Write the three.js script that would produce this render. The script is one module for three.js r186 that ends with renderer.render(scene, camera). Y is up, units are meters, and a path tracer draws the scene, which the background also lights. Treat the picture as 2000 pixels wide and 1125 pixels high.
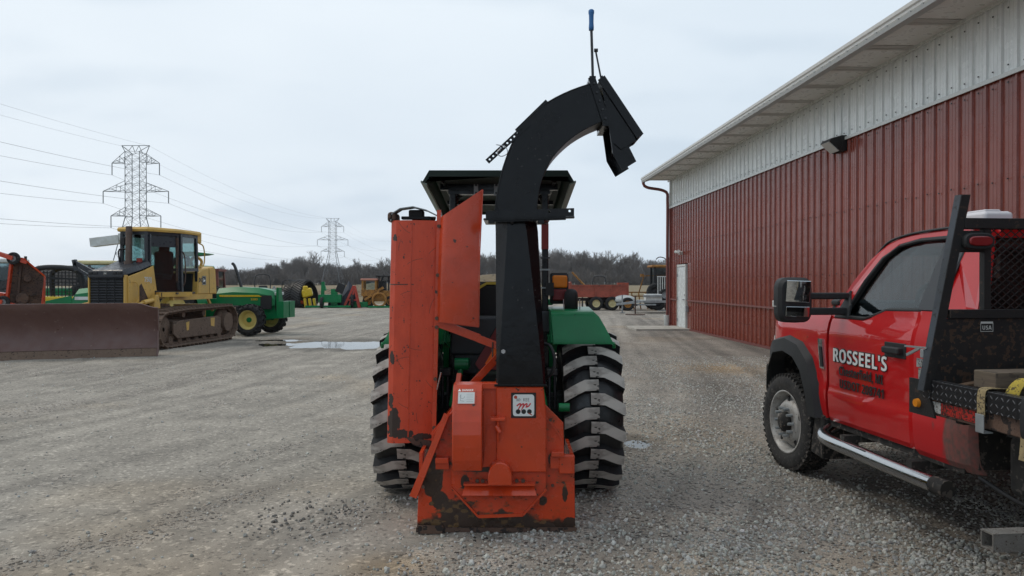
import * as THREE from 'three';
import { mergeGeometries, toCreasedNormals } from 'three/addons/utils/BufferGeometryUtils.js';
import { FontLoader } from 'three/addons/loaders/FontLoader.js';
import { TextGeometry } from 'three/addons/geometries/TextGeometry.js';
import { RoundedBoxGeometry } from 'three/addons/geometries/RoundedBoxGeometry.js';

// ---------------------------------------------------------------- camera, sky, sun, exposure
const scene = new THREE.Scene();
const camera = new THREE.PerspectiveCamera(41.11, 16 / 9, 0.1, 4000);
camera.position.set(0, 1.6, 0);
camera.rotation.x = -0.007;
const renderer = new THREE.WebGLRenderer({ antialias: true });
renderer.toneMapping = THREE.LinearToneMapping;
renderer.toneMappingExposure = 1.0;
renderer.shadowMap.enabled = true;

let seedState = 7;
function reseed(s) { seedState = s | 0; }
function rnd() { seedState = (seedState + 0x6d2b79f5) | 0; let t = Math.imul(seedState ^ (seedState >>> 15), 1 | seedState); t = (t + Math.imul(t ^ (t >>> 7), 61 | t)) ^ t; return ((t ^ (t >>> 14)) >>> 0) / 4294967296; }
const rr = (a, b) => a + (b - a) * rnd();
const clamp = (x, a = 0, b = 1) => Math.min(b, Math.max(a, x));
const mixf = (a, b, t) => a + (b - a) * t;
const sstep = (a, b, x) => { const t = clamp((x - a) / (b - a)); return t * t * (3 - 2 * t); };
const R = (deg) => deg * Math.PI / 180;
function hash(i, j, s) { let h = Math.imul(i, 374761393) + Math.imul(j, 668265263) + Math.imul(s, 1274126177); h = Math.imul(h ^ (h >>> 13), 1274126177); return ((h ^ (h >>> 16)) >>> 0) / 4294967296; }
function vnoise(x, y, per, s) {
  const xi = Math.floor(x), yi = Math.floor(y), fx = x - xi, fy = y - yi, u = fx * fx * (3 - 2 * fx), v = fy * fy * (3 - 2 * fy);
  const m = per ? (a) => ((a % per) + per) % per : (a) => a;
  const a = hash(m(xi), m(yi), s), b = hash(m(xi + 1), m(yi), s), c = hash(m(xi), m(yi + 1), s), d = hash(m(xi + 1), m(yi + 1), s);
  return a + (b - a) * u + (c - a) * v + (a - b - c + d) * u * v;
}
function fbm(x, y, oct = 4, s = 1, per = 0) { let a = 0.5, t = 0, n = 0; for (let i = 0; i < oct; i++) { t += a * vnoise(x, y, per, s + i); n += a; x *= 2; y *= 2; per *= 2; a *= 0.5; } return t / n; }

// overcast sky: pale grey-blue cloud with a brighter, whiter band low on one side and faint darker streaks
{
  const W = 1024, H = 512, data = new Float32Array(W * H * 4);
  for (let j = 0; j < H; j++) {
    const el = ((j + 0.5) / H - 0.5) * Math.PI, y = Math.sin(el);
    for (let i = 0; i < W; i++) {
      const az = ((i + 0.5) / W - 0.5) * 2 * Math.PI, x = Math.cos(az) * Math.cos(el), z = Math.sin(az) * Math.cos(el);
      const k = 1 / (Math.abs(y) + 0.16);
      const cx = x * k, cz = z * k;
      const soft = fbm(cx * 1.1 + 9, cz * 1.1 + 4, 5, 11) - 0.5;
      const streak = sstep(0.54, 0.8, fbm(cx * 1.6 + 31, cz * 3.4 + 7, 5, 23));
      // broad brightening towards the veiled sun (front left, high)
      const sd = (x * -0.62 + y * 0.5 + z * -0.6) / 0.9987;
      const g = Math.pow(clamp(0.5 + 0.5 * sd), 2.2);
      const up = clamp(y);
      let r = 0.52 + 0.24 * g + 0.05 * up, gg = 0.645 + 0.205 * g + 0.04 * up, b = 0.775 + 0.16 * g + 0.03 * up;
      const low = Math.exp(-Math.max(0, y) * 9) * clamp(0.25 - 0.9 * x, 0, 1);
      r += 0.13 * low; gg += 0.09 * low; b += 0.05 * low;
      const f = 1.085 + soft * 0.2 - streak * 0.12;
      const dn = y < 0 ? Math.max(0.4, 1 + y * 3) : 1;
      const o = (j * W + i) * 4;
      data[o] = r * f * dn; data[o + 1] = gg * (1 + (f - 1) * 0.8) * dn; data[o + 2] = b * (1 + (f - 1) * 0.6) * dn; data[o + 3] = 1;
    }
  }
  const sky = new THREE.DataTexture(data, W, H, THREE.RGBAFormat, THREE.FloatType);
  sky.mapping = THREE.EquirectangularReflectionMapping; sky.magFilter = THREE.LinearFilter; sky.minFilter = THREE.LinearFilter;
  sky.wrapS = THREE.RepeatWrapping; sky.needsUpdate = true;
  scene.background = sky; scene.environment = sky;
}
const sun = new THREE.DirectionalLight(0xfff3e2, 0.85);
sun.position.set(-31, 46, -8);
sun.castShadow = true; sun.shadow.radius = 34; sun.shadow.mapSize.set(2048, 2048);
Object.assign(sun.shadow.camera, { left: -40, right: 40, top: 40, bottom: -40, near: 1, far: 160 });
sun.name = 'sun';
scene.add(sun, sun.target);

// ---------------------------------------------------------------- geometry helpers
const V = (x, y, z) => new THREE.Vector3(x, y, z);
function fin(g, keepUV) {
  let n = g.index ? g.toNonIndexed() : g;
  for (const k of Object.keys(n.attributes)) if (!['position', 'normal', 'uv'].includes(k)) n.deleteAttribute(k);
  if (!n.attributes.normal) n.computeVertexNormals();
  n.morphAttributes = {}; n.clearGroups();
  if (!keepUV) boxUV(n);
  return n;
}
function boxUV(g) {
  const p = g.attributes.position, c = p.count, uv = new Float32Array(c * 2), a = V(), b = V(), d = V(), e = V(), f = V();
  for (let i = 0; i < c; i += 3) {
    a.fromBufferAttribute(p, i); b.fromBufferAttribute(p, i + 1); d.fromBufferAttribute(p, i + 2);
    e.subVectors(b, a).cross(f.subVectors(d, a));
    const x = Math.abs(e.x), y = Math.abs(e.y), z = Math.abs(e.z);
    [a, b, d].forEach((v, k) => {
      const o = (i + k) * 2;
      if (z >= x && z >= y) { uv[o] = v.x; uv[o + 1] = v.y; } else if (x >= y) { uv[o] = v.z + 0.37; uv[o + 1] = v.y; } else { uv[o] = v.x; uv[o + 1] = v.z + 0.71; }
    });
  }
  g.setAttribute('uv', new THREE.BufferAttribute(uv, 2));
  return g;
}
function mv(g, x = 0, y = 0, z = 0, rx = 0, ry = 0, rz = 0) {
  if (rx || ry || rz) g.applyMatrix4(new THREE.Matrix4().makeRotationFromEuler(new THREE.Euler(rx, ry, rz)));
  return g.translate(x, y, z);
}
// box: plain, or with small chamfer when bv > 0
function B(w, h, d, x = 0, y = 0, z = 0, rx = 0, ry = 0, rz = 0, bv = 0) {
  const g = bv ? new RoundedBoxGeometry(w, h, d, 1, Math.min(bv, w * 0.49, h * 0.49, d * 0.49)) : new THREE.BoxGeometry(w, h, d);
  return mv(g, x, y, z, rx, ry, rz);
}
const RB = (w, h, d, x, y, z, bv = 0.012, rx = 0, ry = 0, rz = 0) => B(w, h, d, x, y, z, rx, ry, rz, bv);
// cylinder between two points
function C(a, b, r0, r1 = r0, seg = 12, open = false) {
  const A = V(...a), Bv = V(...b), d = V().subVectors(Bv, A), L = d.length();
  const g = new THREE.CylinderGeometry(r1, r0, L, seg, 1, open);
  g.applyQuaternion(new THREE.Quaternion().setFromUnitVectors(V(0, 1, 0), d.clone().normalize()));
  return g.translate((A.x + Bv.x) / 2, (A.y + Bv.y) / 2, (A.z + Bv.z) / 2);
}
// square bar between two points
function BAR(a, b, w, h = w, roll = 0) {
  const A = V(...a), Bv = V(...b), d = V().subVectors(Bv, A), L = d.length();
  const g = new THREE.BoxGeometry(w, h, L); if (roll) g.rotateZ(roll);
  const m = new THREE.Matrix4().lookAt(Bv, A, Math.abs(d.y) / L > 0.98 ? V(0, 0, 1) : V(0, 1, 0));
  g.applyMatrix4(m);
  return g.translate((A.x + Bv.x) / 2, (A.y + Bv.y) / 2, (A.z + Bv.z) / 2);
}
function T(pts, r, seg = 8, n = 0, closed = false) {
  const c = new THREE.CatmullRomCurve3(pts.map((p) => V(...p)), closed, 'centripetal');
  return new THREE.TubeGeometry(c, n || pts.length * 5, r, seg, closed);
}
const shp = (o) => { const s = new THREE.Shape(); o.forEach(([x, y], i) => (i ? s.lineTo(x, y) : s.moveTo(x, y))); s.closePath(); return s; };
// outline in xy, extruded over z from 0 to d
function X(o, d, bv = 0, holes = []) {
  const s = Array.isArray(o) ? shp(o) : o;
  for (const h of holes) s.holes.push(Array.isArray(h) ? shp(h) : h);
  return new THREE.ExtrudeGeometry(s, { depth: bv ? d - 2 * bv : d, bevelEnabled: bv > 0, bevelThickness: bv, bevelSize: bv, bevelOffset: -bv, bevelSegments: 1, curveSegments: 14, steps: 1 }).translate(0, 0, bv);
}
// outline given as [z, y] pairs, extruded across x from x0 to x1
function XS(o, x0, x1, bv = 0, holes = []) { const f = (q) => q.map(([z, y]) => [-z, y]); return X(f(o), x1 - x0, bv, holes.map(f)).rotateY(Math.PI / 2).translate(x0, 0, 0); }
// outline given as [x, z], extruded upwards from y0 to y1
function XT(o, y0, y1, bv = 0) { return X(o.map(([x, z]) => [x, -z]), y1 - y0, bv).rotateX(-Math.PI / 2).translate(0, y0, 0); }
const circ = (cx, cy, r, n = 20, a0 = 0, a1 = Math.PI * 2, close = true) => Array.from({ length: n }, (_, i) => { const a = a0 + (a1 - a0) * i / (close ? n : n - 1); return [cx + r * Math.cos(a), cy + r * Math.sin(a)]; });
function circPath(cx, cy, r) { const p = new THREE.Path(); p.absarc(cx, cy, r, 0, Math.PI * 2, true); return p; }
// plate: planar polygon of 3D points with a thickness behind it
function PL(pts, t = 0.006) {
  const P = pts.map((p) => V(...p)), n = V();
  for (let i = 0; i < P.length; i++) { const a = P[i], b = P[(i + 1) % P.length]; n.x += (a.y - b.y) * (a.z + b.z); n.y += (a.z - b.z) * (a.x + b.x); n.z += (a.x - b.x) * (a.y + b.y); }
  n.normalize();
  const u = V().subVectors(P[1], P[0]).normalize(), v = V().crossVectors(n, u);
  const g = X(P.map((p) => { const q = V().subVectors(p, P[0]); return [q.dot(u), q.dot(v)]; }), t);
  g.translate(0, 0, -t);
  return g.applyMatrix4(new THREE.Matrix4().makeBasis(u, v, n)).translate(P[0].x, P[0].y, P[0].z);
}
function L(profile, seg = 24) { return new THREE.LatheGeometry(profile.map(([r, y]) => new THREE.Vector2(Math.max(r, 1e-4), y)), seg); }
// lathe turned so that its axis lies along x
const LX = (profile, seg = 32) => L(profile, seg).rotateZ(-Math.PI / 2);
// skin over rings of points; crease in radians
function loft(rings, { close = true, caps = true, crease = 0.5 } = {}) {
  const pos = [], tri = (a, b, c) => pos.push(...a, ...b, ...c), n = rings[0].length;
  for (let i = 0; i < rings.length - 1; i++) for (let k = 0; k < (close ? n : n - 1); k++) {
    const a = rings[i][k], b = rings[i][(k + 1) % n], c = rings[i + 1][(k + 1) % n], d = rings[i + 1][k];
    tri(a, b, c); tri(a, c, d);
  }
  if (caps && close) for (const [ring, flip] of [[rings[0], true], [rings[rings.length - 1], false]]) {
    const m = [0, 1, 2].map((k) => ring.reduce((s, p) => s + p[k], 0) / n);
    for (let k = 0; k < n; k++) { const a = ring[k], b = ring[(k + 1) % n]; if (flip) tri(m, b, a); else tri(m, a, b); }
  }
  const g = new THREE.BufferGeometry();
  g.setAttribute('position', new THREE.Float32BufferAttribute(pos, 3));
  g.computeVertexNormals();
  return toCreasedNormals(g, crease);
}
// grid surface from a function (u, v in 0..1) with thickness 0
function grid(f, nu, nv) {
  const pos = [], P = []; for (let i = 0; i <= nu; i++) { P.push([]); for (let j = 0; j <= nv; j++) P[i].push(f(i / nu, j / nv)); }
  for (let i = 0; i < nu; i++) for (let j = 0; j < nv; j++) pos.push(...P[i][j], ...P[i + 1][j], ...P[i + 1][j + 1], ...P[i][j], ...P[i + 1][j + 1], ...P[i][j + 1]);
  const g = new THREE.BufferGeometry(); g.setAttribute('position', new THREE.Float32BufferAttribute(pos, 3)); g.computeVertexNormals();
  return toCreasedNormals(g, 0.7);
}
// ---------------------------------------------------------------- object helpers
const taken = new Map();
function numbered(name) { const n = taken.get(name) ?? 0; taken.set(name, n + 1); return n ? name + '_' + String(n).padStart(3, '0') : name; }
function part(parent, name, geoms, m, label, keepUV = false) {
  const list = (Array.isArray(geoms) ? geoms : [geoms]).map((g) => fin(g, keepUV));
  const o = new THREE.Mesh(list.length > 1 ? mergeGeometries(list) : list[0], m);
  o.name = name; o.castShadow = o.receiveShadow = true;
  if (label) o.userData.label = label;
  parent.add(o); return o;
}
function meta(o, label, category, group) { Object.assign(o.userData, { label, category }); if (group) o.userData.group = group; return o; }
function thing(name, label, category, [x, y, z] = [0, 0, 0], turn = 0, group) {
  const o = new THREE.Group(); o.name = numbered(name); o.position.set(x, y, z); o.rotation.y = turn; scene.add(o);
  return meta(o, label, category, group);
}
function solo(name, label, category, geoms, m, group, pos, turn = 0) {
  const o = part(scene, numbered(name), geoms, m); if (pos) o.position.set(...pos); o.rotation.y = turn;
  return meta(o, label, category, group);
}
function struct(name, geoms, m, keepUV) { const o = part(scene, numbered(name), geoms, m, null, keepUV); o.userData.kind = 'structure'; return o; }
function copy(o, pos, turn, label, sc) { const c = o.clone(); c.name = numbered(o.name.replace(/_\d{3}$/, '')); c.userData = { ...o.userData }; if (label) c.userData.label = label; c.position.set(...pos); if (turn !== undefined) c.rotation.y = turn; if (sc) c.scale.setScalar(sc); scene.add(c); return c; }
function share(parent, name, mesh, x, y, z, rx = 0, ry = 0, rz = 0) { const o = new THREE.Mesh(mesh.geometry ?? mesh[0], mesh.material ?? mesh[1]); o.name = name; o.position.set(x, y, z); o.rotation.set(rx, ry, rz); o.castShadow = o.receiveShadow = true; parent.add(o); return o; }

// ---------------------------------------------------------------- textures and materials
function dtex(S, f, srgb = true, W = S) {
  const d = new Uint8Array(W * S * 4);
  for (let j = 0; j < S; j++) for (let i = 0; i < W; i++) { const c = f(i / W, j / S, i, j), o = (j * W + i) * 4; d[o] = clamp(c[0], 0, 255); d[o + 1] = clamp(c[1], 0, 255); d[o + 2] = clamp(c[2], 0, 255); d[o + 3] = 255; }
  const t = new THREE.DataTexture(d, W, S); t.wrapS = t.wrapT = THREE.RepeatWrapping; t.magFilter = THREE.LinearFilter; t.minFilter = THREE.LinearMipmapLinearFilter; if (srgb) t.colorSpace = THREE.SRGBColorSpace; t.needsUpdate = true; return t;
}
const rep = (t, m) => { const c = t.clone(); c.repeat.set(1 / m, 1 / m); c.needsUpdate = true; return c; };
function ctex(w, h, draw) { const c = document.createElement('canvas'); c.width = w; c.height = h; const x = c.getContext('2d'); draw(x, w, h); const t = new THREE.CanvasTexture(c); t.colorSpace = THREE.SRGBColorSpace; t.magFilter = THREE.LinearFilter; t.anisotropy = 4; return t; }
const lerp3 = (a, b, t) => [mixf(a[0], b[0], t), mixf(a[1], b[1], t), mixf(a[2], b[2], t)];
const hex = (h) => [(h >> 16) & 255, (h >> 8) & 255, h & 255];
// paint with patches, dirt film in blotches and chips down to dark metal
function wornTex(S, base, alt, chip, chipAmt, dirt, dirtAmt, seed) {
  return dtex(S, (u, v) => {
    const n = fbm(u * 6, v * 6, 5, seed, 6), m = fbm(u * 22, v * 22, 3, seed + 9, 22), k = fbm(u * 40, v * 40, 3, seed + 17, 40), w = fbm(u * 3, v * 3, 3, seed + 31, 3);
    let c = lerp3(base, alt, sstep(0.35, 0.7, n) * 0.8);
    c = lerp3(c, dirt, clamp((n * 0.6 + m * 0.5 - 0.42) * 2) * dirtAmt);
    const ch = sstep(1 - chipAmt, 1.02 - chipAmt, k * 0.62 + w * 0.16 + m * 0.22);
    c = lerp3(c, chip, ch);
    const g = (hash(Math.floor(u * S), Math.floor(v * S), seed) - 0.5) * 7;
    return [c[0] + g, c[1] + g, c[2] + g];
  });
}
const fineN = dtex(512, (u, v, i, j) => { const n = fbm(u * 32, v * 32, 4, 5, 32) * 200 + hash(i, j, 3) * 55; return [n, n, n]; }, false);
const lumpN = dtex(512, (u, v) => { const n = fbm(u * 8, v * 8, 6, 45, 8) * 255; return [n, n, n]; }, false);
const roughN = dtex(512, (u, v) => { const n = 150 + (fbm(u * 10, v * 10, 5, 77, 10) - 0.5) * 190; return [n, n, n]; }, false);
function M(o) { const p = o.clearcoat || o.transmission || o.sheen || o.specularIntensity !== undefined; return new (p ? THREE.MeshPhysicalMaterial : THREE.MeshStandardMaterial)(o); }
const lin = (r, g, b) => new THREE.Color().setRGB(r, g, b);
// ---------------------------------------------------------------- shared materials
const bump = (t, m, s) => ({ bumpMap: rep(t, m), bumpScale: s });
const orangeTex = wornTex(1024, hex(0xc84522), hex(0xbb3f20), hex(0x3a2a22), 0.285, hex(0x8a3a24), 0.3, 3);
const mOrange = M({ map: rep(orangeTex, 1.6), roughness: 0.42, roughnessMap: rep(roughN, 0.9), ...bump(lumpN, 0.8, 0.002) });
const mOrangeIn = mOrange;
const mBlackPaint = M({ map: rep(wornTex(512, [13, 13, 15], [16, 16, 18], [58, 55, 52], 0.262, [30, 29, 29], 0.35, 23), 0.9), specularIntensity: 0.55, roughness: 0.36, roughnessMap: rep(roughN, 0.7), ...bump(lumpN, 0.6, 0.0015) });
const mBlackMatt = M({ color: lin(0.014, 0.014, 0.015), roughness: 0.7, ...bump(fineN, 0.2, 0.0006) });
const mRubber = M({ color: lin(0.011, 0.011, 0.012), roughness: 0.75, roughnessMap: rep(roughN, 0.5), ...bump(lumpN, 0.25, 0.002) });
const mLug = M({ map: dtex(512, (u, v) => { const n = fbm(u * 12, v * 12, 5, 91, 12), k = fbm(u * 50, v * 50, 2, 93, 50); const c = lerp3(hex(0xb8b3ab), hex(0x948f88), sstep(0.4, 0.7, n)); const d = sstep(0.74, 0.8, k * 0.6 + n * 0.45); return u < 0.5 ? lerp3(c, hex(0x35322f), d) : lerp3(hex(0x1b1b1d), hex(0x2c2b2b), n * n); }), roughness: 0.9, bumpMap: fineN, bumpScale: 0.002 });
const mGreen = M({ map: rep(wornTex(512, hex(0x0d7645), hex(0x0e7041), hex(0x1c5436), 0.25, hex(0x1c5c3c), 0.25, 53), 1.3), roughness: 0.36, specularIntensity: 0.6, clearcoat: 0.15, clearcoatRoughness: 0.2 });
const mGreenDark = mGreen;
const mDarkMetal = M({ color: lin(0.03, 0.03, 0.032), roughness: 0.55, metalness: 0.3, roughnessMap: rep(roughN, 0.4) });
const mCast = M({ color: lin(0.022, 0.03, 0.026), roughness: 0.7, ...bump(fineN, 0.15, 0.0015) });
const mSteel = M({ color: lin(0.45, 0.45, 0.46), roughness: 0.38, metalness: 0.9, roughnessMap: rep(roughN, 0.3) });
const mGalv = M({ map: rep(wornTex(256, hex(0xa3a8aa), hex(0x8c9296), hex(0x6a665f), 0.2, hex(0x8a8478), 0.3, 71), 0.8), roughness: 0.5, metalness: 0.35 });
const mChrome = M({ color: lin(0.46, 0.47, 0.48), roughness: 0.34, metalness: 1, roughnessMap: rep(roughN, 0.35) });
const rustTex = wornTex(512, hex(0x4c3a33), hex(0x5d4436), hex(0x2c2421), 0.42, hex(0x6b5a4c), 0.5, 101);
const mRust = M({ map: rep(rustTex, 0.9), roughness: 0.85, ...bump(fineN, 0.3, 0.002) });
const mYellow = M({ color: lin(0.62, 0.42, 0.02), roughness: 0.45, roughnessMap: rep(roughN, 0.5) });
const mCream = M({ map: rep(wornTex(256, hex(0xd6c998), hex(0xcbbd88), hex(0x7c6c48), 0.3, hex(0xa89a70), 0.4, 131), 0.7), roughness: 0.5 });
const mWhite = M({ map: rep(wornTex(256, hex(0xd2d4d2), hex(0xc4c6c2), hex(0x9a958a), 0.22, hex(0xb0aca2), 0.3, 141), 1.1), roughness: 0.5 });
const mGreyPl = M({ color: lin(0.04, 0.044, 0.05), roughness: 0.55, ...bump(fineN, 0.2, 0.0005) });
const mSeat = M({ color: lin(0.60, 0.44, 0.06), roughness: 0.6 });
const mGlassDark = M({ color: lin(0.02, 0.024, 0.026), roughness: 0.06, metalness: 0, specularIntensity: 1 });
const mPane = M({ color: lin(0.80, 0.88, 0.88), roughness: 0.03, transmission: 1, thickness: 0, ior: 1.5 });
const mTint = M({ color: lin(0.45, 0.54, 0.56), roughness: 0.03, transmission: 1, thickness: 0, ior: 1.5 });

// ---------------------------------------------------------------- the yard
const puddles = [[-4.7, -20.3, 1.9, 1.15, 0.05], [-3.5, -19.6, 1.6, 0.8, 0.045], [-6.6, -21.6, 0.9, 0.4, 0.035], [1.25, -7.66, 0.17, 0.26, 0.026], [1.28, -10.6, 0.12, 0.24, 0.012], [-1.1, -21.5, 1.1, 0.3, 0.03], [-11.2, -23.2, 1.6, 0.5, 0.03]];
function ruts(x, z) { // tyre tracks curving across the yard: signed lane profile 0..1
  let t = 0;
  for (const [a, b, c, w] of [[-2.1, 0.30, 0.012, 0.34], [-3.7, 0.30, 0.012, 0.34], [-1.05, 0.42, 0.02, 0.3], [-5.6, 0.16, 0.006, 0.4], [3.3, -0.14, 0.004, 0.3], [-8.2, 0.05, 0.004, 0.5]]) {
    const q = -z - 4, xc = a + b * q - c * q * q * 0.5, d = Math.abs(x - xc + (fbm(z * 0.5, a, 2, 7) - 0.5) * 0.4) / w;
    if (d < 1.4) t = Math.max(t, 1 - sstep(0.5, 1.4, d));
  }
  return t;
}
function groundH(x, z) {
  let h = (fbm(x * 0.35, z * 0.35, 3, 41) - 0.5) * 0.03 + (fbm(x * 1.9, z * 1.9, 3, 43) - 0.5) * 0.016;
  h -= ruts(x, z) * 0.010; { const q = -z - 4, lane = laneX(x, z); h += (fbm(lane * 6.2, q * 0.14, 3, 181) - 0.5) * 0.028 * (1 - sstep(0, 2, x)); }
  for (const [px, pz, a, b, d] of puddles) { const e = Math.hypot((x - px) / a, (z - pz) / b) + (fbm(x * 1.9, z * 1.9, 4, 47) - 0.5) * 1.15; if (e < 1.5) h = mixf(Math.min(h, -0.002) - d, h, sstep(0.55, 1.5, e)); }
  return h;
}
const laneX = (x, z) => { const q = -z - 4; return x - (q < 9 ? 0.55 * q - 0.025 * q * q : 2.925 + 0.1 * (q - 9)); };   // distance across the curving wheel lanes
function axis(from, to, fine0, fine1, s0, grow) { const a = [fine0]; let s = s0, x = fine0; while (x < fine1) { x += s0; a.push(x); } s = s0; while (x < to) { s *= grow; x += s; a.push(x); } s = s0; x = fine0; while (x > from) { s *= grow; x -= s; a.unshift(x); } return a; }
{
  // gravel map: pressed stones of mixed greys in a dusty matrix, 5 m tile
  const S = 2048, hgt = new Float32Array(S * S), col = new Uint8Array(S * S * 3);
  for (let j = 0; j < S; j++) for (let i = 0; i < S; i++) { const u = i / S, v = j / S, n = fbm(u * 9, v * 9, 4, 61, 9), f = hash(i, j, 5), f2 = hash(i >> 1, j >> 1, 15); const o = j * S + i; hgt[o] = 0.18 * n + 0.1 * f2; const k = 118 + n * 34 + (f - 0.5) * 34 + (f2 - 0.5) * 40; col[o * 3] = k; col[o * 3 + 1] = k * 0.972; col[o * 3 + 2] = k * 0.935; }
  reseed(99);
  for (let q = 0; q < 62000; q++) {
    const cx = rnd() * S, cy = rnd() * S, dens = fbm(cx / S * 5, cy / S * 5, 3, 67, 5); if (rnd() > dens * 1.9 - 0.25) continue;
    const r = 1.2 + Math.pow(rnd(), 2.6) * 5.2, e = rr(0.6, 1), th = rnd() * Math.PI, c = Math.cos(th), s = Math.sin(th), tone = rr(70, 178) * (rnd() < 0.12 ? 0.62 : 1), wr = rr(-0.02, 0.05), top = 0.32 + r * 0.08;
    const k = Math.ceil(r) + 1;
    for (let dy = -k; dy <= k; dy++) for (let dx = -k; dx <= k; dx++) {
      const a = (dx * c + dy * s) / r, b = (-dx * s + dy * c) / (r * e), m = Math.max(Math.abs(a) * 0.92, Math.abs(b)) * 0.5 + Math.hypot(a, b) * 0.5; if (m > 1) continue;
      const o = ((Math.round(cy + dy) % S + S) % S) * S + (Math.round(cx + dx) % S + S) % S, h = top * Math.sqrt(1 - m * m) + 0.05;
      if (h < hgt[o]) continue; hgt[o] = h; const g = tone + (hash(o, q, 1) - 0.5) * 16; col[o * 3] = clamp(g * (1 + wr), 0, 255); col[o * 3 + 1] = clamp(g * 0.985, 0, 255); col[o * 3 + 2] = clamp(g * (0.965 - wr), 0, 255);
    }
  }
  const gc = dtex(S, (u, v, i, j) => { const o = (j * S + i) * 3; return [col[o], col[o + 1], col[o + 2]]; });
  const gh = dtex(S, (u, v, i, j) => { const h = hgt[j * S + i] * 255; return [h, h, h]; }, false);
  const mGround = M({ map: rep(gc, 5), bumpMap: rep(gh, 5), bumpScale: 0.022, roughness: 0.94, vertexColors: true });
  const xs = axis(-1500, 1500, -6.5, 6, 0.085, 1.04), zs = [40, 20, 8, 2, -1, -2, -3]; while (zs[zs.length - 1] > -2500) zs.push(zs[zs.length - 1] * 1.014);
  const pos = [], uv = [], cl = [], idx = [], idd = [], dirt = [], nx = xs.length;
  for (const z of zs) for (const x of xs) {
    pos.push(x, groundH(x, z), z); uv.push(x + fbm(z * 0.07, x * 0.07, 2, 3) * 1.5, z + fbm(x * 0.06, z * 0.06, 2, 4) * 1.5);
    const n = fbm(x * 0.28 + 3, z * 0.28, 4, 81), m = fbm(x * 1.3, z * 1.3, 3, 83), t = ruts(x, z);
    const side = sstep(-0.6, 2.4, x + (n - 0.5) * 3 + (z + 6) * 0.11);                  // coarser, darker stone was laid beside the building
    const q = -z - 4, lane = laneX(x, z);
    const st = fbm(lane * 6.2, q * 0.14, 4, 181), st2 = fbm(lane * 1.1 + 7, q * 0.1, 3, 187), dk = sstep(0.56, 0.72, fbm(lane * 1.3, q * 0.5, 4, 191));
    let k = 1.34 + (n - 0.5) * 0.35 + (m - 0.5) * 0.16 + t * 0.1 - side * 0.34 * (0.6 + m * 0.7) + (st - 0.5) * 1.05 + (st2 - 0.5) * 0.42 - dk * 0.18;
    dirt.push(0.82 + (st2 - 0.5) * 1.1 + (st - 0.5) * 0.7 + t * 0.35 - side * 1.3 - dk * 0.45 + (n - 0.5) * 0.8);
    let wet = 0; for (const [px, pz, a, b] of puddles) { const e = Math.hypot((x - px) / (a * 1.5), (z - pz) / (b * 1.7)) + (m - 0.5) * 0.8; wet = Math.max(wet, 1 - sstep(0.7, 1.25, e)); }
    k *= 1 - wet * 0.42;
    const br = sstep(0.56, 0.8, fbm(x * 0.5 + 40, z * 0.5, 3, 85)) * 0.07 + 0.2 * Math.exp(-Math.pow((x - 4.0) / 0.9, 2) - Math.pow((z + 14.4) / 1.0, 2)) * (0.4 + m) + 0.16 * Math.exp(-Math.pow((x + 0.7) / 0.25, 2) - Math.pow((z + 4.35) / 0.2, 2));
    cl.push(k * (1.045 + br), k * 0.985, k * (0.905 - br * 1.1));
  }
  for (let j = 0; j < zs.length - 1; j++) for (let i = 0; i < nx - 1; i++) { const a = j * nx + i, to = (dirt[a] + dirt[a + nx + 1]) / 2 > 0.5 + (hash(i, j, 3) - 0.5) * 0.34 ? idd : idx; to.push(a, a + 1, a + nx, a + 1, a + nx + 1, a + nx); }
  const g = new THREE.BufferGeometry(); g.setAttribute('position', new THREE.Float32BufferAttribute(pos, 3)); g.setAttribute('uv', new THREE.Float32BufferAttribute(uv, 2)); g.setAttribute('color', new THREE.Float32BufferAttribute(cl, 3)); g.setIndex(idx); g.computeVertexNormals();
  const o = new THREE.Mesh(g, mGround); o.name = 'ground'; o.receiveShadow = true; o.userData.kind = 'structure'; scene.add(o);
  // lanes of dirt packed smooth by wheels, lying between the gravel
  const full = [...idx, ...idd]; g.setIndex(full); g.computeVertexNormals(); g.setIndex(idx);
  const sandC = dtex(1024, (u, v, i, j) => { const n = fbm(u * 7, v * 7, 5, 261, 7), f = hash(i, j, 25), c = fbm(u * 120, v * 120, 2, 263, 120), k = 122 + (n - 0.5) * 34 + (f - 0.5) * 22 + (c > 0.72 ? 26 : c < 0.27 ? -26 : 0); return [k, k * 0.975, k * 0.935]; });
  const sandH = dtex(1024, (u, v, i, j) => { const k = 100 + fbm(u * 60, v * 60, 4, 265, 60) * 90 + hash(i, j, 29) * 40; return [k, k, k]; }, false);
  const gd = g.clone(); gd.setIndex(idd); const od = new THREE.Mesh(gd, M({ map: rep(sandC, 3.1), bumpMap: rep(sandH, 3.1), bumpScale: 0.013, roughness: 0.96, vertexColors: true })); od.name = 'packed_dirt'; od.receiveShadow = true; od.userData.kind = 'structure'; scene.add(od);
}
const mWater = M({ color: lin(0.035, 0.034, 0.03), roughness: 0.025, specularIntensity: 1, ior: 1.33 });
puddles.forEach(([x, z, a, b, d]) => { const s = new THREE.Shape(circ(0, 0, 1, 28).map(([p, q]) => new THREE.Vector2(p * a * 1.55, q * b * 1.55))); const g = new THREE.ShapeGeometry(s); g.rotateX(-Math.PI / 2).translate(x, -0.012 - d * 0.42, z); struct('puddle', g, mWater); });

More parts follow.
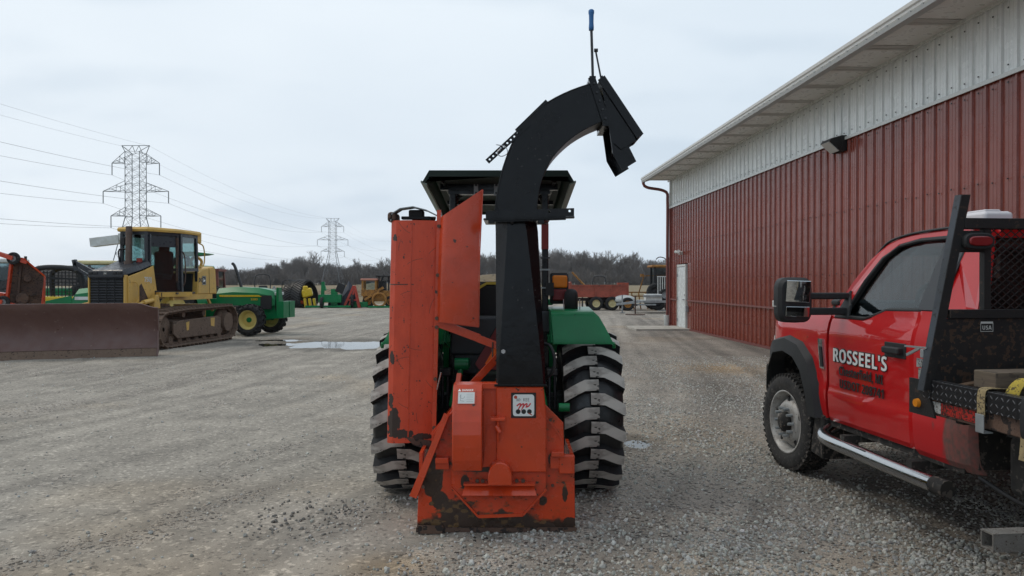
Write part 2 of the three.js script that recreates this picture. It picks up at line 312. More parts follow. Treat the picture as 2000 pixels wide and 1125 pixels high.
// loose stones lying on the gravel
{
  const mStone = M({ color: lin(0.5, 0.49, 0.47), roughness: 0.9, ...bump(fineN, 0.1, 0.002) });
  reseed(5);
  for (const [name, count, lo, hi] of [['loose_gravel', 42000, 0.005, 0.013], ['loose_stones', 8000, 0.010, 0.021]]) {
    let g = new THREE.IcosahedronGeometry(1, 0); const p = g.attributes.position, seen = new Map();
    for (let i = 0; i < p.count; i++) { const k = [p.getX(i), p.getY(i), p.getZ(i)].map((q) => q.toFixed(3)).join(); if (!seen.has(k)) seen.set(k, rr(0.72, 1.15)); const s = seen.get(k); p.setXYZ(i, p.getX(i) * s, p.getY(i) * s, p.getZ(i) * s); }
    g.computeVertexNormals(); g = fin(g);
    const im = new THREE.InstancedMesh(g, mStone, count), m4 = new THREE.Matrix4(), q = new THREE.Quaternion(), e = new THREE.Euler(), c = new THREE.Color();
    let k = 0;
    while (k < count) {
      const d = 3.7 + Math.pow(rnd(), 1.7) * 13, x = rr(-0.78, 0.78) * d, z = -d;
      const n = fbm(x * 0.8, z * 0.8, 3, 87), side = sstep(-1.5, 2.5, x), t = ruts(x, z);
      if (rnd() > clamp((0.035 + 0.965 * side) * (n * 2.2 - 0.45)) * (1 - t * 0.7)) continue;
      const s = lo + Math.pow(rnd(), 2) * (hi - lo);
      e.set(rnd() * 6, rnd() * 6, rnd() * 6); q.setFromEuler(e);
      m4.compose(V(x, groundH(x, z) + s * 0.25, z), q, V(s * rr(0.8, 1.25), s * rr(0.6, 1), s * rr(0.8, 1.2)));
      im.setMatrixAt(k, m4); const v = rr(0.55, 1.2); c.setRGB(v * rr(0.97, 1.05), v, v * rr(0.9, 1)); im.setColorAt(k, c); k++;
    }
    im.name = name; im.userData = { kind: 'stuff', label: name === 'loose_stones' ? 'larger grey crushed stones strewn over the yard' : 'small loose gravel scattered over the packed yard', category: 'gravel' }; scene.add(im);
  }
  // dark damp clods heaped in a patch on the yard
  const cg = fin(new THREE.IcosahedronGeometry(1, 0)), cm = M({ color: lin(0.17, 0.16, 0.145), roughness: 1 });
  const im = new THREE.InstancedMesh(cg, cm, 150), m4 = new THREE.Matrix4(), q = new THREE.Quaternion(), e = new THREE.Euler();
  for (let k = 0; k < 150; k++) { const a = rnd() * 6.28, r = Math.sqrt(rnd()), x = -1.42 + Math.cos(a) * r * 0.42 + (rnd() - 0.5) * 0.15, z = -5.25 + Math.sin(a) * r * 0.5, s = rr(0.005, 0.016) * (1.2 - r * 0.5); e.set(rnd() * 6, rnd() * 6, rnd() * 6); q.setFromEuler(e); m4.compose(V(x, groundH(x, z) + s * 0.3, z), q, V(s, s * 0.7, s)); im.setMatrixAt(k, m4); }
  im.name = 'earth_clods'; im.userData = { kind: 'stuff', label: 'patch of dark crumbled earth on the gravel', category: 'earth' }; scene.add(im);
}
// dry field beyond the yard, and a low earth bank
{
  const grassTex = dtex(512, (u, v, i, j) => { const n = fbm(u * 8, v * 8, 5, 151, 8), f = hash(i, j, 9); const c = lerp3(hex(0x8b7a58), hex(0x6a5c44), n); return [c[0] + (f - 0.5) * 34, c[1] + (f - 0.5) * 34, c[2] + (f - 0.5) * 26]; });
  const mField = M({ map: rep(grassTex, 26), roughness: 1 });
  const mk = (x0, x1, z0, z1, nx, nz, f) => { const g = new THREE.PlaneGeometry(x1 - x0, z1 - z0, nx, nz); g.rotateX(-Math.PI / 2).translate((x0 + x1) / 2, 0, (z0 + z1) / 2); const p = g.attributes.position; for (let i = 0; i < p.count; i++) { const x = p.getX(i), z = p.getZ(i); p.setY(i, f(x, z)); } g.computeVertexNormals(); return g; };
  struct('field', mk(-420, 420, -900, -58, 120, 120, (x, z) => sstep(-57.9, -66, z + (fbm(x * 0.1, 2, 3, 5) - 0.5) * 3) * (0.16 + 0.1 * fbm(x * 0.08, z * 0.08, 3, 161)) - 0.04), mField);
  const mEarth = M({ map: rep(wornTex(512, hex(0x7d6b52), hex(0x6a5c4a), hex(0x4d463a), 0.44, hex(0x8c7d62), 0.6, 171), 7), roughness: 1 });
  struct('earth_bank', mk(-30, 12, -92, -70, 70, 30, (x, z) => { const b = Math.max(Math.exp(-Math.pow((x + 15) / 7.5, 2) - Math.pow((z + 82) / 5, 2)) * 1.6, Math.exp(-Math.pow((x + 2.4) / 5.6, 2) - Math.pow((z + 80) / 5, 2)) * 2.4); return b * (0.8 + 0.4 * fbm(x * 0.5, z * 0.5, 3, 5)) - 0.1; }), mEarth);
}
// ---------------------------------------------------------------- the metal building
{
  const b = thing('metal_building', 'long red ribbed metal shed with white band under deep eaves', 'building', [5.83, 0, -28.2], 0.04);
  const LEN = 34.75, HW = 4.34, HT = 5.36, PW = LEN / 38;
  const panelTex = (c1, c2, d, s, amt) => dtex(512, (u, v) => { const n = fbm(u * 5, v * 2, 4, s, 0), st = fbm(u * 60, v * 1.5, 3, s + 3, 0), w = fbm(u * 14, v * 14, 3, s + 5); return lerp3(lerp3(c1, c2, sstep(0.3, 0.7, n)), d, clamp((st - 0.45) * 2.2) * clamp(w * 1.6 - 0.4) * amt); });
  const reds = [0, 1, 2].map((k) => M({ map: rep(panelTex(hex(0x803b2d), hex(0x78382b), hex(0x6d3c31), 200 + k * 7, 0.45), 3), roughness: 0.42, roughnessMap: rep(roughN, 1.5), color: new THREE.Color().setScalar([1, 0.95, 1.04][k]) }));
  const whites = [0, 1, 2].map((k) => M({ map: rep(panelTex(hex(0xe4e7e4), hex(0xdde0de), hex(0xbcc1bf), 240 + k * 7, 0.75), 1.9), roughness: 0.45, roughnessMap: rep(roughN, 1.5) }));
  const mTrimW = M({ color: lin(0.56, 0.57, 0.54), roughness: 0.45, roughnessMap: rep(roughN, 1) });
  const mTrimR = M({ color: lin(0.17, 0.045, 0.036), roughness: 0.45 });
  const profile = (w) => { // [z, height outwards]
    const o = [[0, 0]], n = 3, s = w / n;
    for (let k = 0; k < n; k++) { const a = k * s; o.push([a + 0.02, 0], [a + 0.032, 0.028], [a + 0.064, 0.028], [a + 0.076, 0]); for (const q of [0.15, 0.225]) o.push([a + q - 0.012, 0], [a + q - 0.004, 0.005], [a + q + 0.012, 0.005], [a + q + 0.02, 0]); }
    o.push([w - 0.001, 0], [w - 0.001, -0.02], [0, -0.02]); return o;
  };
  const pg = (y0, y1) => fin(X(profile(PW).map(([z, h]) => [z, h]), y1 - y0).rotateX(-Math.PI / 2).translate(0, y0, 0).rotateY(Math.PI / 2));
  const redG = pg(0.06, HW), whiteG = pg(HW + 0.03, HT), doorTopG = pg(2.26, HW);
  for (let k = 0; k < 38; k++) {
    const z = k * PW, door = k === 1 || k === 2;
    share(b, 'wall_panel', [door ? doorTopG : redG, reds[(k * 7) % 3]], 0, 0, z + PW);
    share(b, 'upper_wall_panel', [whiteG, whites[(k * 5) % 3]], 0, 0, z + PW);
  }
  // pieces of wall beside the door
  part(b, 'wall_panel', [B(0.03, 2.2, 0.22, 0.004, 1.16, 1.02)], reds[0]); part(b, 'wall_panel', [B(0.03, 2.2, 0.4, 0.004, 1.16, 2.545)], reds[1]);
  part(b, 'base_trim', [B(0.05, 0.055, 1.1, -0.03, 0.03, 0.55), B(0.05, 0.055, LEN - 2.4, -0.03, 0.03, 2.4 + (LEN - 2.4) / 2)], mTrimR);
  part(b, 'band_trim', [B(0.055, 0.035, LEN, -0.032, HW + 0.012, LEN / 2), B(0.02, 0.05, LEN, -0.05, HW - 0.004, LEN / 2)], mTrimW);
  part(b, 'rail_trim', [B(0.035, 0.045, 1.04, -0.036, 1.0, 0.52), B(0.035, 0.045, LEN - 2.4, -0.036, 1.0, 2.4 + (LEN - 2.4) / 2)], mTrimR);
  part(b, 'corner_trim', [B(0.12, HW, 0.05, 0.035, HW / 2, -0.024), B(0.045, HW, 0.13, -0.032, HW / 2, 0.03)], mTrimR);
  part(b, 'upper_corner_trim', [B(0.12, HT - HW - 0.04, 0.05, 0.035, (HT + HW) / 2 + 0.02, -0.024), B(0.045, HT - HW - 0.04, 0.13, -0.032, (HT + HW) / 2 + 0.02, 0.03)], mTrimW);
  const scr = []; for (let k = 0; k < 114; k++) for (const y of [0.5, 1.75, 2.95, 4.22, 4.45, 5.2]) if (!(k > 2 && k < 8 && y < 2.3)) scr.push(B(0.012, 0.018, 0.018, -0.024, y + (k % 2) * 0.02, k * PW / 3 + 0.1));
  const so = part(b, 'screws', scr, mDarkMetal); so.userData.kind = 'stuff';
  // end walls, far wall, roof
  part(b, 'gable_wall', [X([[0.06, 0], [18, 0], [18, 5.36], [9, 8.3], [0.06, 5.42]], 0.1).translate(0, 0, 0)], reds[0]);
  part(b, 'gable_wall', [X([[0.06, 0], [18, 0], [18, 5.36], [9, 8.3], [0.06, 5.42]], 0.1).translate(0, 0, LEN - 0.1)], reds[0]);
  part(b, 'back_wall', [B(0.1, 5.36, LEN - 0.3, 18, 2.68, LEN / 2)], reds[0]);
  part(b, 'inner_lining', [B(0.04, 3.0, LEN - 0.3, 0.1, 3.78, LEN / 2), B(0.04, 2.27, LEN - 2.75, 0.1, 1.135, 2.6 + (LEN - 2.75) / 2)], mTrimW);
  const sl = Math.atan2(2.9, 9), roofL = 10.65;
  const mRoof = M({ color: lin(0.42, 0.43, 0.42), roughness: 0.5 });
  const rf = part(b, 'roof', [B(roofL - 0.1, 0.05, LEN + 0.4, 3.98, 6.916, LEN / 2, 0, 0, sl), B(roofL, 0.05, LEN + 0.4, 14.05, 6.9, LEN / 2, 0, 0, -sl)], mRoof);
  const ribs = []; for (let k = 0; k < 115; k++) ribs.push(B(roofL - 0.1, 0.03, 0.05, 3.97, 6.951, -0.15 + k * 0.305, 0, 0, sl)); part(rf, 'roof_ribs', ribs, mRoof).userData.kind = 'stuff';
  // soffit boards with vent strips between them
  const sof = M({ color: lin(0.64, 0.62, 0.58), roughness: 0.6, roughnessMap: rep(roughN, 0.8) }), ven = M({ color: lin(0.46, 0.445, 0.415), roughness: 0.7 });
  const sW = 1.22, nS = Math.floor((LEN + 0.5) / sW);
  const sG = fin(B(0.84, 0.014, 0.94, 0, 0, 0)), vG = fin(mergeGeometries([0, 1, 2].map((k) => fin(B(0.84, 0.012, 0.072, 0, 0.004 * (k % 2), (k - 1) * 0.085)))));
  for (let k = 0; k <= nS; k++) { const z = -0.15 + k * sW; share(b, 'soffit_board', [sG, sof], -0.485, HT + 0.008, z + 0.47 + 0.3); share(b, 'soffit_vent', [vG, ven], -0.485, HT + 0.012, z + 0.13); }
  part(b, 'soffit_trim', [B(0.05, 0.05, LEN + 0.5, -0.045, HT - 0.018, LEN / 2)], mTrimW);
  part(b, 'fascia', [B(0.03, 0.2, LEN + 0.45, -0.92, HT + 0.085, LEN / 2 + 0.05), B(0.9, 0.22, 0.03, -0.45, HT + 0.12, -0.19)], mTrimW);
  // gutter: moulded trough along the eave
  const gp = [[0, 0], [-0.085, 0], [-0.1, 0.02], [-0.105, 0.055], [-0.128, 0.075], [-0.135, 0.125], [-0.12, 0.125], [-0.115, 0.08], [-0.09, 0.058], [-0.08, 0.012], [-0.006, 0.012], [-0.006, 0.125], [0, 0.125]];
  const gut = part(b, 'gutter', [X(gp, LEN + 0.45).translate(-0.94, HT - 0.03, -0.2)], M({ color: lin(0.6, 0.59, 0.555), roughness: 0.4, roughnessMap: rep(roughN, 0.9) }));
  part(gut, 'gutter_end_cap', [X([[0, 0], [-0.085, 0], [-0.13, 0.075], [-0.135, 0.125], [0, 0.125]], 0.012).translate(-0.94, HT - 0.03, -0.213)], mTrimW);
  part(b, 'downspout', [T([[-0.99, HT - 0.03, -0.1], [-0.99, HT - 0.16, -0.1], [-0.88, HT - 0.25, -0.1], [-0.3, HT - 0.36, -0.1], [-0.12, HT - 0.46, -0.1], [-0.1, HT - 0.75, -0.1], [-0.1, 3, -0.1], [-0.1, 0.34, -0.1]], 0.055, 10, 60)], mTrimR);
  part(b, 'downspout_boot', [L([[0, 0], [0.1, 0], [0.115, 0.42], [0.1, 0.42], [0.085, 0.03]], 16).translate(-0.12, -0.01, -0.1)], mWhite);
  // door
  const dr = part(b, 'door', [RB(0.05, 2.1, 0.96, -0.03, 1.09, 1.73, 0.006)], M({ color: lin(0.66, 0.69, 0.69), roughness: 0.4, roughnessMap: rep(roughN, 0.7) }), 'plain white steel door in the red wall');
  part(dr, 'door_frame', [B(0.09, 2.2, 0.075, -0.03, 1.12, 1.2), B(0.09, 2.2, 0.075, -0.03, 1.12, 2.26), B(0.085, 0.075, 0.98, -0.03, 2.19, 1.73)], mTrimW);
  part(dr, 'door_handle', [C([-0.05, 1.02, 2.14], [-0.12, 1.02, 2.14], 0.022), C([-0.115, 1.02, 2.15], [-0.115, 1.02, 2.02], 0.013)], mSteel); part(dr, 'door_lock', [C([-0.05, 1.18, 2.14], [-0.075, 1.18, 2.14], 0.03)], mSteel);
  for (const y of [0.3, 1.05, 1.85]) part(dr, 'hinge', [B(0.02, 0.11, 0.03, -0.082, y, 1.24)], mSteel);
  part(b, 'junction_box', [RB(0.09, 0.2, 0.12, -0.07, 0.72, 2.45, 0.01)], mGalv);
  const fl = thing('flood_lamp', 'small pale twin flood lamp fixed above the white door', 'lamp', [5.8, 2.62, -26.45], 0.04);
  part(fl, 'mounting_box', [C([0.06, 0, 0], [-0.05, 0, 0], 0.06)], mWhite); for (const s of [-1, 1]) part(fl, 'lamp_head', [C([-0.05, 0.02, s * 0.05], [-0.12, 0.05, s * 0.2], 0.03, 0.055)], mWhite);
  // wall light
  const wl = thing('wall_light', 'black wedge shaped wall light under the white band', 'lamp', [5.83 + 0.04 * 13.4 - 0.02, 4.24, -14.8], 0.04);
  part(wl, 'housing', [XS([[-0.2, -0.13], [0.2, -0.13], [0.2, 0.16], [-0.2, 0.16]], -0.1, 0.01, 0.01), X([[-0.09, -0.1], [-0.09, 0.16], [-0.3, 0.1], [-0.33, 0.05], [-0.13, -0.13]], 0.4, 0.008).translate(0, 0, -0.2)], mBlackMatt);
  part(wl, 'lens', [PL([[-0.332, 0.035, -0.17], [-0.142, -0.135, -0.17], [-0.142, -0.135, 0.17], [-0.332, 0.035, 0.17]], 0.012)], M({ color: lin(0.5, 0.5, 0.47), roughness: 0.25 }));
  // concrete slab at the door
  struct('door_slab', B(1.85, 0.09, 1.9, 5.0, 0.02, -26.4, 0, 0.04, 0), M({ map: rep(wornTex(256, hex(0xb5b0a6), hex(0xa49f96), hex(0x7c766c), 0.3, hex(0x938d82), 0.5, 181), 1.4), roughness: 0.95 }));
}
// sheet of some thickness from a function (u, v in 0..1) -> point
function sheet(f, nu, nv, t = 0.006, crease = 0.7) {
  const P = [], Q = [];
  for (let i = 0; i <= nu; i++) { P.push([]); for (let j = 0; j <= nv; j++) P[i].push(V(...f(i / nu, j / nv))); }
  for (let i = 0; i <= nu; i++) { Q.push([]); for (let j = 0; j <= nv; j++) { const a = V().subVectors(P[Math.min(i + 1, nu)][j], P[Math.max(i - 1, 0)][j]), b = V().subVectors(P[i][Math.min(j + 1, nv)], P[i][Math.max(j - 1, 0)]); Q[i].push(P[i][j].clone().addScaledVector(a.cross(b).normalize(), -t)); } }
  const pos = [], tri = (a, b, c) => pos.push(a.x, a.y, a.z, b.x, b.y, b.z, c.x, c.y, c.z), quad = (a, b, c, d) => { tri(a, b, c); tri(a, c, d); };
  for (let i = 0; i < nu; i++) for (let j = 0; j < nv; j++) { quad(P[i][j], P[i + 1][j], P[i + 1][j + 1], P[i][j + 1]); quad(Q[i][j], Q[i][j + 1], Q[i + 1][j + 1], Q[i + 1][j]); }
  for (let i = 0; i < nu; i++) { quad(P[i][0], Q[i][0], Q[i + 1][0], P[i + 1][0]); quad(P[i][nv], P[i + 1][nv], Q[i + 1][nv], Q[i][nv]); }
  for (let j = 0; j < nv; j++) { quad(P[0][j], P[0][j + 1], Q[0][j + 1], Q[0][j]); quad(P[nu][j], Q[nu][j], Q[nu][j + 1], P[nu][j + 1]); }
  const g = new THREE.BufferGeometry(); g.setAttribute('position', new THREE.Float32BufferAttribute(pos, 3)); g.computeVertexNormals();
  return toCreasedNormals(g, crease);
}
// polyline evaluated at t in 0..1
function along(pts, t) { const k = clamp(t) * (pts.length - 1), i = Math.min(Math.floor(k), pts.length - 2), f = k - i; return pts[i].map((a, c) => mixf(a, pts[i + 1][c], f)); }
const boltG = fin(C([0, 0, 0], [0, 0, 0.014], 0.013, 0.013, 6));
const bolt = (p, x, y, z, m = mSteel, ry = 0, s = 1) => { const o = share(p, 'bolt', [boltG, m], x, y, z, 0, ry, 0); if (s !== 1) o.scale.setScalar(s); return o; };
// one tread bar of a farm tyre: from the middle of the tread out over the shoulder, swept by an angle
function lugGeo(Ro, Ri, w, sweep, thick, side, cross = 0.03, bend = 0.42) {
  const rings = [], n = 5;
  for (let k = 0; k <= n; k++) {
    const s = k / n, x = side * mixf(-cross, w / 2, s), a = sweep * (s < bend ? s * 0.12 : bend * 0.12 + (s - bend) * (1 - bend * 0.12) / (1 - bend)), t0 = thick / 2, t1 = thick / 2 * 0.78, ro = Ro - (s > 0.75 ? (s - 0.75) * 0.10 : 0), ri = Ri - (s > 0.75 ? (s - 0.75) * 0.22 : 0);
    const P = (r, off) => [x, r * Math.sin(a + off / Ro), r * Math.cos(a + off / Ro)];
    const ring = [P(ri, -t0), P(ro, -t1), P(ro, t1), P(ri, t0)].reverse();
    rings.push(side > 0 ? ring : ring.reverse());
  }
  const g = fin(loft(rings, { crease: 0.6 })), p = g.attributes.position, uv = g.attributes.uv, A = V(), Bq = V(), Cq = V(), Nn = V();
  for (let i = 0; i < p.count; i += 3) { A.fromBufferAttribute(p, i); Bq.fromBufferAttribute(p, i + 1); Cq.fromBufferAttribute(p, i + 2); Nn.crossVectors(Bq.clone().sub(A), Cq.clone().sub(A)).normalize(); const m = A.clone().add(Bq).add(Cq), l = Math.hypot(m.y, m.z), top = (Nn.y * m.y + Nn.z * m.z) / l > 0.75; for (let k = 0; k < 3; k++) { const x = p.getX(i + k), a = Math.atan2(p.getY(i + k), p.getZ(i + k)) * Ro; uv.setXY(i + k, (top ? 0.03 : 0.53) + (x + 0.26) * 0.8, a * 1.6 + 0.4); } }
  return g;
}
function farmWheel(parent, name, x, y, z, R, W, rimR, side, o = {}) {
  const wg = new THREE.Group(); wg.name = name; wg.position.set(x, y, z); parent.add(wg);
  if (o.steer) wg.rotation.y = o.steer;
  const Rc = R - (o.lug ?? 0.045), h = W / 2;
  part(wg, 'tyre', [LX([[rimR - 0.01, -h * 0.72], [rimR + 0.02, -h * 0.86], [mixf(rimR, Rc, 0.5), -h * 1.02], [Rc - 0.06, -h * 1.0], [Rc - 0.015, -h * 0.86], [Rc, -h * 0.5], [Rc + 0.006, 0], [Rc, h * 0.5], [Rc - 0.015, h * 0.86], [Rc - 0.06, h * 1.0], [mixf(rimR, Rc, 0.5), h * 1.02], [rimR + 0.02, h * 0.86], [rimR - 0.01, h * 0.72]], 48)], o.tyreMat ?? mRubber);
  if (o.lugs) {
    const g = [lugGeo(R, Rc - 0.02, W * 1.02, o.sweep ?? -0.17, o.thick ?? 0.095, 1), lugGeo(R, Rc - 0.02, W * 1.02, o.sweep ?? -0.17, o.thick ?? 0.095, -1)];
    for (let k = 0; k < o.lugs; k++) for (const s of [0, 1]) share(wg, 'tread_lug', [g[s], o.lugMat ?? mLug], 0, 0, 0, (k + s * 0.5) / o.lugs * Math.PI * 2 + 0.05, 0, 0);
  }
  const d = side; // dish faces outwards
  part(wg, 'rim', [LX([[rimR, -h * 0.8], [rimR + 0.018, -h * 0.82], [rimR + 0.018, -h * 0.74], [rimR - 0.03, -h * 0.68], [rimR - 0.05, 0], [rimR - 0.03, h * 0.68], [rimR + 0.018, h * 0.74], [rimR + 0.018, h * 0.82], [rimR, h * 0.8], [rimR - 0.06, 0.02], [rimR - 0.07, -0.02], [rimR, -h * 0.8]], 36), LX([[0.03, 0.0], [rimR * 0.55, 0.0], [rimR * 0.62, 0.03], [rimR - 0.04, 0.03], [rimR - 0.04, 0.01], [rimR * 0.6, 0.01], [0.03, -0.02]], 30).translate(d * h * 0.1, 0, 0)], o.rimMat ?? mYellow);
  const hub = part(wg, 'hub', [C([0, 0, 0], [d * h * 0.42, 0, 0], rimR * 0.3, rimR * 0.26, 16), C([d * h * 0.4, 0, 0], [d * h * 0.6, 0, 0], rimR * 0.16, rimR * 0.14, 12)], o.hubMat ?? mYellow);
  if (o.nuts) { const ng = fin(C([0, 0, 0], [d * 0.035, 0, 0], 0.014, 0.014, 6)); for (let k = 0; k < o.nuts; k++) { const a = k / o.nuts * 6.283; share(wg, 'wheel_nut', [ng, o.nutMat ?? mSteel], d * h * 0.1 + d * 0.02, Math.sin(a) * rimR * 0.45, Math.cos(a) * rimR * 0.45); } }
  return wg;
}

// ---------------------------------------------------------------- snow blower
{
  const s = thing('snow_blower', 'worn orange snow blower with tall black discharge chute hitched behind tractor', 'snow blower', [-0.10, 0, -4.92]);
  // worn back plate: bare, muddy steel along the foot and in patches
  const bx = (u) => mixf(-0.56, 0.56, u), by = (v) => mixf(0, 0.86, v);
  const plateTex = dtex(768, (u, v) => {
    const x = bx(u), y = by(v), n = fbm(u * 9, v * 9, 5, 301), m = fbm(u * 34, v * 34, 4, 307), k = fbm(u * 70, v * 70, 2, 311);
    let c = lerp3(hex(0xc6421f), hex(0xb93c1d), sstep(0.3, 0.7, n)); c = lerp3(c, hex(0x7d4327), clamp((n + m - 0.95) * 2.2) * 0.5);
    let w = 0.5 * n + 0.5 * m;
    const foot = 0.06 + 0.16 * Math.max(Math.exp(-Math.pow((x + 0.25) / 0.15, 2)), 0.55 * Math.exp(-Math.pow((x - 0.02) / 0.2, 2))) + 0.02 * Math.exp(-Math.pow((x - 0.4) / 0.12, 2));
    let bare = sstep(-0.02, 0.02, foot * (0.35 + w * 1.25) - y);
    for (const [px, py, rx, ry, a] of [[-0.41, 0.36, 0.075, 0.16, 1.2], [-0.37, 0.2, 0.1, 0.1, 0.75], [-0.2, 0.33, 0.045, 0.07, 0.75], [0.44, 0.24, 0.03, 0.09, 0.72], [0.3, 0.2, 0.05, 0.05, 0.7], [0.37, 0.47, 0.06, 0.05, 0.95], [-0.35, 0.44, 0.08, 0.025, 0.9], [-0.1, 0.41, 0.2, 0.02, 0.85], [0.47, 0.06, 0.06, 0.05, 0.9]]) { const q = Math.pow((x - px) / rx, 2) + Math.pow((y - py) / ry, 2); bare = Math.max(bare, sstep(0.5, 0.56, a * Math.exp(-q) * (0.55 + w))); }
    bare = Math.max(bare, sstep(0.70, 0.72, k * 0.5 + m * 0.3 + n * 0.25));
    c = lerp3(c, lerp3(hex(0x2c211c), hex(0x43332a), m), bare);
    c = lerp3(c, hex(0x8a6a3e), bare * sstep(0.62, 0.72, fbm(u * 26, v * 26, 3, 331)) * 0.5);
    const g = (hash(Math.floor(u * 768), Math.floor(v * 768), 2) - 0.5) * 10; return [c[0] + g, c[1] + g, c[2] + g];
  });
  const mPlate = M({ map: plateTex, roughness: 0.5, roughnessMap: roughN, bumpMap: fineN, bumpScale: 0.0012 });
  const flatUV = (g) => { g = fin(g); const p = g.attributes.position, uv = g.attributes.uv; for (let i = 0; i < p.count; i++) uv.setXY(i, (p.getX(i) + 0.56) / 1.12, p.getY(i) / 0.86); return g; };
  const housing = [[-0.51, 0.022], [0.506, 0.022], [0.5, 0.47], [0.435, 0.5], [0.43, 0.70], [0.31, 0.82], [-0.27, 0.80], [-0.40, 0.62], [-0.50, 0.28]];
  part(s, 'housing', [flatUV(X(housing, 0.03, 0.004).translate(0, 0, -0.03))], mPlate, 'orange back housing with paint worn off along its foot', true);
  part(s, 'drum', [XS([[-0.034, 0.03], [-0.48, 0.03], [-0.48, 0.5], [-0.034, 0.5]], -0.5, -0.478), XS([[-0.034, 0.03], [-0.48, 0.03], [-0.48, 0.5], [-0.034, 0.5]], 0.474, 0.496), X(circ(-0.02, 0.42, 0.42, 28, -0.2, Math.PI + 0.2, false).concat(circ(-0.02, 0.42, 0.39, 28, Math.PI + 0.2, -0.2, false)), 0.4).translate(0, 0, -0.44)], mOrangeIn);
  part(s, 'drum_shoulder', [sheet((u, v) => { const a = mixf(0.42, Math.PI - 0.42, u); return [0.0 + 0.455 * Math.cos(a), 0.40 + 0.46 * Math.sin(a), mixf(0.012, -0.44, v)]; }, 26, 1, 0.008)], mOrange);
  part(s, 'cutting_edge', [B(1.03, 0.03, 0.012, 0.0, 0.015, 0.008), B(0.16, 0.05, 0.014, -0.42, 0.02, 0.016)], mRust);
  part(s, 'impeller_cover', [flatUV(X([[-0.286, 0.43], [-0.286, 0.30], [-0.115, 0.115], [0.17, 0.125], [0.318, 0.287], [0.318, 0.43]], 0.04, 0.004).translate(0, 0, 0.002))], mPlate, null, true);
  part(s, 'cover_rim', [BAR([-0.286, 0.298, 0.045], [-0.115, 0.113, 0.045], 0.02, 0.012), BAR([-0.115, 0.113, 0.045], [0.17, 0.123, 0.045], 0.012, 0.02), BAR([0.17, 0.123, 0.045], [0.318, 0.285, 0.045], 0.02, 0.012)], mOrangeIn);
  part(s, 'chute_base', [X([[0.0, 0.40], [0.318, 0.40], [0.318, 0.76], [0.30, 0.94], [0.0, 0.94]], 0.32, 0.006).translate(0, 0, -0.25)], mOrange);
  part(s, 'inner_web', [B(0.085, 0.5, 0.03, -0.04, 0.69, 0.02), X([[-0.085, 0.43], [0.0, 0.43], [0.0, 0.75], [-0.05, 0.75]], 0.012).translate(0, 0, 0.036)], mOrangeIn);
  part(s, 'top_bracket', [RB(0.1, 0.035, 0.09, -0.04, 0.945, 0.02, 0.004)], mOrange);
  const gd = part(s, 'chain_guard', [XS([[0.0, 0.43], [0.15, 0.43], [0.182, 0.5], [0.196, 0.58], [0.197, 0.66], [0.186, 0.74], [0.166, 0.81], [0.138, 0.87], [0.105, 0.92], [0.07, 0.955], [0.0, 0.965]], -0.27, -0.085, 0.006)], mOrange, 'orange chain guard with a small danger label');
  const gz = (y) => along([[0.166, 0.81], [0.138, 0.87], [0.105, 0.92], [0.07, 0.955]].map(([q]) => [q]), y < 0.87 ? (y - 0.81) / 0.06 / 3 : y < 0.92 ? (1 + (y - 0.87) / 0.05) / 3 : (2 + (y - 0.92) / 0.035) / 3)[0];
  const dt = ctex(256, 220, (c, w, h) => { c.fillStyle = '#b6452a'; c.fillRect(0, 0, w, h); c.fillStyle = '#f0efe9'; c.beginPath(); c.moveTo(12, 40); c.lineTo(34, 4); c.lineTo(56, 40); c.fill(); c.font = 'bold 38px sans-serif'; c.fillText('DANGER', 66, 38); c.fillStyle = '#cfd2d0'; c.fillRect(18, 52, 220, 160); c.strokeStyle = '#9aa0a0'; c.lineWidth = 5; for (let k = 0; k < 5; k++) { c.beginPath(); c.moveTo(130, 80 + k * 26); c.lineTo(220, 80 + k * 26); c.stroke(); } c.lineWidth = 7; c.beginPath(); c.arc(75, 110, 30, 0, 4); c.lineTo(50, 170); c.lineTo(100, 180); c.stroke(); });
  part(gd, 'danger_label', [grid((u, v) => [mixf(-0.245, -0.125, u), mixf(0.845, 0.935, v), gz(mixf(0.845, 0.935, v)) + 0.003], 2, 12)].map((g) => { g = fin(g); const p = g.attributes.position, uv = g.attributes.uv; for (let i = 0; i < p.count; i++) uv.setXY(i, (p.getX(i) + 0.245) / 0.12, (p.getY(i) - 0.845) / 0.09); return g; }), M({ map: dt, roughness: 0.5, side: THREE.DoubleSide }), null, true);
  part(s, 'gearbox_cover', [X([[-0.05, 0.335], [0.1, 0.335], [0.1, 0.40], ...circ(0.025, 0.41, 0.07, 9, 0.1, Math.PI - 0.1, false), [-0.05, 0.40]], 0.11, 0.006).translate(0, 0, 0.04)], mOrange);
  part(s, 'gearbox_shelf', [PL([[-0.215, 0.262, 0.105], [0.255, 0.262, 0.105], [0.235, 0.325, 0.05], [-0.195, 0.325, 0.05]], 0.012), B(0.45, 0.012, 0.06, 0.02, 0.328, 0.07)], mOrange);
  for (const [x, y] of [[-0.12, 0.345], [-0.085, 0.345], [0.13, 0.345], [0.17, 0.345]]) bolt(s, x, y, 0.06, mRust);
  part(s, 'latch_shelf', [RB(0.09, 0.018, 0.07, 0.012, 0.745, 0.1, 0.003), C([0.012, 0.735, 0.115], [0.012, 0.6, 0.09], 0.008), C([0.0, 0.7, 0.1], [0.025, 0.66, 0.11], 0.016)], mOrangeIn);
  part(s, 'step_bracket', [RB(0.085, 0.035, 0.06, -0.345, 0.47, 0.03, 0.004), B(0.085, 0.04, 0.03, -0.345, 0.43, 0.015)], mOrangeIn);
  part(s, 'step_bracket', [RB(0.08, 0.03, 0.06, 0.39, 0.51, 0.03, 0.004), B(0.07, 0.08, 0.03, 0.38, 0.455, 0.015)], mOrangeIn);
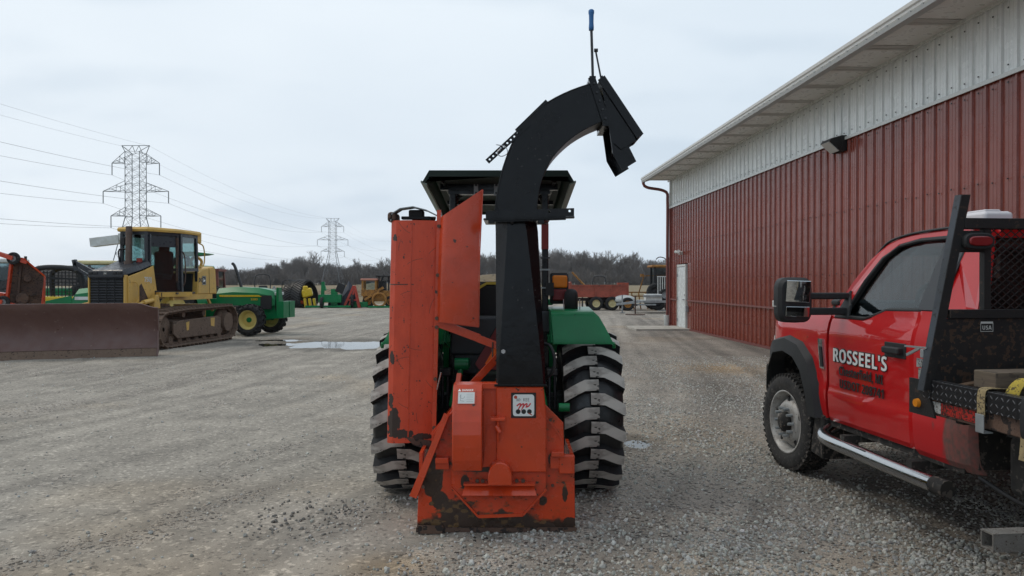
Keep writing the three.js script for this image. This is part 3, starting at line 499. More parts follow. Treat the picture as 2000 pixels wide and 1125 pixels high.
  part(s, 'side_cap', [RB(0.1, 0.12, 0.05, 0.45, 0.44, 0.012, 0.008)], mOrange);
  part(s, 'wing_rest', [PL([[-0.33, 0.775, 0.07], [-0.55, 0.25, 0.07], [-0.505, 0.235, 0.075], [-0.30, 0.755, 0.075]], 0.02), PL([[-0.505, 0.235, 0.07], [-0.505, 0.235, -0.06], [-0.30, 0.755, -0.06], [-0.30, 0.755, 0.07]], 0.012)], mOrange);
  part(s, 'brace', [BAR([-0.29, 0.70, -0.1], [-0.255, 0.98, -0.28], 0.03, 0.03), BAR([-0.42, 0.60, -0.1], [-0.2, 0.86, -0.1], 0.03, 0.04)], mOrangeIn);
  for (const [x, y] of [[0.475, 0.42], [0.345, 0.72], [0.36, 0.3], [-0.46, 0.31], [-0.33, 0.42], [0.29, 0.45], [0.03, 0.24]]) bolt(s, x, y, x < 0 && y < 0.4 ? 0.075 : y === 0.24 ? 0.042 : 0.001, mRust, 0, 0.8);
  // maker's plate
  const mk = ctex(256, 256, (c) => {
    c.fillStyle = '#151515'; c.beginPath(); c.roundRect(2, 2, 252, 252, 40); c.fill(); c.fillStyle = '#d9dcda'; c.beginPath(); c.roundRect(18, 18, 220, 220, 28); c.fill();
    c.fillStyle = '#20201f'; c.font = '46px sans-serif'; c.textAlign = 'center'; c.save(); c.translate(136, 88); c.scale(0.9, 1); c.fillText('M', -72, 0); c.font = '28px sans-serif'; c.fillText('c', -42, -10); c.font = '46px sans-serif'; c.fillText('KEE', 22, 0); c.restore();
    c.strokeStyle = '#c2333a'; c.lineWidth = 14; c.lineCap = 'round'; c.beginPath(); c.moveTo(62, 132); c.bezierCurveTo(100, 96, 104, 112, 88, 146); c.bezierCurveTo(126, 96, 138, 108, 122, 146); c.bezierCurveTo(160, 96, 174, 106, 156, 144); c.bezierCurveTo(180, 146, 190, 122, 198, 112); c.stroke();
    c.fillStyle = '#161616'; for (const x of [72, 130, 188]) { c.beginPath(); c.arc(x, 192, 24, 0, 7); c.fill(); }
    c.fillStyle = '#b0402a'; c.beginPath(); c.arc(46, 46, 17, 0, 7); c.fill(); c.save(); c.translate(196, 218); c.rotate(0.5); c.fillRect(-22, -6, 44, 10); c.restore();
  });
  part(s, 'maker_plate', [mv(new THREE.PlaneGeometry(0.157, 0.16), 0.173, 0.825, 0.0735)], M({ map: mk, roughness: 0.4 }), 'white square maker plate with black rim', true);
  // chute column: square foot to eight-sided neck
  const oct = (x0, x1, z0, z1, c, y) => [[x0 + c, y, z1], [x1 - c, y, z1], [x1, y, z1 - c], [x1, y, z0 + c], [x1 - c, y, z0], [x0 + c, y, z0], [x0, y, z0 + c], [x0, y, z1 - c]];
  part(s, 'chute_column', [loft([oct(0.0, 0.312, -0.24, 0.062, 0.012, 0.945), oct(0.0, 0.308, -0.24, 0.06, 0.02, 1.1), oct(-0.006, 0.268, -0.27, 0.02, 0.075, 1.93), oct(-0.008, 0.26, -0.27, 0.015, 0.078, 1.99)], { crease: 0.2 })], mBlackPaint);
  part(s, 'column_foot', [RB(0.335, 0.014, 0.33, 0.156, 0.95, -0.09, 0.003)], mBlackPaint);
  bolt(s, 0.045, 1.165, 0.058, mSteel, 0, 1.15); bolt(s, 0.262, 1.165, 0.058, mBlackPaint, 0, 0.9);
  part(s, 'swivel_plate', [RB(0.42, 0.012, 0.4, 0.13, 2.0, -0.12, 0.003)], mBlackPaint);
  part(s, 'swivel_arm', [X([[-0.065, 2.0], [0.49, 2.018], [0.49, 2.068], [-0.065, 2.05]], 0.012, 0, [circPath(0.335, 2.045, 0.008), circPath(0.462, 2.05, 0.008)]).translate(0, 0, 0.085), B(0.56, 0.01, 0.06, 0.213, 2.004, 0.06, 0, 0, 0.03), X([[-0.04, 1.982], [0.44, 1.996], [0.44, 2.024], [-0.04, 2.01]], 0.01).translate(0, 0, 0.06)], mBlackPaint);
  part(s, 'swivel_clamp', [RB(0.04, 0.03, 0.05, -0.03, 1.985, 0.06, 0.004)], mBlackPaint); part(s, 'swivel_clamp', [RB(0.04, 0.03, 0.05, 0.285, 1.985, 0.06, 0.004)], mBlackPaint);
  for (const x of [-0.02, 0.1, 0.27]) bolt(s, x, 1.982, 0.035, mBlackMatt, 0, 0.8);
  // elbow
  const out = [[-0.008, 2.05], [0.016, 2.213], [0.05, 2.347], [0.11, 2.50], [0.20, 2.634], [0.319, 2.741], [0.47, 2.82], [0.622, 2.872]], inn = [[0.258, 2.05], [0.268, 2.162], [0.292, 2.263], [0.342, 2.374], [0.41, 2.459], [0.494, 2.533], [0.588, 2.59], [0.68, 2.63]];
  const so = new THREE.SplineCurve(out.map((p) => new THREE.Vector2(...p))), si = new THREE.SplineCurve(inn.map((p) => new THREE.Vector2(...p)));
  const N = 22, oo = [], ii = []; for (let k = 0; k <= N; k++) { const a = so.getPoint(k / N), b = si.getPoint(k / N); oo.push([a.x, a.y]); ii.push([b.x, b.y]); }
  const cheek = X([...oo, ...ii.slice().reverse()], 0.008);
  const wall = (pts, t) => { const r = pts.map(([x, y], k) => { const a = pts[Math.max(0, k - 1)], b = pts[Math.min(N, k + 1)], l = Math.hypot(b[0] - a[0], b[1] - a[1]), nx = -(b[1] - a[1]) / l * t, ny = (b[0] - a[0]) / l * t; return [[x, y, 0.012], [x, y, -0.262], [x + nx, y + ny, -0.262], [x + nx, y + ny, 0.012]]; }); return loft(r, { crease: 0.5 }); };
  part(s, 'chute_elbow', [cheek.clone().translate(0, 0, 0.012), cheek.translate(0, 0, -0.27)], mBlackPaint);
  part(s, 'elbow_back', [wall(oo, 0.007)], mBlackPaint); part(s, 'elbow_liner', [wall(ii, 0.007)], M({ color: lin(0.12, 0.12, 0.125), roughness: 0.35, metalness: 0.4 }));
  // weld beads along the elbow's corners, and bolts round its mouth
  for (const pts of [oo, ii]) part(s, 'weld_bead', [T(pts.filter((_, k) => k % 2 === 0).map(([x, y]) => [x, y, 0.0215]), 0.0035, 5, 40)], mBlackPaint);
  for (let k = 0; k < 5; k++) bolt(s, mixf(0.612, 0.702, (k + 0.5) / 5), mixf(2.89, 2.615, (k + 0.5) / 5), 0.04, mDarkMetal, 0, 0.6);
  part(s, 'mouth_flange', [-0.275, 0.027].map((z) => BAR([0.605, 2.905, z], [0.705, 2.60, z], 0.022, 0.045)).concat([BAR([0.612, 2.90, -0.29], [0.612, 2.90, 0.04], 0.04, 0.022), BAR([0.70, 2.605, -0.29], [0.70, 2.605, 0.04], 0.05, 0.022)]), mBlackPaint);
  const hs = [[0.66, 2.905], [0.712, 2.615], [0.74, 2.42], [0.80, 2.315], [0.89, 2.37], [0.845, 2.46], [0.905, 2.545], [0.685, 2.905]];
  part(s, 'hood_cheek', [X(hs, 0.006).translate(0, 0, 0.03)], mBlackPaint); part(s, 'hood_cheek', [X(hs, 0.006).translate(0, 0, -0.288)], mBlackPaint);
  part(s, 'hood_back', [PL([[0.672, 2.912, 0.052], [0.925, 2.535, 0.052], [0.925, 2.535, -0.30], [0.672, 2.912, -0.30]], 0.012), BAR([0.665, 2.897, 0.048], [0.912, 2.528, 0.048], 0.012, 0.05), BAR([0.665, 2.897, -0.296], [0.912, 2.528, -0.296], 0.012, 0.05)], mBlackPaint);
  part(s, 'hood_flap', [PL([[0.742, 2.475, 0.022], [0.858, 2.535, 0.022], [0.885, 2.515, -0.28], [0.765, 2.45, -0.28]], 0.01), X([[0.745, 2.485], [0.855, 2.54], [0.888, 2.50], [0.79, 2.445]], 0.01).translate(0, 0, 0.04)], mBlackPaint);
  part(s, 'hood_tab', [BAR([0.742, 2.75, -0.1], [0.72, 2.80, -0.1], 0.012, 0.05)], mBlackPaint);
  part(s, 'control_rod', [BAR([0.628, 2.90, -0.1], [0.617, 3.26, -0.1], 0.016, 0.02)], mDarkMetal); part(s, 'control_rod_brace', [C([0.645, 3.115, -0.1], [0.685, 2.91, -0.1], 0.006)], mDarkMetal);
  part(s, 'rod_bolt', [C([0.635, 3.115, -0.1], [0.66, 3.115, -0.1], 0.012, 0.012, 6)], mDarkMetal);
  part(s, 'grip', [L([[0, 0], [0.016, 0], [0.017, 0.02], [0.015, 0.05], [0.016, 0.1], [0.019, 0.11], [0.019, 0.128], [0.012, 0.135], [0, 0.135]], 14).translate(0, 3.245, 0).rotateZ(0).translate(0.617, 0, -0.1)], M({ color: lin(0.02, 0.13, 0.34), roughness: 0.5 }), 'blue rubber grip');
  // perforated stay bar
  const hl = []; for (let k = 0; k < 10; k++) hl.push(circPath(0.022 + k * 0.0305, 0.0, 0.0065));
  part(s, 'stay_bar', [X([[0, -0.017], [0.36, -0.017], [0.36, 0.017], [0, 0.017]], 0.007, 0, hl).rotateZ(0.745).translate(-0.058, 2.37, 0.02)], mBlackPaint);
  part(s, 'stay_flange', [BAR([0.13, 2.565, 0.012], [0.325, 2.755, 0.012], 0.022, 0.03)], mBlackPaint);
  part(s, 'clevis_pin', [C([0.028, 2.452, 0.05], [0.028, 2.452, -0.03], 0.006), T([[0.028, 2.45, 0.045], [0.005, 2.42, 0.05], [0.03, 2.40, 0.05], [0.07, 2.42, 0.045], [0.06, 2.46, 0.04], [0.0, 2.475, 0.045]], 0.003, 6, 30)], mSteel);
  // folded wing: trough with auger inside
  const prof = [[-0.60, -0.60], [-0.68, -0.55], [-0.722, -0.46], [-0.728, -0.36], [-0.715, -0.295], [-0.68, -0.262], [-0.62, -0.248], [-0.573, -0.244], [-0.405, -0.285]], inr = prof.map(([x, z], k) => [x + (k < 5 ? 0.008 : 0.002), z + (k < 2 ? 0.004 : -0.008)]).reverse();
  const trough = prof.concat(inr), ringAt = (y, dx, cut = 0) => trough.map(([x, z]) => [x + dx, y - cut * (x + 0.405), z]);
  const tTex = dtex(1024, (u, v) => {
    const x = mixf(-0.78, -0.38, u), y = mixf(0.5, 2.05, v), n = fbm(u * 5, v * 14, 5, 341), m = fbm(u * 16, v * 60, 4, 343), k = fbm(u * 34, v * 110, 3, 347);
    let c = lerp3(hex(0xc94625), hex(0xbd4022), sstep(0.3, 0.7, n)), bare = sstep(0.69, 0.72, k * 0.6 + m * 0.25 + n * 0.15);
    for (const [px, py, rx, ry, a] of [[-0.70, 0.66, 0.06, 0.12, 0.95], [-0.66, 0.58, 0.12, 0.04, 1.0], [-0.72, 0.8, 0.03, 0.08, 0.8], [-0.71, 1.09, 0.025, 0.07, 0.85], [-0.69, 1.9, 0.03, 0.05, 0.7], [-0.5, 0.56, 0.1, 0.03, 0.9]]) bare = Math.max(bare, sstep(0.52, 0.56, a * Math.exp(-Math.pow((x - px) / rx, 2) - Math.pow((y - py) / ry, 2)) * (0.45 + 0.5 * m + 0.55 * k)));
    bare = Math.max(bare, Math.abs(y - 1.585 - 0.004 * n) < 0.0035 && x < -0.54 && m > 0.4 ? 0.8 : 0);
    for (let q = 0; q < 15; q++) { const sx = -0.74 + hash(q, 1, 8) * 0.33, sy = 0.6 + hash(q, 2, 8) * 1.4, a = hash(q, 3, 8) * 3.1, dx = x - sx, dy = y - sy, al = dx * Math.cos(a) + dy * Math.sin(a), ac = -dx * Math.sin(a) + dy * Math.cos(a); if (Math.abs(al) < 0.03 + 0.03 * hash(q, 4, 8) && Math.abs(ac + 0.15 * al * al * 20) < 0.0016) bare = Math.max(bare, 0.55); }
    c = lerp3(c, hex(0x33251f), bare); const g = (hash(Math.floor(u * 512), Math.floor(v * 1024), 2) - 0.5) * 8; return [c[0] + g, c[1] + g, c[2] + g];
  }, true, 512);
  const mTrough = M({ map: tTex, roughness: 0.42, bumpMap: rep(lumpN, 0.5), bumpScale: 0.002 });
  part(s, 'wing_trough', [loft([ringAt(0.53, -0.032, -0.06), ringAt(0.9, -0.024), ringAt(1.4, -0.014), ringAt(2.02, 0)], { crease: 0.35 })].map((g) => { g = fin(g); const p = g.attributes.position, uv = g.attributes.uv; for (let i = 0; i < p.count; i++) uv.setXY(i, (p.getX(i) + 0.78) / 0.4, (p.getY(i) - 0.5) / 1.55); return g; }), mTrough, 'tall orange auger trough folded upright', true);
  part(s, 'trough_seam', [BAR([-0.6, 0.56, -0.245], [-0.572, 2.015, -0.245], 0.006, 0.006)], mOrangeIn);
  part(s, 'trough_foot', [PL([[-0.62, 0.56, -0.252], [-0.44, 0.53, -0.275], [-0.455, 0.47, -0.275], [-0.56, 0.50, -0.26]], 0.01)], mRust);
  part(s, 'auger_shaft', [C([-0.59, 0.58, -0.43], [-0.565, 2.09, -0.43], 0.03)], mDarkMetal);
  part(s, 'auger_flight', [sheet((u, v) => { const a = u * Math.PI * 2 * 6, r = mixf(0.028, 0.135, v), y = mixf(0.62, 2.06, u); return [-0.577 + (u - 0.5) * 0.025 + r * Math.cos(a), y, -0.43 + r * Math.sin(a)]; }, 150, 1, 0.008)], mRust);
  part(s, 'end_bearing', [RB(0.1, 0.05, 0.1, -0.56, 2.075, -0.40, 0.01), RB(0.2, 0.02, 0.06, -0.56, 2.045, -0.38, 0.004)], mBlackMatt);
  part(s, 'end_strap', [sheet((u, v) => { const p = along([[-0.725, 2.015], [-0.715, 2.07], [-0.66, 2.105], [-0.57, 2.118], [-0.48, 2.095], [-0.40, 2.055], [-0.392, 2.0]], u); return [p[0], p[1], mixf(-0.28, -0.4, v)]; }, 18, 1, 0.006)], mGalv);
  part(s, 'end_guard', [RB(0.06, 0.07, 0.2, -0.715, 2.045, -0.38, 0.02)], mRust);
  part(s, 'hinge_bar', [BAR([-0.392, 2.09, -0.275], [-0.43, 0.52, -0.275], 0.028, 0.026)], mOrangeIn);
  for (let k = 0; k < 6; k++) { const y = [1.98, 1.65, 1.36, 1.3, 0.95, 0.62][k]; bolt(s, -0.39 - (2.09 - y) * 0.024, y, -0.262, mRust, 0, 1); }
  part(s, 'hinge_lever', [C([-0.405, 0.88, -0.25], [-0.375, 1.0, -0.22], 0.006)], mSteel);
  part(s, 'deflector_panel', [sheet((u, v) => { const t = along([[-0.39, 2.03], [-0.096, 2.222]], u), q = along([[-0.413, 1.338], [-0.123, 1.306]], u), bow = 0.02 * Math.sin(u * Math.PI) - (u < 0.12 ? (0.12 - u) * 0.35 : 0); return [mixf(q[0], t[0], v) - 0.012 * Math.sin(v * Math.PI) * u, mixf(q[1], t[1], v), -0.235 + bow + 0.012 * Math.sin(v * 3 + u)]; }, 14, 12, 0.006)], mOrange, 'orange deflector plate with a slanted top edge');
  part(s, 'panel_edge', [BAR([-0.096, 2.222, -0.235], [-0.118, 1.76, -0.232], 0.008, 0.014), BAR([-0.118, 1.76, -0.232], [-0.123, 1.305, -0.236], 0.008, 0.014), BAR([-0.39, 2.03, -0.265], [-0.096, 2.222, -0.238], 0.012, 0.008), BAR([-0.413, 1.336, -0.262], [-0.123, 1.304, -0.236], 0.012, 0.01)], mOrangeIn);
  part(s, 'stay_arm', [BAR([-0.42, 1.335, -0.27], [-0.12, 1.225, -0.26], 0.012, 0.055), BAR([-0.13, 1.225, -0.25], [0.03, 1.165, -0.24], 0.012, 0.05), B(0.15, 0.05, 0.03, -0.35, 1.335, -0.28)], mOrangeIn);
  part(s, 'lower_stay', [BAR([-0.16, 0.93, -0.16], [0.02, 1.12, -0.2], 0.02, 0.045)], mOrangeIn);
  part(s, 'stay_pin', [C([-0.03, 1.2, -0.235], [-0.03, 1.09, -0.235], 0.005)], mRust);
  part(s, 'hydraulic_hose', [T([[0.30, 1.2, -0.1], [0.345, 1.19, -0.06], [0.375, 1.1, -0.03], [0.355, 1.01, -0.05], [0.31, 0.97, -0.12]], 0.011, 8, 30)], mBlackMatt);
}
// ---------------------------------------------------------------- tractor carrying the blower
{
  const t = thing('utility_tractor', 'green utility tractor with canopy seen from behind, snow blower on its hitch', 'tractor', [-0.10, 0, -6.07]);
  for (const sd of [-1, 1]) farmWheel(t, 'rear_wheel', sd * 0.695, 0.6, 0, 0.615, 0.43, 0.31, sd, { lugs: 19, sweep: -0.135, nuts: 8, thick: 0.108, lug: 0.055 });
  for (const sd of [-1, 1]) farmWheel(t, 'front_wheel', sd * 0.62, 0.42, -2.02, 0.425, 0.3, 0.21, sd, { lugs: 16, sweep: -0.2, thick: 0.07, lug: 0.035, });
  part(t, 'rear_axle', [C([-0.6, 0.6, 0], [0.6, 0.6, 0], 0.1, 0.1, 14), B(0.2, 0.26, 0.28, -0.42, 0.6, 0), B(0.2, 0.26, 0.28, 0.42, 0.6, 0)], mCast);
  part(t, 'transmission', [RB(0.46, 0.5, 1.0, 0, 0.68, -0.35, 0.03), RB(0.36, 0.3, 0.25, 0, 0.78, 0.2, 0.03)], mCast);
  part(t, 'pto_guard', [XS([[0.26, 0.5], [0.42, 0.5], [0.44, 0.62], [0.34, 0.72], [0.26, 0.72]], -0.12, 0.12)], mBlackMatt);
  part(t, 'engine_block', [RB(0.44, 0.5, 1.3, 0, 0.68, -1.5, 0.03)], mCast);
  part(t, 'hood', [loft([[-0.85, 1.28, 0.3], [-1.4, 1.3, 0.29], [-2.1, 1.24, 0.27], [-2.45, 1.1, 0.25]].map(([z, y, w]) => [[-w, 0.82, z], [-w, y - 0.12, z], [-w + 0.1, y, z], [w - 0.1, y, z], [w, y - 0.12, z], [w, 0.82, z]]), { crease: 0.5 })], mGreen);
  part(t, 'dashboard', [RB(0.42, 0.45, 0.2, 0, 1.15, -0.8, 0.04)], mBlackMatt);
  part(t, 'steering_wheel', [new THREE.TorusGeometry(0.19, 0.015, 8, 28).rotateX(-0.9).translate(0, 1.42, -0.62), C([0, 1.42, -0.62], [0, 1.2, -0.78], 0.02)], mBlackMatt);
  part(t, 'platform', [RB(0.86, 0.05, 0.9, 0, 0.9, -0.35, 0.01)], mBlackMatt);
  // fuel tank cover and rear console between the posts
  part(t, 'rear_console', [RB(0.72, 0.30, 0.16, -0.02, 1.19, 0.10, 0.025), RB(0.66, 0.16, 0.12, -0.02, 0.97, 0.11, 0.02)], mGreyPl);
  part(t, 'rear_bulkhead', [RB(0.62, 0.45, 0.06, 0, 0.95, -0.05, 0.01)], mBlackMatt);
  part(t, 'seat', [RB(0.46, 0.1, 0.42, 0.0, 1.28, -0.28, 0.04), RB(0.44, 0.42, 0.1, 0.0, 1.40, -0.12, 0.05, 0.12)], mBlackMatt);
  part(t, 'seat_trim', [sheet((u, v) => { const p = along([[-0.235, 1.2], [-0.225, 1.42], [-0.19, 1.53], [-0.1, 1.585], [0.1, 1.585], [0.19, 1.53], [0.225, 1.42], [0.235, 1.2]], u); return [p[0], p[1], mixf(-0.2, -0.045, v)]; }, 28, 1, 0.02)], mSeat, 'yellow seat edging');
  // slow-vehicle triangle
  const tri = (h, y0, c) => [[-h + c, y0], [h - c, y0], [h, y0 + c * 1.4], [c * 0.9, y0 + h * 1.72 - c * 0.3], [-c * 0.9, y0 + h * 1.72 - c * 0.3], [-h, y0 + c * 1.4]];
  const sm = part(t, 'warning_triangle', [X(tri(0.2, 0.965, 0.03), 0.006).translate(0.03, 0, 0.455)], M({ color: lin(0.16, 0.012, 0.014), roughness: 0.4 }), 'orange triangle with dark red border');
  part(sm, 'triangle_centre', [X([[-0.13, 1.005], [0.13, 1.005], [0, 1.23]], 0.003).translate(0.03, 0, 0.4612)], M({ color: lin(0.95, 0.16, 0.008), roughness: 0.5 }));
  part(sm, 'triangle_backing', [X(tri(0.215, 0.955, 0.03), 0.004).translate(0.03, 0, 0.45)], mBlackMatt);
  part(t, 'triangle_bracket', [B(0.05, 0.1, 0.34, 0.03, 1.0, 0.28)], mBlackMatt);
  // hitch
  for (const sd of [-1, 1]) {
    part(t, 'lift_arm', [BAR([sd * 0.24, 0.98, 0.1], [sd * 0.27, 1.0, 0.42], 0.05, 0.07), C([sd * 0.22, 1.0, 0.42], [sd * 0.32, 1.0, 0.42], 0.045)], mGreen);
    part(t, 'lift_link', [C([sd * 0.27, 0.99, 0.42], [sd * 0.36, 0.55, 0.55], 0.02), C([sd * 0.30, 0.85, 0.46], [sd * 0.33, 0.7, 0.5], 0.032)], mGreenDark);
    part(t, 'lower_link', [BAR([sd * 0.25, 0.45, 0], [sd * 0.36, 0.5, 0.75], 0.035, 0.07)], mGreenDark);
    part(t, 'link_ball', [C([sd * 0.43, 0.72, 0.66], [sd * 0.505, 0.72, 0.66], 0.03, 0.03, 12)], mGreen);
    part(t, 'fender_strut', [BAR([sd * 0.40, 0.75, 0.05], [sd * 0.40, 1.2, 0.16], 0.06, 0.05), B(0.1, 0.05, 0.2, sd * 0.42, 1.18, 0.2)], mGreenDark);
    part(t, 'coupler_bank', [RB(0.09, 0.06, 0.08, sd * 0.4, 0.93, 0.3, 0.01), C([sd * 0.38, 0.9, 0.33], [sd * 0.38, 0.66, 0.35], 0.012), C([sd * 0.42, 0.9, 0.33], [sd * 0.42, 0.66, 0.35], 0.012)], mDarkMetal);
    // fender: flat-topped shell wrapped over the tyre
    const rows = [[0.40, 0.835, 1.165, 0.545], [0.398, 0.825, 1.195, 0.54], [0.39, 0.775, 1.30, 0.50], [0.385, 0.735, 1.372, 0.47], [0.385, 0.722, 1.386, 0.455], [0.385, 0.715, 1.395, 0.42], [0.385, 0.73, 1.41, 0.0], [0.38, 0.76, 1.38, -0.4], [0.38, 0.77, 1.2, -0.66], [0.38, 0.77, 0.98, -0.76]];
    const fd = part(t, 'fender', [sheet((u, v) => { const r = along(rows, u); return [sd * mixf(r[0], r[1], v), r[2] - (v > 0.96 ? 0.02 : 0), r[3]]; }, 27, 14, sd > 0 ? -0.008 : 0.008, 0.5), PL(sd > 0 ? [[0.385, 0.95, -0.7], [0.385, 1.17, 0.52], [0.382, 1.4, 0.34], [0.382, 1.41, -0.3]] : [[-0.385, 0.95, -0.7], [-0.382, 1.41, -0.3], [-0.382, 1.4, 0.34], [-0.385, 1.17, 0.52]], 0.01)], mGreen);
    part(fd, 'fender_lip', [BAR([sd * 0.395, 1.165, 0.532], [sd * 0.832, 1.165, 0.532], 0.025, 0.016), BAR([sd * 0.833, 1.165, 0.532], [sd * 0.84, 1.13, 0.515], 0.02, 0.02)], mGreen);
    // posts
    const po = part(t, 'roll_bar_post', [RB(0.062, 0.62, 0.085, sd * 0.355, 1.04, 0.12, 0.008), RB(0.05, 1.0, 0.075, sd * 0.355, 1.82, 0.12, 0.008)], mBlackPaint);
    part(po, 'red_sleeve', [RB(0.054, 0.2, 0.079, sd * 0.355, 1.955, 0.12, 0.006)], M({ color: lin(0.22, 0.02, 0.018), roughness: 0.5 }));
    for (const y of [1.79, 1.70, 1.56]) part(po, 'clamp_band', [B(0.075, 0.012, 0.095, sd * 0.355, y, 0.12)], y === 1.79 ? mDarkMetal : mGalv);
    part(t, 'post_foot', [RB(0.09, 0.16, 0.14, sd * 0.355, 1.3, 0.12, 0.01)], mGreyPl);
    // tail lamp
    const lm = part(t, 'tail_lamp', [XS([[-0.05, 1.435], [0.03, 1.435], [0.05, 1.5], [0.05, 1.62], [0.02, 1.675], [-0.05, 1.675]], sd > 0 ? 0.395 : -0.535, sd > 0 ? 0.535 : -0.395, 0.012), B(0.06, 0.1, 0.05, sd * 0.39, 1.55, 0.06)].map((g) => g.translate(0, 0, 0.12)), mBlackMatt);
    part(lm, 'amber_lens', [RB(0.115, 0.098, 0.045, sd * 0.468, 1.607, 0.16, 0.015)], M({ color: lin(0.72, 0.2, 0.008), roughness: 0.25, ...bump(fineN, 0.03, 0.002) }));
    part(lm, 'red_lens', [RB(0.115, 0.09, 0.045, sd * 0.468, 1.505, 0.16, 0.015)], M({ color: lin(0.17, 0.016, 0.018), roughness: 0.25, ...bump(fineN, 0.03, 0.002) }));
  }
  part(t, 'cross_shaft', [C([-0.36, 0.97, 0.06], [0.36, 0.97, 0.06], 0.045)], mGreenDark);
  part(t, 'top_link', [C([0.02, 0.92, 0.3], [0.02, 0.98, 0.75], 0.022), C([0.02, 0.93, 0.4], [0.02, 0.96, 0.62], 0.034)], mGreenDark);
  part(t, 'drawbar', [B(0.08, 0.05, 1.0, 0, 0.36, 0.2)], mDarkMetal);
  part(t, 'green_cap', [RB(0.08, 0.05, 0.08, 0.4, 1.44, -0.25, 0.015)], mGreen); part(t, 'side_bracket', [RB(0.07, 0.035, 0.05, -0.31, 1.365, 0.2, 0.006)], mGreen);
  const wl = part(t, 'work_lamp', [L([[0, 0], [0.052, 0], [0.052, 0.1], [0.048, 0.125], [0.035, 0.145], [0, 0.155]], 18).translate(0.55, 1.40, 0.22)], mBlackMatt); part(wl, 'wire_guard', [C([0.49, 1.4, 0.27], [0.49, 1.475, 0.27], 0.004), C([0.612, 1.4, 0.27], [0.612, 1.475, 0.27], 0.004)], mSteel);
  // canopy
  const cs = (z, y, k) => [[-0.555 * k, y - 0.065, z], [-0.505 * k, y + 0.02, z], [0.505 * k, y + 0.02, z], [0.555 * k, y - 0.065, z], [0.53 * k, y - 0.065, z], [0.485 * k, y - 0.005, z], [-0.485 * k, y - 0.005, z], [-0.53 * k, y - 0.065, z]].reverse();
  const cn = part(t, 'canopy', [loft([cs(0.46, 2.4, 1), cs(0.3, 2.405, 1), cs(-0.3, 2.38, 1.01), cs(-0.95, 2.30, 1.0), cs(-1.05, 2.28, 0.98)], { crease: 0.4 }), B(1.02, 0.035, 0.02, 0, 2.39, 0.465), B(1.02, 0.06, 0.02, 0, 2.26, -1.05)], M({ color: lin(0.004, 0.014, 0.009), roughness: 0.75 }), 'dark green canopy roof seen from below');
  part(cn, 'headliner', [PL([[-0.47, 2.385, 0.44], [0.47, 2.385, 0.44], [0.47, 2.26, -1.02], [-0.47, 2.26, -1.02]], 0.01)], mBlackMatt);
  for (const sd of [-1, 1]) part(cn, 'side_lip', [BAR([sd * 0.545, 2.33, 0.45], [sd * 0.55, 2.205, -1.03], 0.05, 0.012, sd * -0.5)], M({ color: lin(0.14, 0.18, 0.15), roughness: 0.4 }));
  part(cn, 'canopy_beam', [B(0.9, 0.06, 0.06, 0, 2.34, 0.16), B(0.9, 0.05, 0.05, 0, 2.29, -0.5)], mBlackPaint);
  part(t, 'roll_bar_top', [B(0.78, 0.07, 0.09, 0, 2.315, 0.12)], mBlackPaint);
  for (const x of [-0.155, 0.0]) { const bk = part(cn, 'mounting_plate', [X([[-0.018, 0], [0.018, 0], [0.018, 0.1], [-0.018, 0.1]], 0.006, 0.002).translate(x - 0.02, 2.265, 0.185)], mGalv); for (const y of [2.285, 2.345]) bolt(bk, x - 0.02, y, 0.19, mDarkMetal, 0, 0.8); }
  for (const sd of [-1, 1]) part(cn, 'canopy_strut', [C([sd * 0.36, 2.2, 0.12], [sd * 0.40, 2.34, -0.4], 0.014), C([sd * 0.42, 2.36, 0.3], [sd * 0.4, 2.3, -0.4], 0.012)], mDarkMetal);
  part(cn, 'arched_rib', [T([[-0.36, 2.16, 0.0], [-0.33, 2.27, 0], [-0.22, 2.32, 0], [0.22, 2.32, 0], [0.33, 2.27, 0], [0.36, 2.16, 0]], 0.02, 8, 30)], mBlackPaint);
}
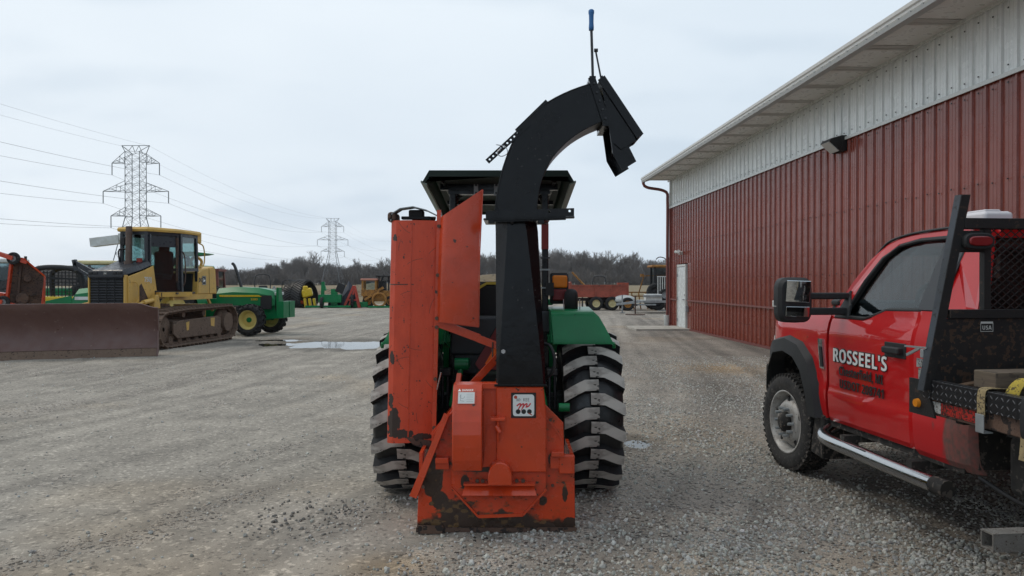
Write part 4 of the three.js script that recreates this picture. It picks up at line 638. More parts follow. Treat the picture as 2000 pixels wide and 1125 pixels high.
// ---------------------------------------------------------------- red flatbed truck
const fontB = await new FontLoader().loadAsync('fonts/droid/droid_sans_bold.typeface.json');
const fontR = await new FontLoader().loadAsync('fonts/droid/droid_sans_regular.typeface.json');
function text(str, font, size, width, depth, bold = 0) { const g = new TextGeometry(str, { font, size, depth, curveSegments: 3, bevelEnabled: bold > 0, bevelSize: bold, bevelThickness: 0.0005, bevelSegments: 1 }); g.computeBoundingBox(); const b = g.boundingBox; if (width) g.scale(width / (b.max.x - b.min.x), 1, 1); return g.translate(-(width ? b.min.x * width / (b.max.x - b.min.x) : b.min.x), 0, 0); }
{
  const t = thing('flatbed_truck', 'red single cab flatbed truck lettered on its door, parked beside the shed', 'truck', [3.36, 0, -6.70], 0.096);
  const mRed = M({ map: rep(wornTex(512, hex(0xc11a1c), hex(0xb9181b), hex(0x8a2522), 0.2, hex(0xa6241f), 0.3, 401), 2.2), roughness: 0.5, specularIntensity: 0.25, clearcoat: 1, clearcoatRoughness: 0.03 });
  const mRedMud = M({ map: dtex(512, (u, v) => { const n = fbm(u * 8, v * 8, 5, 411), m = fbm(u * 40, v * 40, 3, 413); const e = sstep(0.42, 0.62, u * 0.95 + (n - 0.5) * 0.45 + (0.35 - v) * 0.12 - sstep(0.5, 0.7, v) * 0.9); return lerp3(hex(0xbb191c), lerp3(hex(0x7a6a60), hex(0x544a44), m), e * (0.65 + 0.35 * m)); }), roughness: 0.55 });
  const mTrim = M({ color: lin(0.016, 0.017, 0.018), roughness: 0.62, ...bump(fineN, 0.1, 0.0005) });
  const mDust = M({ map: rep(wornTex(512, hex(0x1e1d1c), hex(0x2a2826), hex(0x57504a), 0.42, hex(0x4a443d), 0.7, 421), 0.9), roughness: 0.85 });
  const mBed = M({ map: rep(wornTex(512, hex(0x121213), hex(0x191817), hex(0x3a2c22), 0.34, hex(0x211e1c), 0.5, 431), 0.8), roughness: 0.6, ...bump(fineN, 0.2, 0.001) });
  const wy = [[0.5, 0.94], [0.56, 0.985], [0.66, 0.995], [0.76, 1.0], [0.8, 0.985], [0.95, 0.988], [1.1, 0.992], [1.22, 0.988], [1.3, 0.97], [1.36, 0.945], [1.44, 0.93]];
  const hw = (y) => { for (let k = 1; k < wy.length; k++) if (y <= wy[k][0]) return mixf(wy[k - 1][1], wy[k][1], clamp((y - wy[k - 1][0]) / (wy[k][0] - wy[k - 1][0]))); return wy[wy.length - 1][1]; };
  const belt = (z) => z < 1.12 ? 1.325 : z < 1.34 ? mixf(1.325, 1.405, sstep(1.12, 1.34, z)) : 1.405 + (z - 1.34) * 0.02;
  for (const sd of [-1, 1]) {
    const th = sd > 0 ? -0.02 : 0.02;
    // front wing with its wheel opening
    const archY = (z) => (z < -0.42 || z > 0.5 ? 0.55 : 0.42 + Math.sqrt(Math.max(0, 0.62 * 0.62 - (z - 0.04) ** 2)));
    const wingTop = (z) => 1.30 + 0.05 * sstep(-0.6, 0.6, z);
    const wg = part(t, 'front_wing', [sheet((u, v) => { const z = mixf(-0.6, 0.655, u), y0 = archY(z), y = mixf(y0, wingTop(z), v); const nose = z < -0.1 ? (z + 0.1) * (z + 0.1) * 0.75 : 0; return [sd * (hw(y) - nose), y, z]; }, 32, 14, th, 0.4)], mRed);
    if (sd < 0) { part(wg, 'wing_vent', [sheet((u, v) => [-hw(mixf(0.93, 1.16, v)) - 0.012, mixf(0.93, 1.16, v), mixf(0.555, 0.625, u) - (v - 0.5) * 0.03], 3, 6, 0.012)], mChrome); part(wg, 'vent_mesh', [sheet((u, v) => [-hw(1.0) - 0.02, mixf(0.945, 1.1, v), mixf(0.585, 0.62, u) - (v - 0.5) * 0.02], 2, 4, 0.008)], mBlackMatt); }
    const oP = [[-0.47, 0.6], [-0.455, 0.82], [-0.38, 1.0], [-0.22, 1.11], [0.04, 1.155], [0.28, 1.115], [0.44, 1.0], [0.545, 0.8], [0.60, 0.54]], iP = [[-0.40, 0.6], [-0.39, 0.78], [-0.32, 0.9], [-0.18, 0.985], [0.04, 1.02], [0.22, 0.985], [0.35, 0.89], [0.43, 0.74], [0.49, 0.54]];
    part(t, 'wheel_flare', [loft(Array.from({ length: 33 }, (_, k) => { const o = along(oP, k / 32), i = along(iP, k / 32), ns = o[0] < -0.1 ? (o[0] + 0.1) ** 2 * 0.75 : 0; return [[sd * (0.985 - ns), o[1], o[0]], [sd * (1.045 - ns), mixf(o[1], i[1], 0.2), mixf(o[0], i[0], 0.2)], [sd * (1.06 - ns), i[1], i[0]], [sd * (0.93 - ns), i[1] - 0.005, i[0]]]; }), { crease: 0.55 })], mTrim);
    part(t, 'wheel_well', [sheet((u, v) => { const p = along(iP, u); return [sd * mixf(0.55, 1.0, v), p[1] + 0.02, p[0] * 1.02]; }, 20, 2, 0.01)], mDust);
    // door
    const dr = part(t, 'door', [sheet((u, v) => { const z = mixf(0.668, 1.742, u), y = mixf(0.54, belt(z), v); const edge = Math.min(u, 1 - u) < 0.012 ? 0.012 : 0; return [sd * (hw(y) - edge), y, z]; }, 40, 26, th, 0.35)], mRed, sd < 0 ? 'red door with white and black lettering' : undefined);
    part(dr, 'door_skin_back', [B(0.05, 0.74, 1.04, sd * 0.92, 0.95, 1.2)], mBlackMatt);
    part(dr, 'door_handle', [RB(0.05, 0.045, 0.19, sd * 1.012, 1.155, 1.56, 0.012), RB(0.012, 0.1, 0.235, sd * 0.992, 1.155, 1.56, 0.006)], mTrim);
    part(dr, 'sill_panel', [B(0.04, 0.06, 1.55, sd * 0.93, 0.52, 1.4)], mDust);
    // side frame of the cab with window opening
    const fr = [[0.62, 1.24], [0.62, 1.335], [0.66, 1.40], [0.83, 1.61], [0.98, 1.775], [1.12, 1.88], [1.32, 1.93], [1.65, 1.945], [2.05, 1.945], [2.16, 1.92], [2.24, 1.44], [2.24, 1.24]], hole = [[0.80, 1.34], [0.99, 1.61], [1.13, 1.775], [1.28, 1.86], [1.5, 1.89], [1.80, 1.89], [1.72, 1.425], [1.36, 1.415], [1.22, 1.37], [1.1, 1.337]];
    const bend = (g) => { const p = g.attributes.position; for (let i = 0; i < p.count; i++) { const y = p.getY(i), k = Math.max(0, y - 1.36); p.setX(i, p.getX(i) - sd * (k * 0.25 + k * k * 0.12)); } g.computeVertexNormals(); return g; };
    const slab = (o, a, b, h = []) => bend(XS(o, sd > 0 ? a : -b, sd > 0 ? b : -a, 0.008, h));
    const sf = part(t, 'cab_side', [slab(fr, 0.88, 0.943, [hole])], mRed);
    part(sf, 'window_trim', [slab(hole.map(([z, y]) => [z + (z < 1.2 ? -0.012 : 0.012), y + (y > 1.6 ? 0.01 : -0.012)]), 0.886, 0.949, [hole.map(([z, y]) => [mixf(z, 1.35, 0.06), mixf(y, 1.6, 0.06)])])], mTrim);
    part(sf, 'pillar_cover', [slab([[1.70, 1.42], [1.90, 1.42], [2.0, 1.885], [1.78, 1.885]], 0.93, 0.951)], mGreyPl);
    part(sf, 'side_window', [slab(hole.map(([z, y]) => [mixf(z, 1.35, 0.02), mixf(y, 1.6, 0.02)]), 0.912, 0.916)], mTint);
    part(sf, 'mirror_base', [slab([[0.70, 1.33], [0.90, 1.33], [0.90, 1.43], [0.84, 1.54]], 0.93, 0.957)], mTrim);
    // cab corner behind the door
    part(t, 'cab_corner', [sheet((u, v) => { const z = mixf(1.756, 2.3, u), y = mixf(0.5, 1.42, v), r = Math.max(0, z - 2.12); return [sd * (hw(y) - (r > 0 ? r * r * 2.2 : 0)), y, Math.min(z, 2.24 + (z - 2.24) * 0.3)]; }, 16, 18, th, 0.4)].map((g) => { g = fin(g); const p = g.attributes.position, uv = g.attributes.uv; for (let i = 0; i < p.count; i++) uv.setXY(i, (p.getZ(i) - 1.75) / 0.55, (p.getY(i) - 0.5) / 0.95); return g; }), mRedMud, sd < 0 ? 'cab corner caked with grey road dirt' : undefined, true);
    // mirror
    const mi = part(t, 'mirror', [loft([[0.0, 0.0], [0.03, 0.02], [0.1, 0.02], [0.15, -0.01]].map(([z, o]) => { const w = 0.113 + o, h = 0.15 + o; return circ(0, 0, 1, 24).map(([a, b]) => [Math.sign(a) * Math.pow(Math.abs(a), 0.45) * w, Math.sign(b) * Math.pow(Math.abs(b), 0.45) * h]).map(([x, y]) => [sd * -x + sd * 1.33, 1.47 + y, 0.86 - z]); }), { crease: 0.5 })], mTrim);
    part(mi, 'mirror_glass', [RB(0.172, 0.16, 0.008, sd * 1.336, 1.535, 0.9, 0.003, 0.16, sd * 0.21)], M({ color: lin(0.7, 0.74, 0.76), roughness: 0.03, metalness: 1 })); part(mi, 'spot_mirror', [RB(0.172, 0.075, 0.008, sd * 1.336, 1.385, 0.888, 0.003, 0.16, sd * 0.12)], M({ color: lin(0.7, 0.74, 0.76), roughness: 0.03, metalness: 1 }));
    part(mi, 'mirror_lamp', [RB(0.02, 0.05, 0.08, sd * 1.452, 1.44, 0.77, 0.006)], M({ color: lin(0.7, 0.68, 0.65), roughness: 0.2 }));
    part(t, 'mirror_arm', [RB(0.32, 0.05, 0.06, sd * 1.07, 1.50, 0.83, 0.012)], mTrim); part(t, 'mirror_arm', [RB(0.32, 0.055, 0.06, sd * 1.07, 1.385, 0.83, 0.012)], mTrim);
    // step tube
    part(t, 'step_tube', [T([[sd * 0.86, 0.5, 0.62], [sd * 1.0, 0.445, 0.66], [sd * 1.05, 0.42, 0.75], [sd * 1.055, 0.405, 1.3], [sd * 1.055, 0.40, 1.75], [sd * 1.05, 0.40, 2.05]], 0.05, 12, 50)], mChrome, sd < 0 ? 'chrome side step tube' : undefined);
    part(t, 'step_end', [C([sd * 1.05, 0.40, 2.05], [sd * 1.045, 0.40, 2.17], 0.053)], mDust); part(t, 'step_tread', [B(0.06, 0.008, 0.42, sd * 1.055, 0.445, 1.15)], mDust); part(t, 'step_bracket', [B(0.3, 0.05, 0.06, sd * 0.9, 0.46, 1.0)], mDust); part(t, 'step_bracket', [B(0.3, 0.05, 0.06, sd * 0.9, 0.46, 1.8)], mDust);
    part(t, 'mud_flap', [XS([[0.42, 0.24], [0.62, 0.22], [0.63, 0.56], [0.5, 0.58]], sd > 0 ? 0.70 : -1.0, sd > 0 ? 1.0 : -0.70, 0.01)], mDust);
    // wheels
    const wheel = (name, x, z, dish, W = 0.24) => {
      const w = new THREE.Group(); w.name = name; w.position.set(sd * x, 0.405, z); t.add(w); const h = W / 2, R0 = 0.405, s = sd;
      part(w, 'tyre', [LX([[0.25, -h * 0.8], [0.275, -h * 0.95], [0.33, -h * 1.05], [0.38, -h * 0.98], [0.4, -h * 0.82], [0.405, -h * 0.5], [0.405, h * 0.5], [0.4, h * 0.82], [0.38, h * 0.98], [0.33, h * 1.05], [0.275, h * 0.95], [0.25, h * 0.8]], 44)], M({ map: rep(wornTex(256, hex(0x2b2a2a), hex(0x343231), hex(0x5a5652), 0.38, hex(0x4b4844), 0.7, 441), 0.5), roughness: 0.9 }));
      const bl = []; for (let k = 0; k < 52; k++) for (let q = 0; q < 5; q++) { const a = (k + (q % 2) * 0.5) / 52 * 6.283; bl.push(B(W * 0.165, 0.03, 0.03, (q - 2) * W * 0.19, 0, 0.4, 0, 0, (q - 2) * 0.18).rotateX(a)); } part(w, 'tread_blocks', bl, mDust).userData.kind = 'stuff';
      const dz = dish * s; part(w, 'rim', [LX([[0.262, s * h * 0.92], [0.27, s * h * 0.96], [0.255, s * h * 0.96], [0.235, s * h * 0.7], [0.225, s * h * 0.2], [0.225, -s * h * 0.8], [0.26, -s * h * 0.9]], 36), LX([[0.226, s * 0.0], [0.225, dz * 0.25], [0.2, dz * 0.55], [0.17, dz * 0.92], [0.14, dz], [0.095, dz], [0.09, dz * 0.96], [0.02, dz * 0.96]], 36)], M({ map: rep(wornTex(256, hex(0xb4b2ae), hex(0xa19e9a), hex(0x5c4c42), 0.31, hex(0x7c746c), 0.5, 451), 0.35), roughness: 0.55, metalness: 0.25 }));
      part(w, 'hub', [LX([[0.088, dz], [0.085, dz + s * 0.03], [0.06, dz + s * 0.05], [0.03, dz + s * 0.055], [0.001, dz + s * 0.055]], 20)], mDust);
      const ng = fin(C([0, 0, 0], [s * 0.05, 0, 0], 0.015, 0.013, 6)), hg = fin(X(circ(0, 0, 1, 14).map(([a, b]) => [a * 0.03, b * 0.018]), 0.006).rotateY(s * Math.PI / 2));
      for (let k = 0; k < 10; k++) { const a = k / 10 * 6.283; share(w, 'wheel_nut', [ng, mGalv], dz, Math.sin(a) * 0.118, Math.cos(a) * 0.118); if (k % 2) continue; const o = share(w, 'hand_hole', [hg, mBlackMatt], dz * 0.72 + s * 0.004, Math.sin(a + 0.3) * 0.19, Math.cos(a + 0.3) * 0.19, -(a + 0.3), 0, 0); o.rotation.order = 'XYZ'; }
      return w;
    };
    wheel('front_wheel', 0.905, 0, 0.10).rotation.y = 0.05; wheel('rear_wheel', 0.98, 4.05, 0.02); wheel('rear_wheel', 0.70, 4.05, 0.02);
    part(t, 'head_lamp', [RB(0.12, 0.2, 0.1, sd * 0.78, 1.02, -0.58, 0.03)], mWhite);
    // cab rear pillars
    part(t, 'rear_pillar', [PL(sd < 0 ? [[-0.945, 1.4, 2.262], [-0.885, 1.4, 2.27], [-0.76, 1.90, 2.18], [-0.80, 1.90, 2.175]] : [[0.945, 1.4, 2.262], [0.80, 1.90, 2.175], [0.76, 1.90, 2.18], [0.885, 1.4, 2.27]], 0.03)], mRed);
  }
  part(t, 'hood', [loft([[-0.68, 0.72, 1.22], [-0.6, 0.8, 1.29], [-0.3, 0.9, 1.34], [0.2, 0.945, 1.375], [0.62, 0.945, 1.385]].map(([z, w, y]) => [[-w, y - 0.08, z], [-w + 0.06, y - 0.01, z], [-0.55, y + 0.01, z], [-0.5, y + 0.035, z], [0.5, y + 0.035, z], [0.55, y + 0.01, z], [w - 0.06, y - 0.01, z], [w, y - 0.08, z]].reverse()), { crease: 0.4 })], mRed);
  part(t, 'grille', [RB(1.4, 0.5, 0.1, 0, 1.0, -0.64, 0.03)], mChrome); part(t, 'front_bumper', [RB(1.62, 0.24, 0.2, 0, 0.66, -0.66, 0.04)], mDust); part(t, 'bumper_end', [RB(0.08, 0.24, 0.1, -0.93, 0.74, -0.46, 0.03)], mDust);
  part(t, 'engine_bay', [B(1.2, 0.5, 1.0, 0, 0.85, 0.0)], mBlackMatt); part(t, 'cowl', [B(1.82, 0.06, 0.2, 0, 1.39, 0.7)], mTrim);
  part(t, 'wiper_cover', [RB(0.26, 0.05, 0.12, -0.80, 1.445, 0.66, 0.02)], mTrim);
  part(t, 'windscreen', [PL([[-0.88, 1.42, 0.76], [-0.70, 1.86, 1.16], [0.70, 1.86, 1.16], [0.88, 1.42, 0.76]], 0.006)], mPane);
  const roof = part(t, 'roof', [loft([[1.1, 1.845, 0.70], [1.2, 1.895, 0.745], [1.4, 1.935, 0.755], [1.9, 1.955, 0.765], [2.12, 1.945, 0.765], [2.19, 1.91, 0.76]].map(([z, y, w]) => [[-w, y - 0.05, z], [-w + 0.04, y - 0.005, z], [-0.5, y + 0.02, z], [0, y + 0.03, z], [0.5, y + 0.02, z], [w - 0.04, y - 0.005, z], [w, y - 0.05, z]].reverse()), { crease: 0.5 })], mRed);
  for (const x of [-0.55, -0.2, 0.2, 0.55]) part(roof, 'marker_lamp', [RB(0.08, 0.025, 0.06, x, 1.945, 1.32, 0.01)], M({ color: lin(0.6, 0.2, 0.02), roughness: 0.3 }));
  part(roof, 'drip_rail', [T([[-0.80, 1.80, 1.02], [-0.785, 1.885, 1.14], [-0.77, 1.925, 1.32], [-0.765, 1.945, 1.7], [-0.765, 1.945, 2.1]], 0.009, 6, 30)], mTrim);
  // cab interior
  part(t, 'cab_floor', [B(1.8, 0.05, 1.6, 0, 0.58, 1.4)], mBlackMatt); part(t, 'firewall', [B(1.8, 0.8, 0.05, 0, 1.0, 0.66)], mBlackMatt);
  part(t, 'dashboard', [RB(1.74, 0.26, 0.4, 0, 1.335, 0.90, 0.06)], M({ color: lin(0.05, 0.05, 0.052), roughness: 0.7 }));
  part(t, 'steering_wheel', [new THREE.TorusGeometry(0.19, 0.017, 8, 30).rotateX(-0.45).translate(-0.42, 1.42, 1.22), C([-0.42, 1.42, 1.22], [-0.42, 1.3, 1.0], 0.04), B(0.36, 0.03, 0.02, -0.42, 1.42, 1.22, -0.45)], mBlackMatt);
  part(t, 'bench_seat', [RB(1.6, 0.2, 0.55, 0, 0.95, 1.6, 0.06), RB(1.6, 0.62, 0.18, 0, 1.32, 1.92, 0.06, 0.15), RB(0.28, 0.2, 0.12, -0.42, 1.70, 1.98, 0.04), RB(0.28, 0.2, 0.12, 0.42, 1.70, 1.98, 0.04)], M({ color: lin(0.035, 0.035, 0.037), roughness: 0.9 }));
  part(t, 'cab_back', [B(1.84, 0.88, 0.04, 0, 0.97, 2.235)], mDust); part(t, 'cab_back_header', [B(1.5, 0.06, 0.04, 0, 1.89, 2.18)], mRed);
  part(t, 'rear_window', [PL([[-0.88, 1.42, 2.262], [0.88, 1.42, 2.262], [0.77, 1.87, 2.19], [-0.77, 1.87, 2.19]], 0.006)], mTint);
  // lettering on the door
  const mW = M({ color: lin(0.75, 0.75, 0.73), roughness: 0.5 }), mK = M({ color: lin(0.012, 0.012, 0.012), roughness: 0.5 }), door = t.children.find((c) => c.name === 'door');
  const side = (g, z, y, lift) => g.rotateY(-Math.PI / 2).translate(-0.9915 - lift, y, z);
  part(door, 'door_lettering', [side(text("ROSSEEL'S", fontB, 0.098, 0.70, 0.002), 0.775, 1.005, 0.0055)], mW, "white letters ROSSEEL'S");
  part(door, 'letter_outline', [side(text("ROSSEEL'S", fontB, 0.098, 0.70, 0.002, 0.0065), 0.775, 1.005, 0.0015)], mK);
  part(door, 'door_lettering', [side(text('Chesterfield, MI', fontB, 0.064, 0.57, 0.002, 0.0008), 0.855, 0.91, 0.003)], mK, 'black letters Chesterfield, MI');
  part(door, 'door_lettering', [side(text('USDOT 208741', fontB, 0.064, 0.57, 0.002, 0.0008), 0.865, 0.815, 0.003)], mK, 'black letters USDOT 208741');
  // chassis
  part(t, 'chassis_rail', [B(0.09, 0.22, 5.6, -0.42, 0.62, 2.2)], mDust); part(t, 'chassis_rail', [B(0.09, 0.22, 5.6, 0.42, 0.62, 2.2)], mDust);
  part(t, 'axle', [C([-0.9, 0.405, 0], [0.9, 0.405, 0], 0.06), B(0.3, 0.3, 0.5, 0.1, 0.5, 0)], mDust); part(t, 'axle', [C([-0.9, 0.405, 4.05], [0.9, 0.405, 4.05], 0.08), new THREE.SphereGeometry(0.2, 14, 10).translate(0, 0.41, 4.05)], mDust);
  part(t, 'fuel_tank', [RB(0.42, 0.34, 0.95, -0.72, 0.62, 2.95, 0.05)], mDust); part(t, 'tank_strap', [B(0.43, 0.36, 0.05, -0.72, 0.62, 2.7), B(0.43, 0.36, 0.05, -0.72, 0.62, 3.2)], mDust);
  part(t, 'cable', [T([[-0.95, 0.5, 2.3], [-0.96, 0.45, 2.6], [-0.95, 0.44, 2.9], [-0.95, 0.5, 3.3]], 0.012, 6, 24)], mBlackMatt);
  // deck
  const deck = part(t, 'deck', [B(2.40, 0.04, 3.1, 0, 0.94, 3.85), B(0.12, 0.14, 3.1, -0.42, 0.84, 3.85), B(0.12, 0.14, 3.1, 0.42, 0.84, 3.85)].concat([0, 1, 2, 3, 4, 5].map((k) => B(2.36, 0.08, 0.06, 0, 0.875, 2.45 + k * 0.55))), mBed);
  const diaB = dtex(256, (u, v) => { let h = 0; for (const [cx, cy, r] of [[0.25, 0.25, 0.78], [0.75, 0.75, 0.78], [0.75, 0.25, -0.78], [0.25, 0.75, -0.78]]) { const x = u - cx, y = v - cy, c = Math.cos(r), s = Math.sin(r), a = (x * c + y * s) / 0.19, b = (-x * s + y * c) / 0.055; h = Math.max(h, 1 - a * a - b * b); } const k = 90 + Math.sqrt(clamp(h)) * 160; return [k, k, k]; }, false);
  const diaC = dtex(256, (u, v) => { let h = 0; for (const [cx, cy, r] of [[0.25, 0.25, 0.78], [0.75, 0.75, 0.78], [0.75, 0.25, -0.78], [0.25, 0.75, -0.78]]) { const x = u - cx, y = v - cy, c = Math.cos(r), s = Math.sin(r), a = (x * c + y * s) / 0.19, b = (-x * s + y * c) / 0.055; h = Math.max(h, 1 - a * a - b * b); } const n = fbm(u * 8, v * 8, 3, 465, 8) * 20; return lerp3([24 + n, 24 + n, 26 + n], [86 + n, 87 + n, 90 + n], sstep(0.1, 0.5, h)); });
  const mDia = M({ map: rep(diaC, 0.075), roughness: 0.45, metalness: 0.3, bumpMap: rep(diaB, 0.075), bumpScale: 0.006 });
  for (const sd of [-1, 1]) {
    const rail = part(deck, 'side_rail', [RB(0.06, 0.105, 3.05, sd * 1.235, 1.005, 3.78, 0.004)], mDia, sd < 0 ? 'black tread plate bed rail' : undefined);
    part(rail, 'rail_channel', [RB(0.03, 0.085, 3.05, sd * 1.228, 0.908, 3.78, 0.004), B(0.09, 0.012, 3.05, sd * 1.19, 0.868, 3.78)], mRust);
  }
  part(deck, 'front_gusset', [PL([[-1.262, 0.85, 2.13], [-1.262, 0.85, 2.36], [-1.262, 1.05, 2.28], [-1.262, 1.05, 2.13]], 0.012)], mBed);
  part(deck, 'marker_lamp', [C([-1.263, 0.915, 2.215], [-1.282, 0.915, 2.215], 0.026, 0.022, 16)], M({ color: lin(0.65, 0.22, 0.01), roughness: 0.3 }));
  const tape = (z0, z1, y0, y1, m) => part(deck, 'reflector_tape', [B(0.003, y1 - y0, z1 - z0, -1.2665 + 0.0205, (y0 + y1) / 2, (z0 + z1) / 2)], m);
  const mTR = M({ map: rep(wornTex(256, hex(0xa82319), hex(0x9a2018), hex(0x3a201a), 0.46, hex(0x5a2018), 0.7, 471), 0.3), roughness: 0.5 }), mTW = M({ map: rep(wornTex(256, hex(0xa8aaa8), hex(0x989a98), hex(0x4a4642), 0.46, hex(0x77726a), 0.8, 481), 0.3), roughness: 0.5 });
  tape(2.27, 2.39, 0.88, 0.94, mTW); tape(2.395, 2.66, 0.88, 0.94, mTR);
  for (let k = 0; k < 3; k++) part(deck, 'stake_pocket', [B(0.05, 0.1, 0.09, -1.2, 0.9, 2.9 + k * 0.8)], mBed);
  // bulkhead rack behind the cab
  const rk = part(t, 'rack_post', [-1].map(() => loft([[1.0, -1.315], [2.09, -1.095]].map(([y, x]) => [[x, y, 2.285], [x + 0.006, y, 2.33], [x + 0.06, y, 2.33], [x + 0.06, y, 2.285]]), { crease: 0.3 })), M({ map: rep(wornTex(256, hex(0x3a4048), hex(0x2f3439), hex(0x1b1b1c), 0.34, hex(0x2a2c2f), 0.5, 491), 0.6), roughness: 0.5 }));
  part(t, 'rack_post', [loft([[1.0, 1.315], [2.09, 1.095]].map(([y, x]) => [[x, y, 2.285], [x - 0.06, y, 2.285], [x - 0.06, y, 2.33], [x - 0.006, y, 2.33]]), { crease: 0.3 })], mBed);
  part(t, 'rack_post_face', [PL([[-1.308, 1.0, 2.334], [-1.256, 1.0, 2.334], [-1.036, 2.09, 2.334], [-1.088, 2.09, 2.334]], 0.003)], mBed);
  part(t, 'rack_bar', [RB(2.14, 0.06, 0.06, 0, 1.93, 2.31, 0.004)], mBed); part(t, 'rack_bar', [RB(2.32, 0.05, 0.06, 0, 1.425, 2.31, 0.004)], mBed);
  part(t, 'rack_upright', [B(0.04, 0.48, 0.04, -0.93, 1.675, 2.31)], mBed); part(t, 'rack_upright', [B(0.04, 0.48, 0.04, 0.93, 1.675, 2.31)], mBed);
  part(t, 'rack_sheet', [PL([[-1.27, 0.97, 2.328], [1.27, 0.97, 2.328], [1.18, 1.40, 2.328], [-1.18, 1.40, 2.328]], 0.01)], M({ map: rep(wornTex(512, hex(0x111112), hex(0x171615), hex(0x3d2c20), 0.44, hex(0x2c241e), 0.75, 501), 0.75), roughness: 0.62, ...bump(lumpN, 0.4, 0.003) }));
  const us = ctex(128, 96, (c) => { c.fillStyle = '#161515'; c.fillRect(0, 0, 128, 96); c.strokeStyle = '#b9b9b5'; c.lineWidth = 5; c.strokeRect(4, 20, 120, 72); c.fillStyle = '#b9b9b5'; c.fillRect(4, 4, 120, 18); c.font = 'bold 50px sans-serif'; c.textAlign = 'center'; c.fillText('USA', 64, 76); });
  part(t, 'rack_sticker', [mv(new THREE.PlaneGeometry(0.078, 0.06), -0.935, 1.355, 2.332)], M({ map: us, roughness: 0.6 }), 'small USA sticker', true);
  const lamp = part(t, 'rack_lamp', [X(circ(0, 0, 1, 26).map(([a, b]) => [Math.sign(a) * Math.pow(Math.abs(a), 0.6) * 0.105, Math.sign(b) * Math.pow(Math.abs(b), 0.75) * 0.052]), 0.04, 0.008).scale(0.86, 0.9, 1).translate(-1.0, 1.83, 2.325), RB(0.2, 0.12, 0.03, -1.0, 1.83, 2.31, 0.006)], mBlackMatt); part(lamp, 'red_lens', [X(circ(0, 0, 1, 26).map(([a, b]) => [Math.sign(a) * Math.pow(Math.abs(a), 0.6) * 0.08, Math.sign(b) * Math.pow(Math.abs(b), 0.75) * 0.03]), 0.016, 0.006).scale(0.86, 0.9, 1).translate(-1.0, 1.83, 2.362)], M({ color: lin(0.2, 0.014, 0.016), roughness: 0.25 }));
  const ms = []; { const x0 = -0.91, x1 = 0.91, y0 = 1.45, y1 = 1.90, dx = 0.052, dy = 0.021; for (let y = y0, r = 0; y < y1; y += dy, r++) for (let x = x0 + (r % 2) * dx / 2; x < x1; x += dx) { ms.push(BAR([x, y, 2.315], [Math.min(x1, x + dx / 2), y + dy, 2.315], 0.004, 0.005)); if (x - dx / 2 >= x0 - 0.001) ms.push(BAR([x, y, 2.315], [x - dx / 2, y + dy, 2.315], 0.004, 0.005)); } }
  const mo = part(t, 'mesh_screen', ms, mBed, 'black expanded metal screen'); mo.userData.kind = 'stuff';
  part(t, 'latch_hook', [BAR([-1.27, 1.18, 2.12], [-1.27, 1.23, 2.24], 0.01, 0.016), BAR([-1.27, 1.23, 2.1], [-1.27, 1.235, 2.3], 0.008, 0.01), RB(0.05, 0.05, 0.03, -1.25, 1.2, 2.26, 0.006)], mGalv);
  part(t, 'licence_strip', [B(0.006, 0.1, 0.03, -1.24, 1.06, 2.2), B(0.006, 0.05, 0.06, -1.235, 1.14, 2.19)], mTW);
  part(t, 'beacon_bar', [RB(0.19, 0.07, 0.2, -0.72, 1.985, 2.05, 0.025), RB(0.1, 0.02, 0.16, -0.745, 2.02, 2.05, 0.008)], M({ color: lin(0.66, 0.63, 0.65), roughness: 0.35 }), 'white warning light pod on the cab roof'); part(t, 'beacon_foot', [B(0.17, 0.03, 0.16, -0.72, 1.945, 2.05)], mTrim);
  // outrigger tubes under the deck
  for (const [z, y, x0] of [[3.16, 0.455, -1.56], [3.5, 0.30, -1.44]]) { const o = part(t, 'outrigger_tube', [X([[-0.04, -0.04], [0.04, -0.04], [0.04, 0.04], [-0.04, 0.04]], 2.6, 0, [[[-0.033, -0.033], [-0.033, 0.033], [0.033, 0.033], [0.033, -0.033]]]).rotateY(Math.PI / 2).translate(x0, y, z)], M({ map: rep(wornTex(256, hex(0x7c7873), hex(0x6a6661), hex(0x4d4038), 0.36, hex(0x8a857c), 0.6, 511), 0.4), roughness: 0.95, ...bump(fineN, 0.12, 0.006) }), 'muddy square steel tube jutting from the side'); }
  part(t, 'outrigger_hanger', [B(0.1, 0.5, 0.1, -0.42, 0.65, 3.16)], mDust); part(t, 'outrigger_hanger', [B(0.1, 0.6, 0.1, -0.42, 0.58, 3.5)], mDust);
}
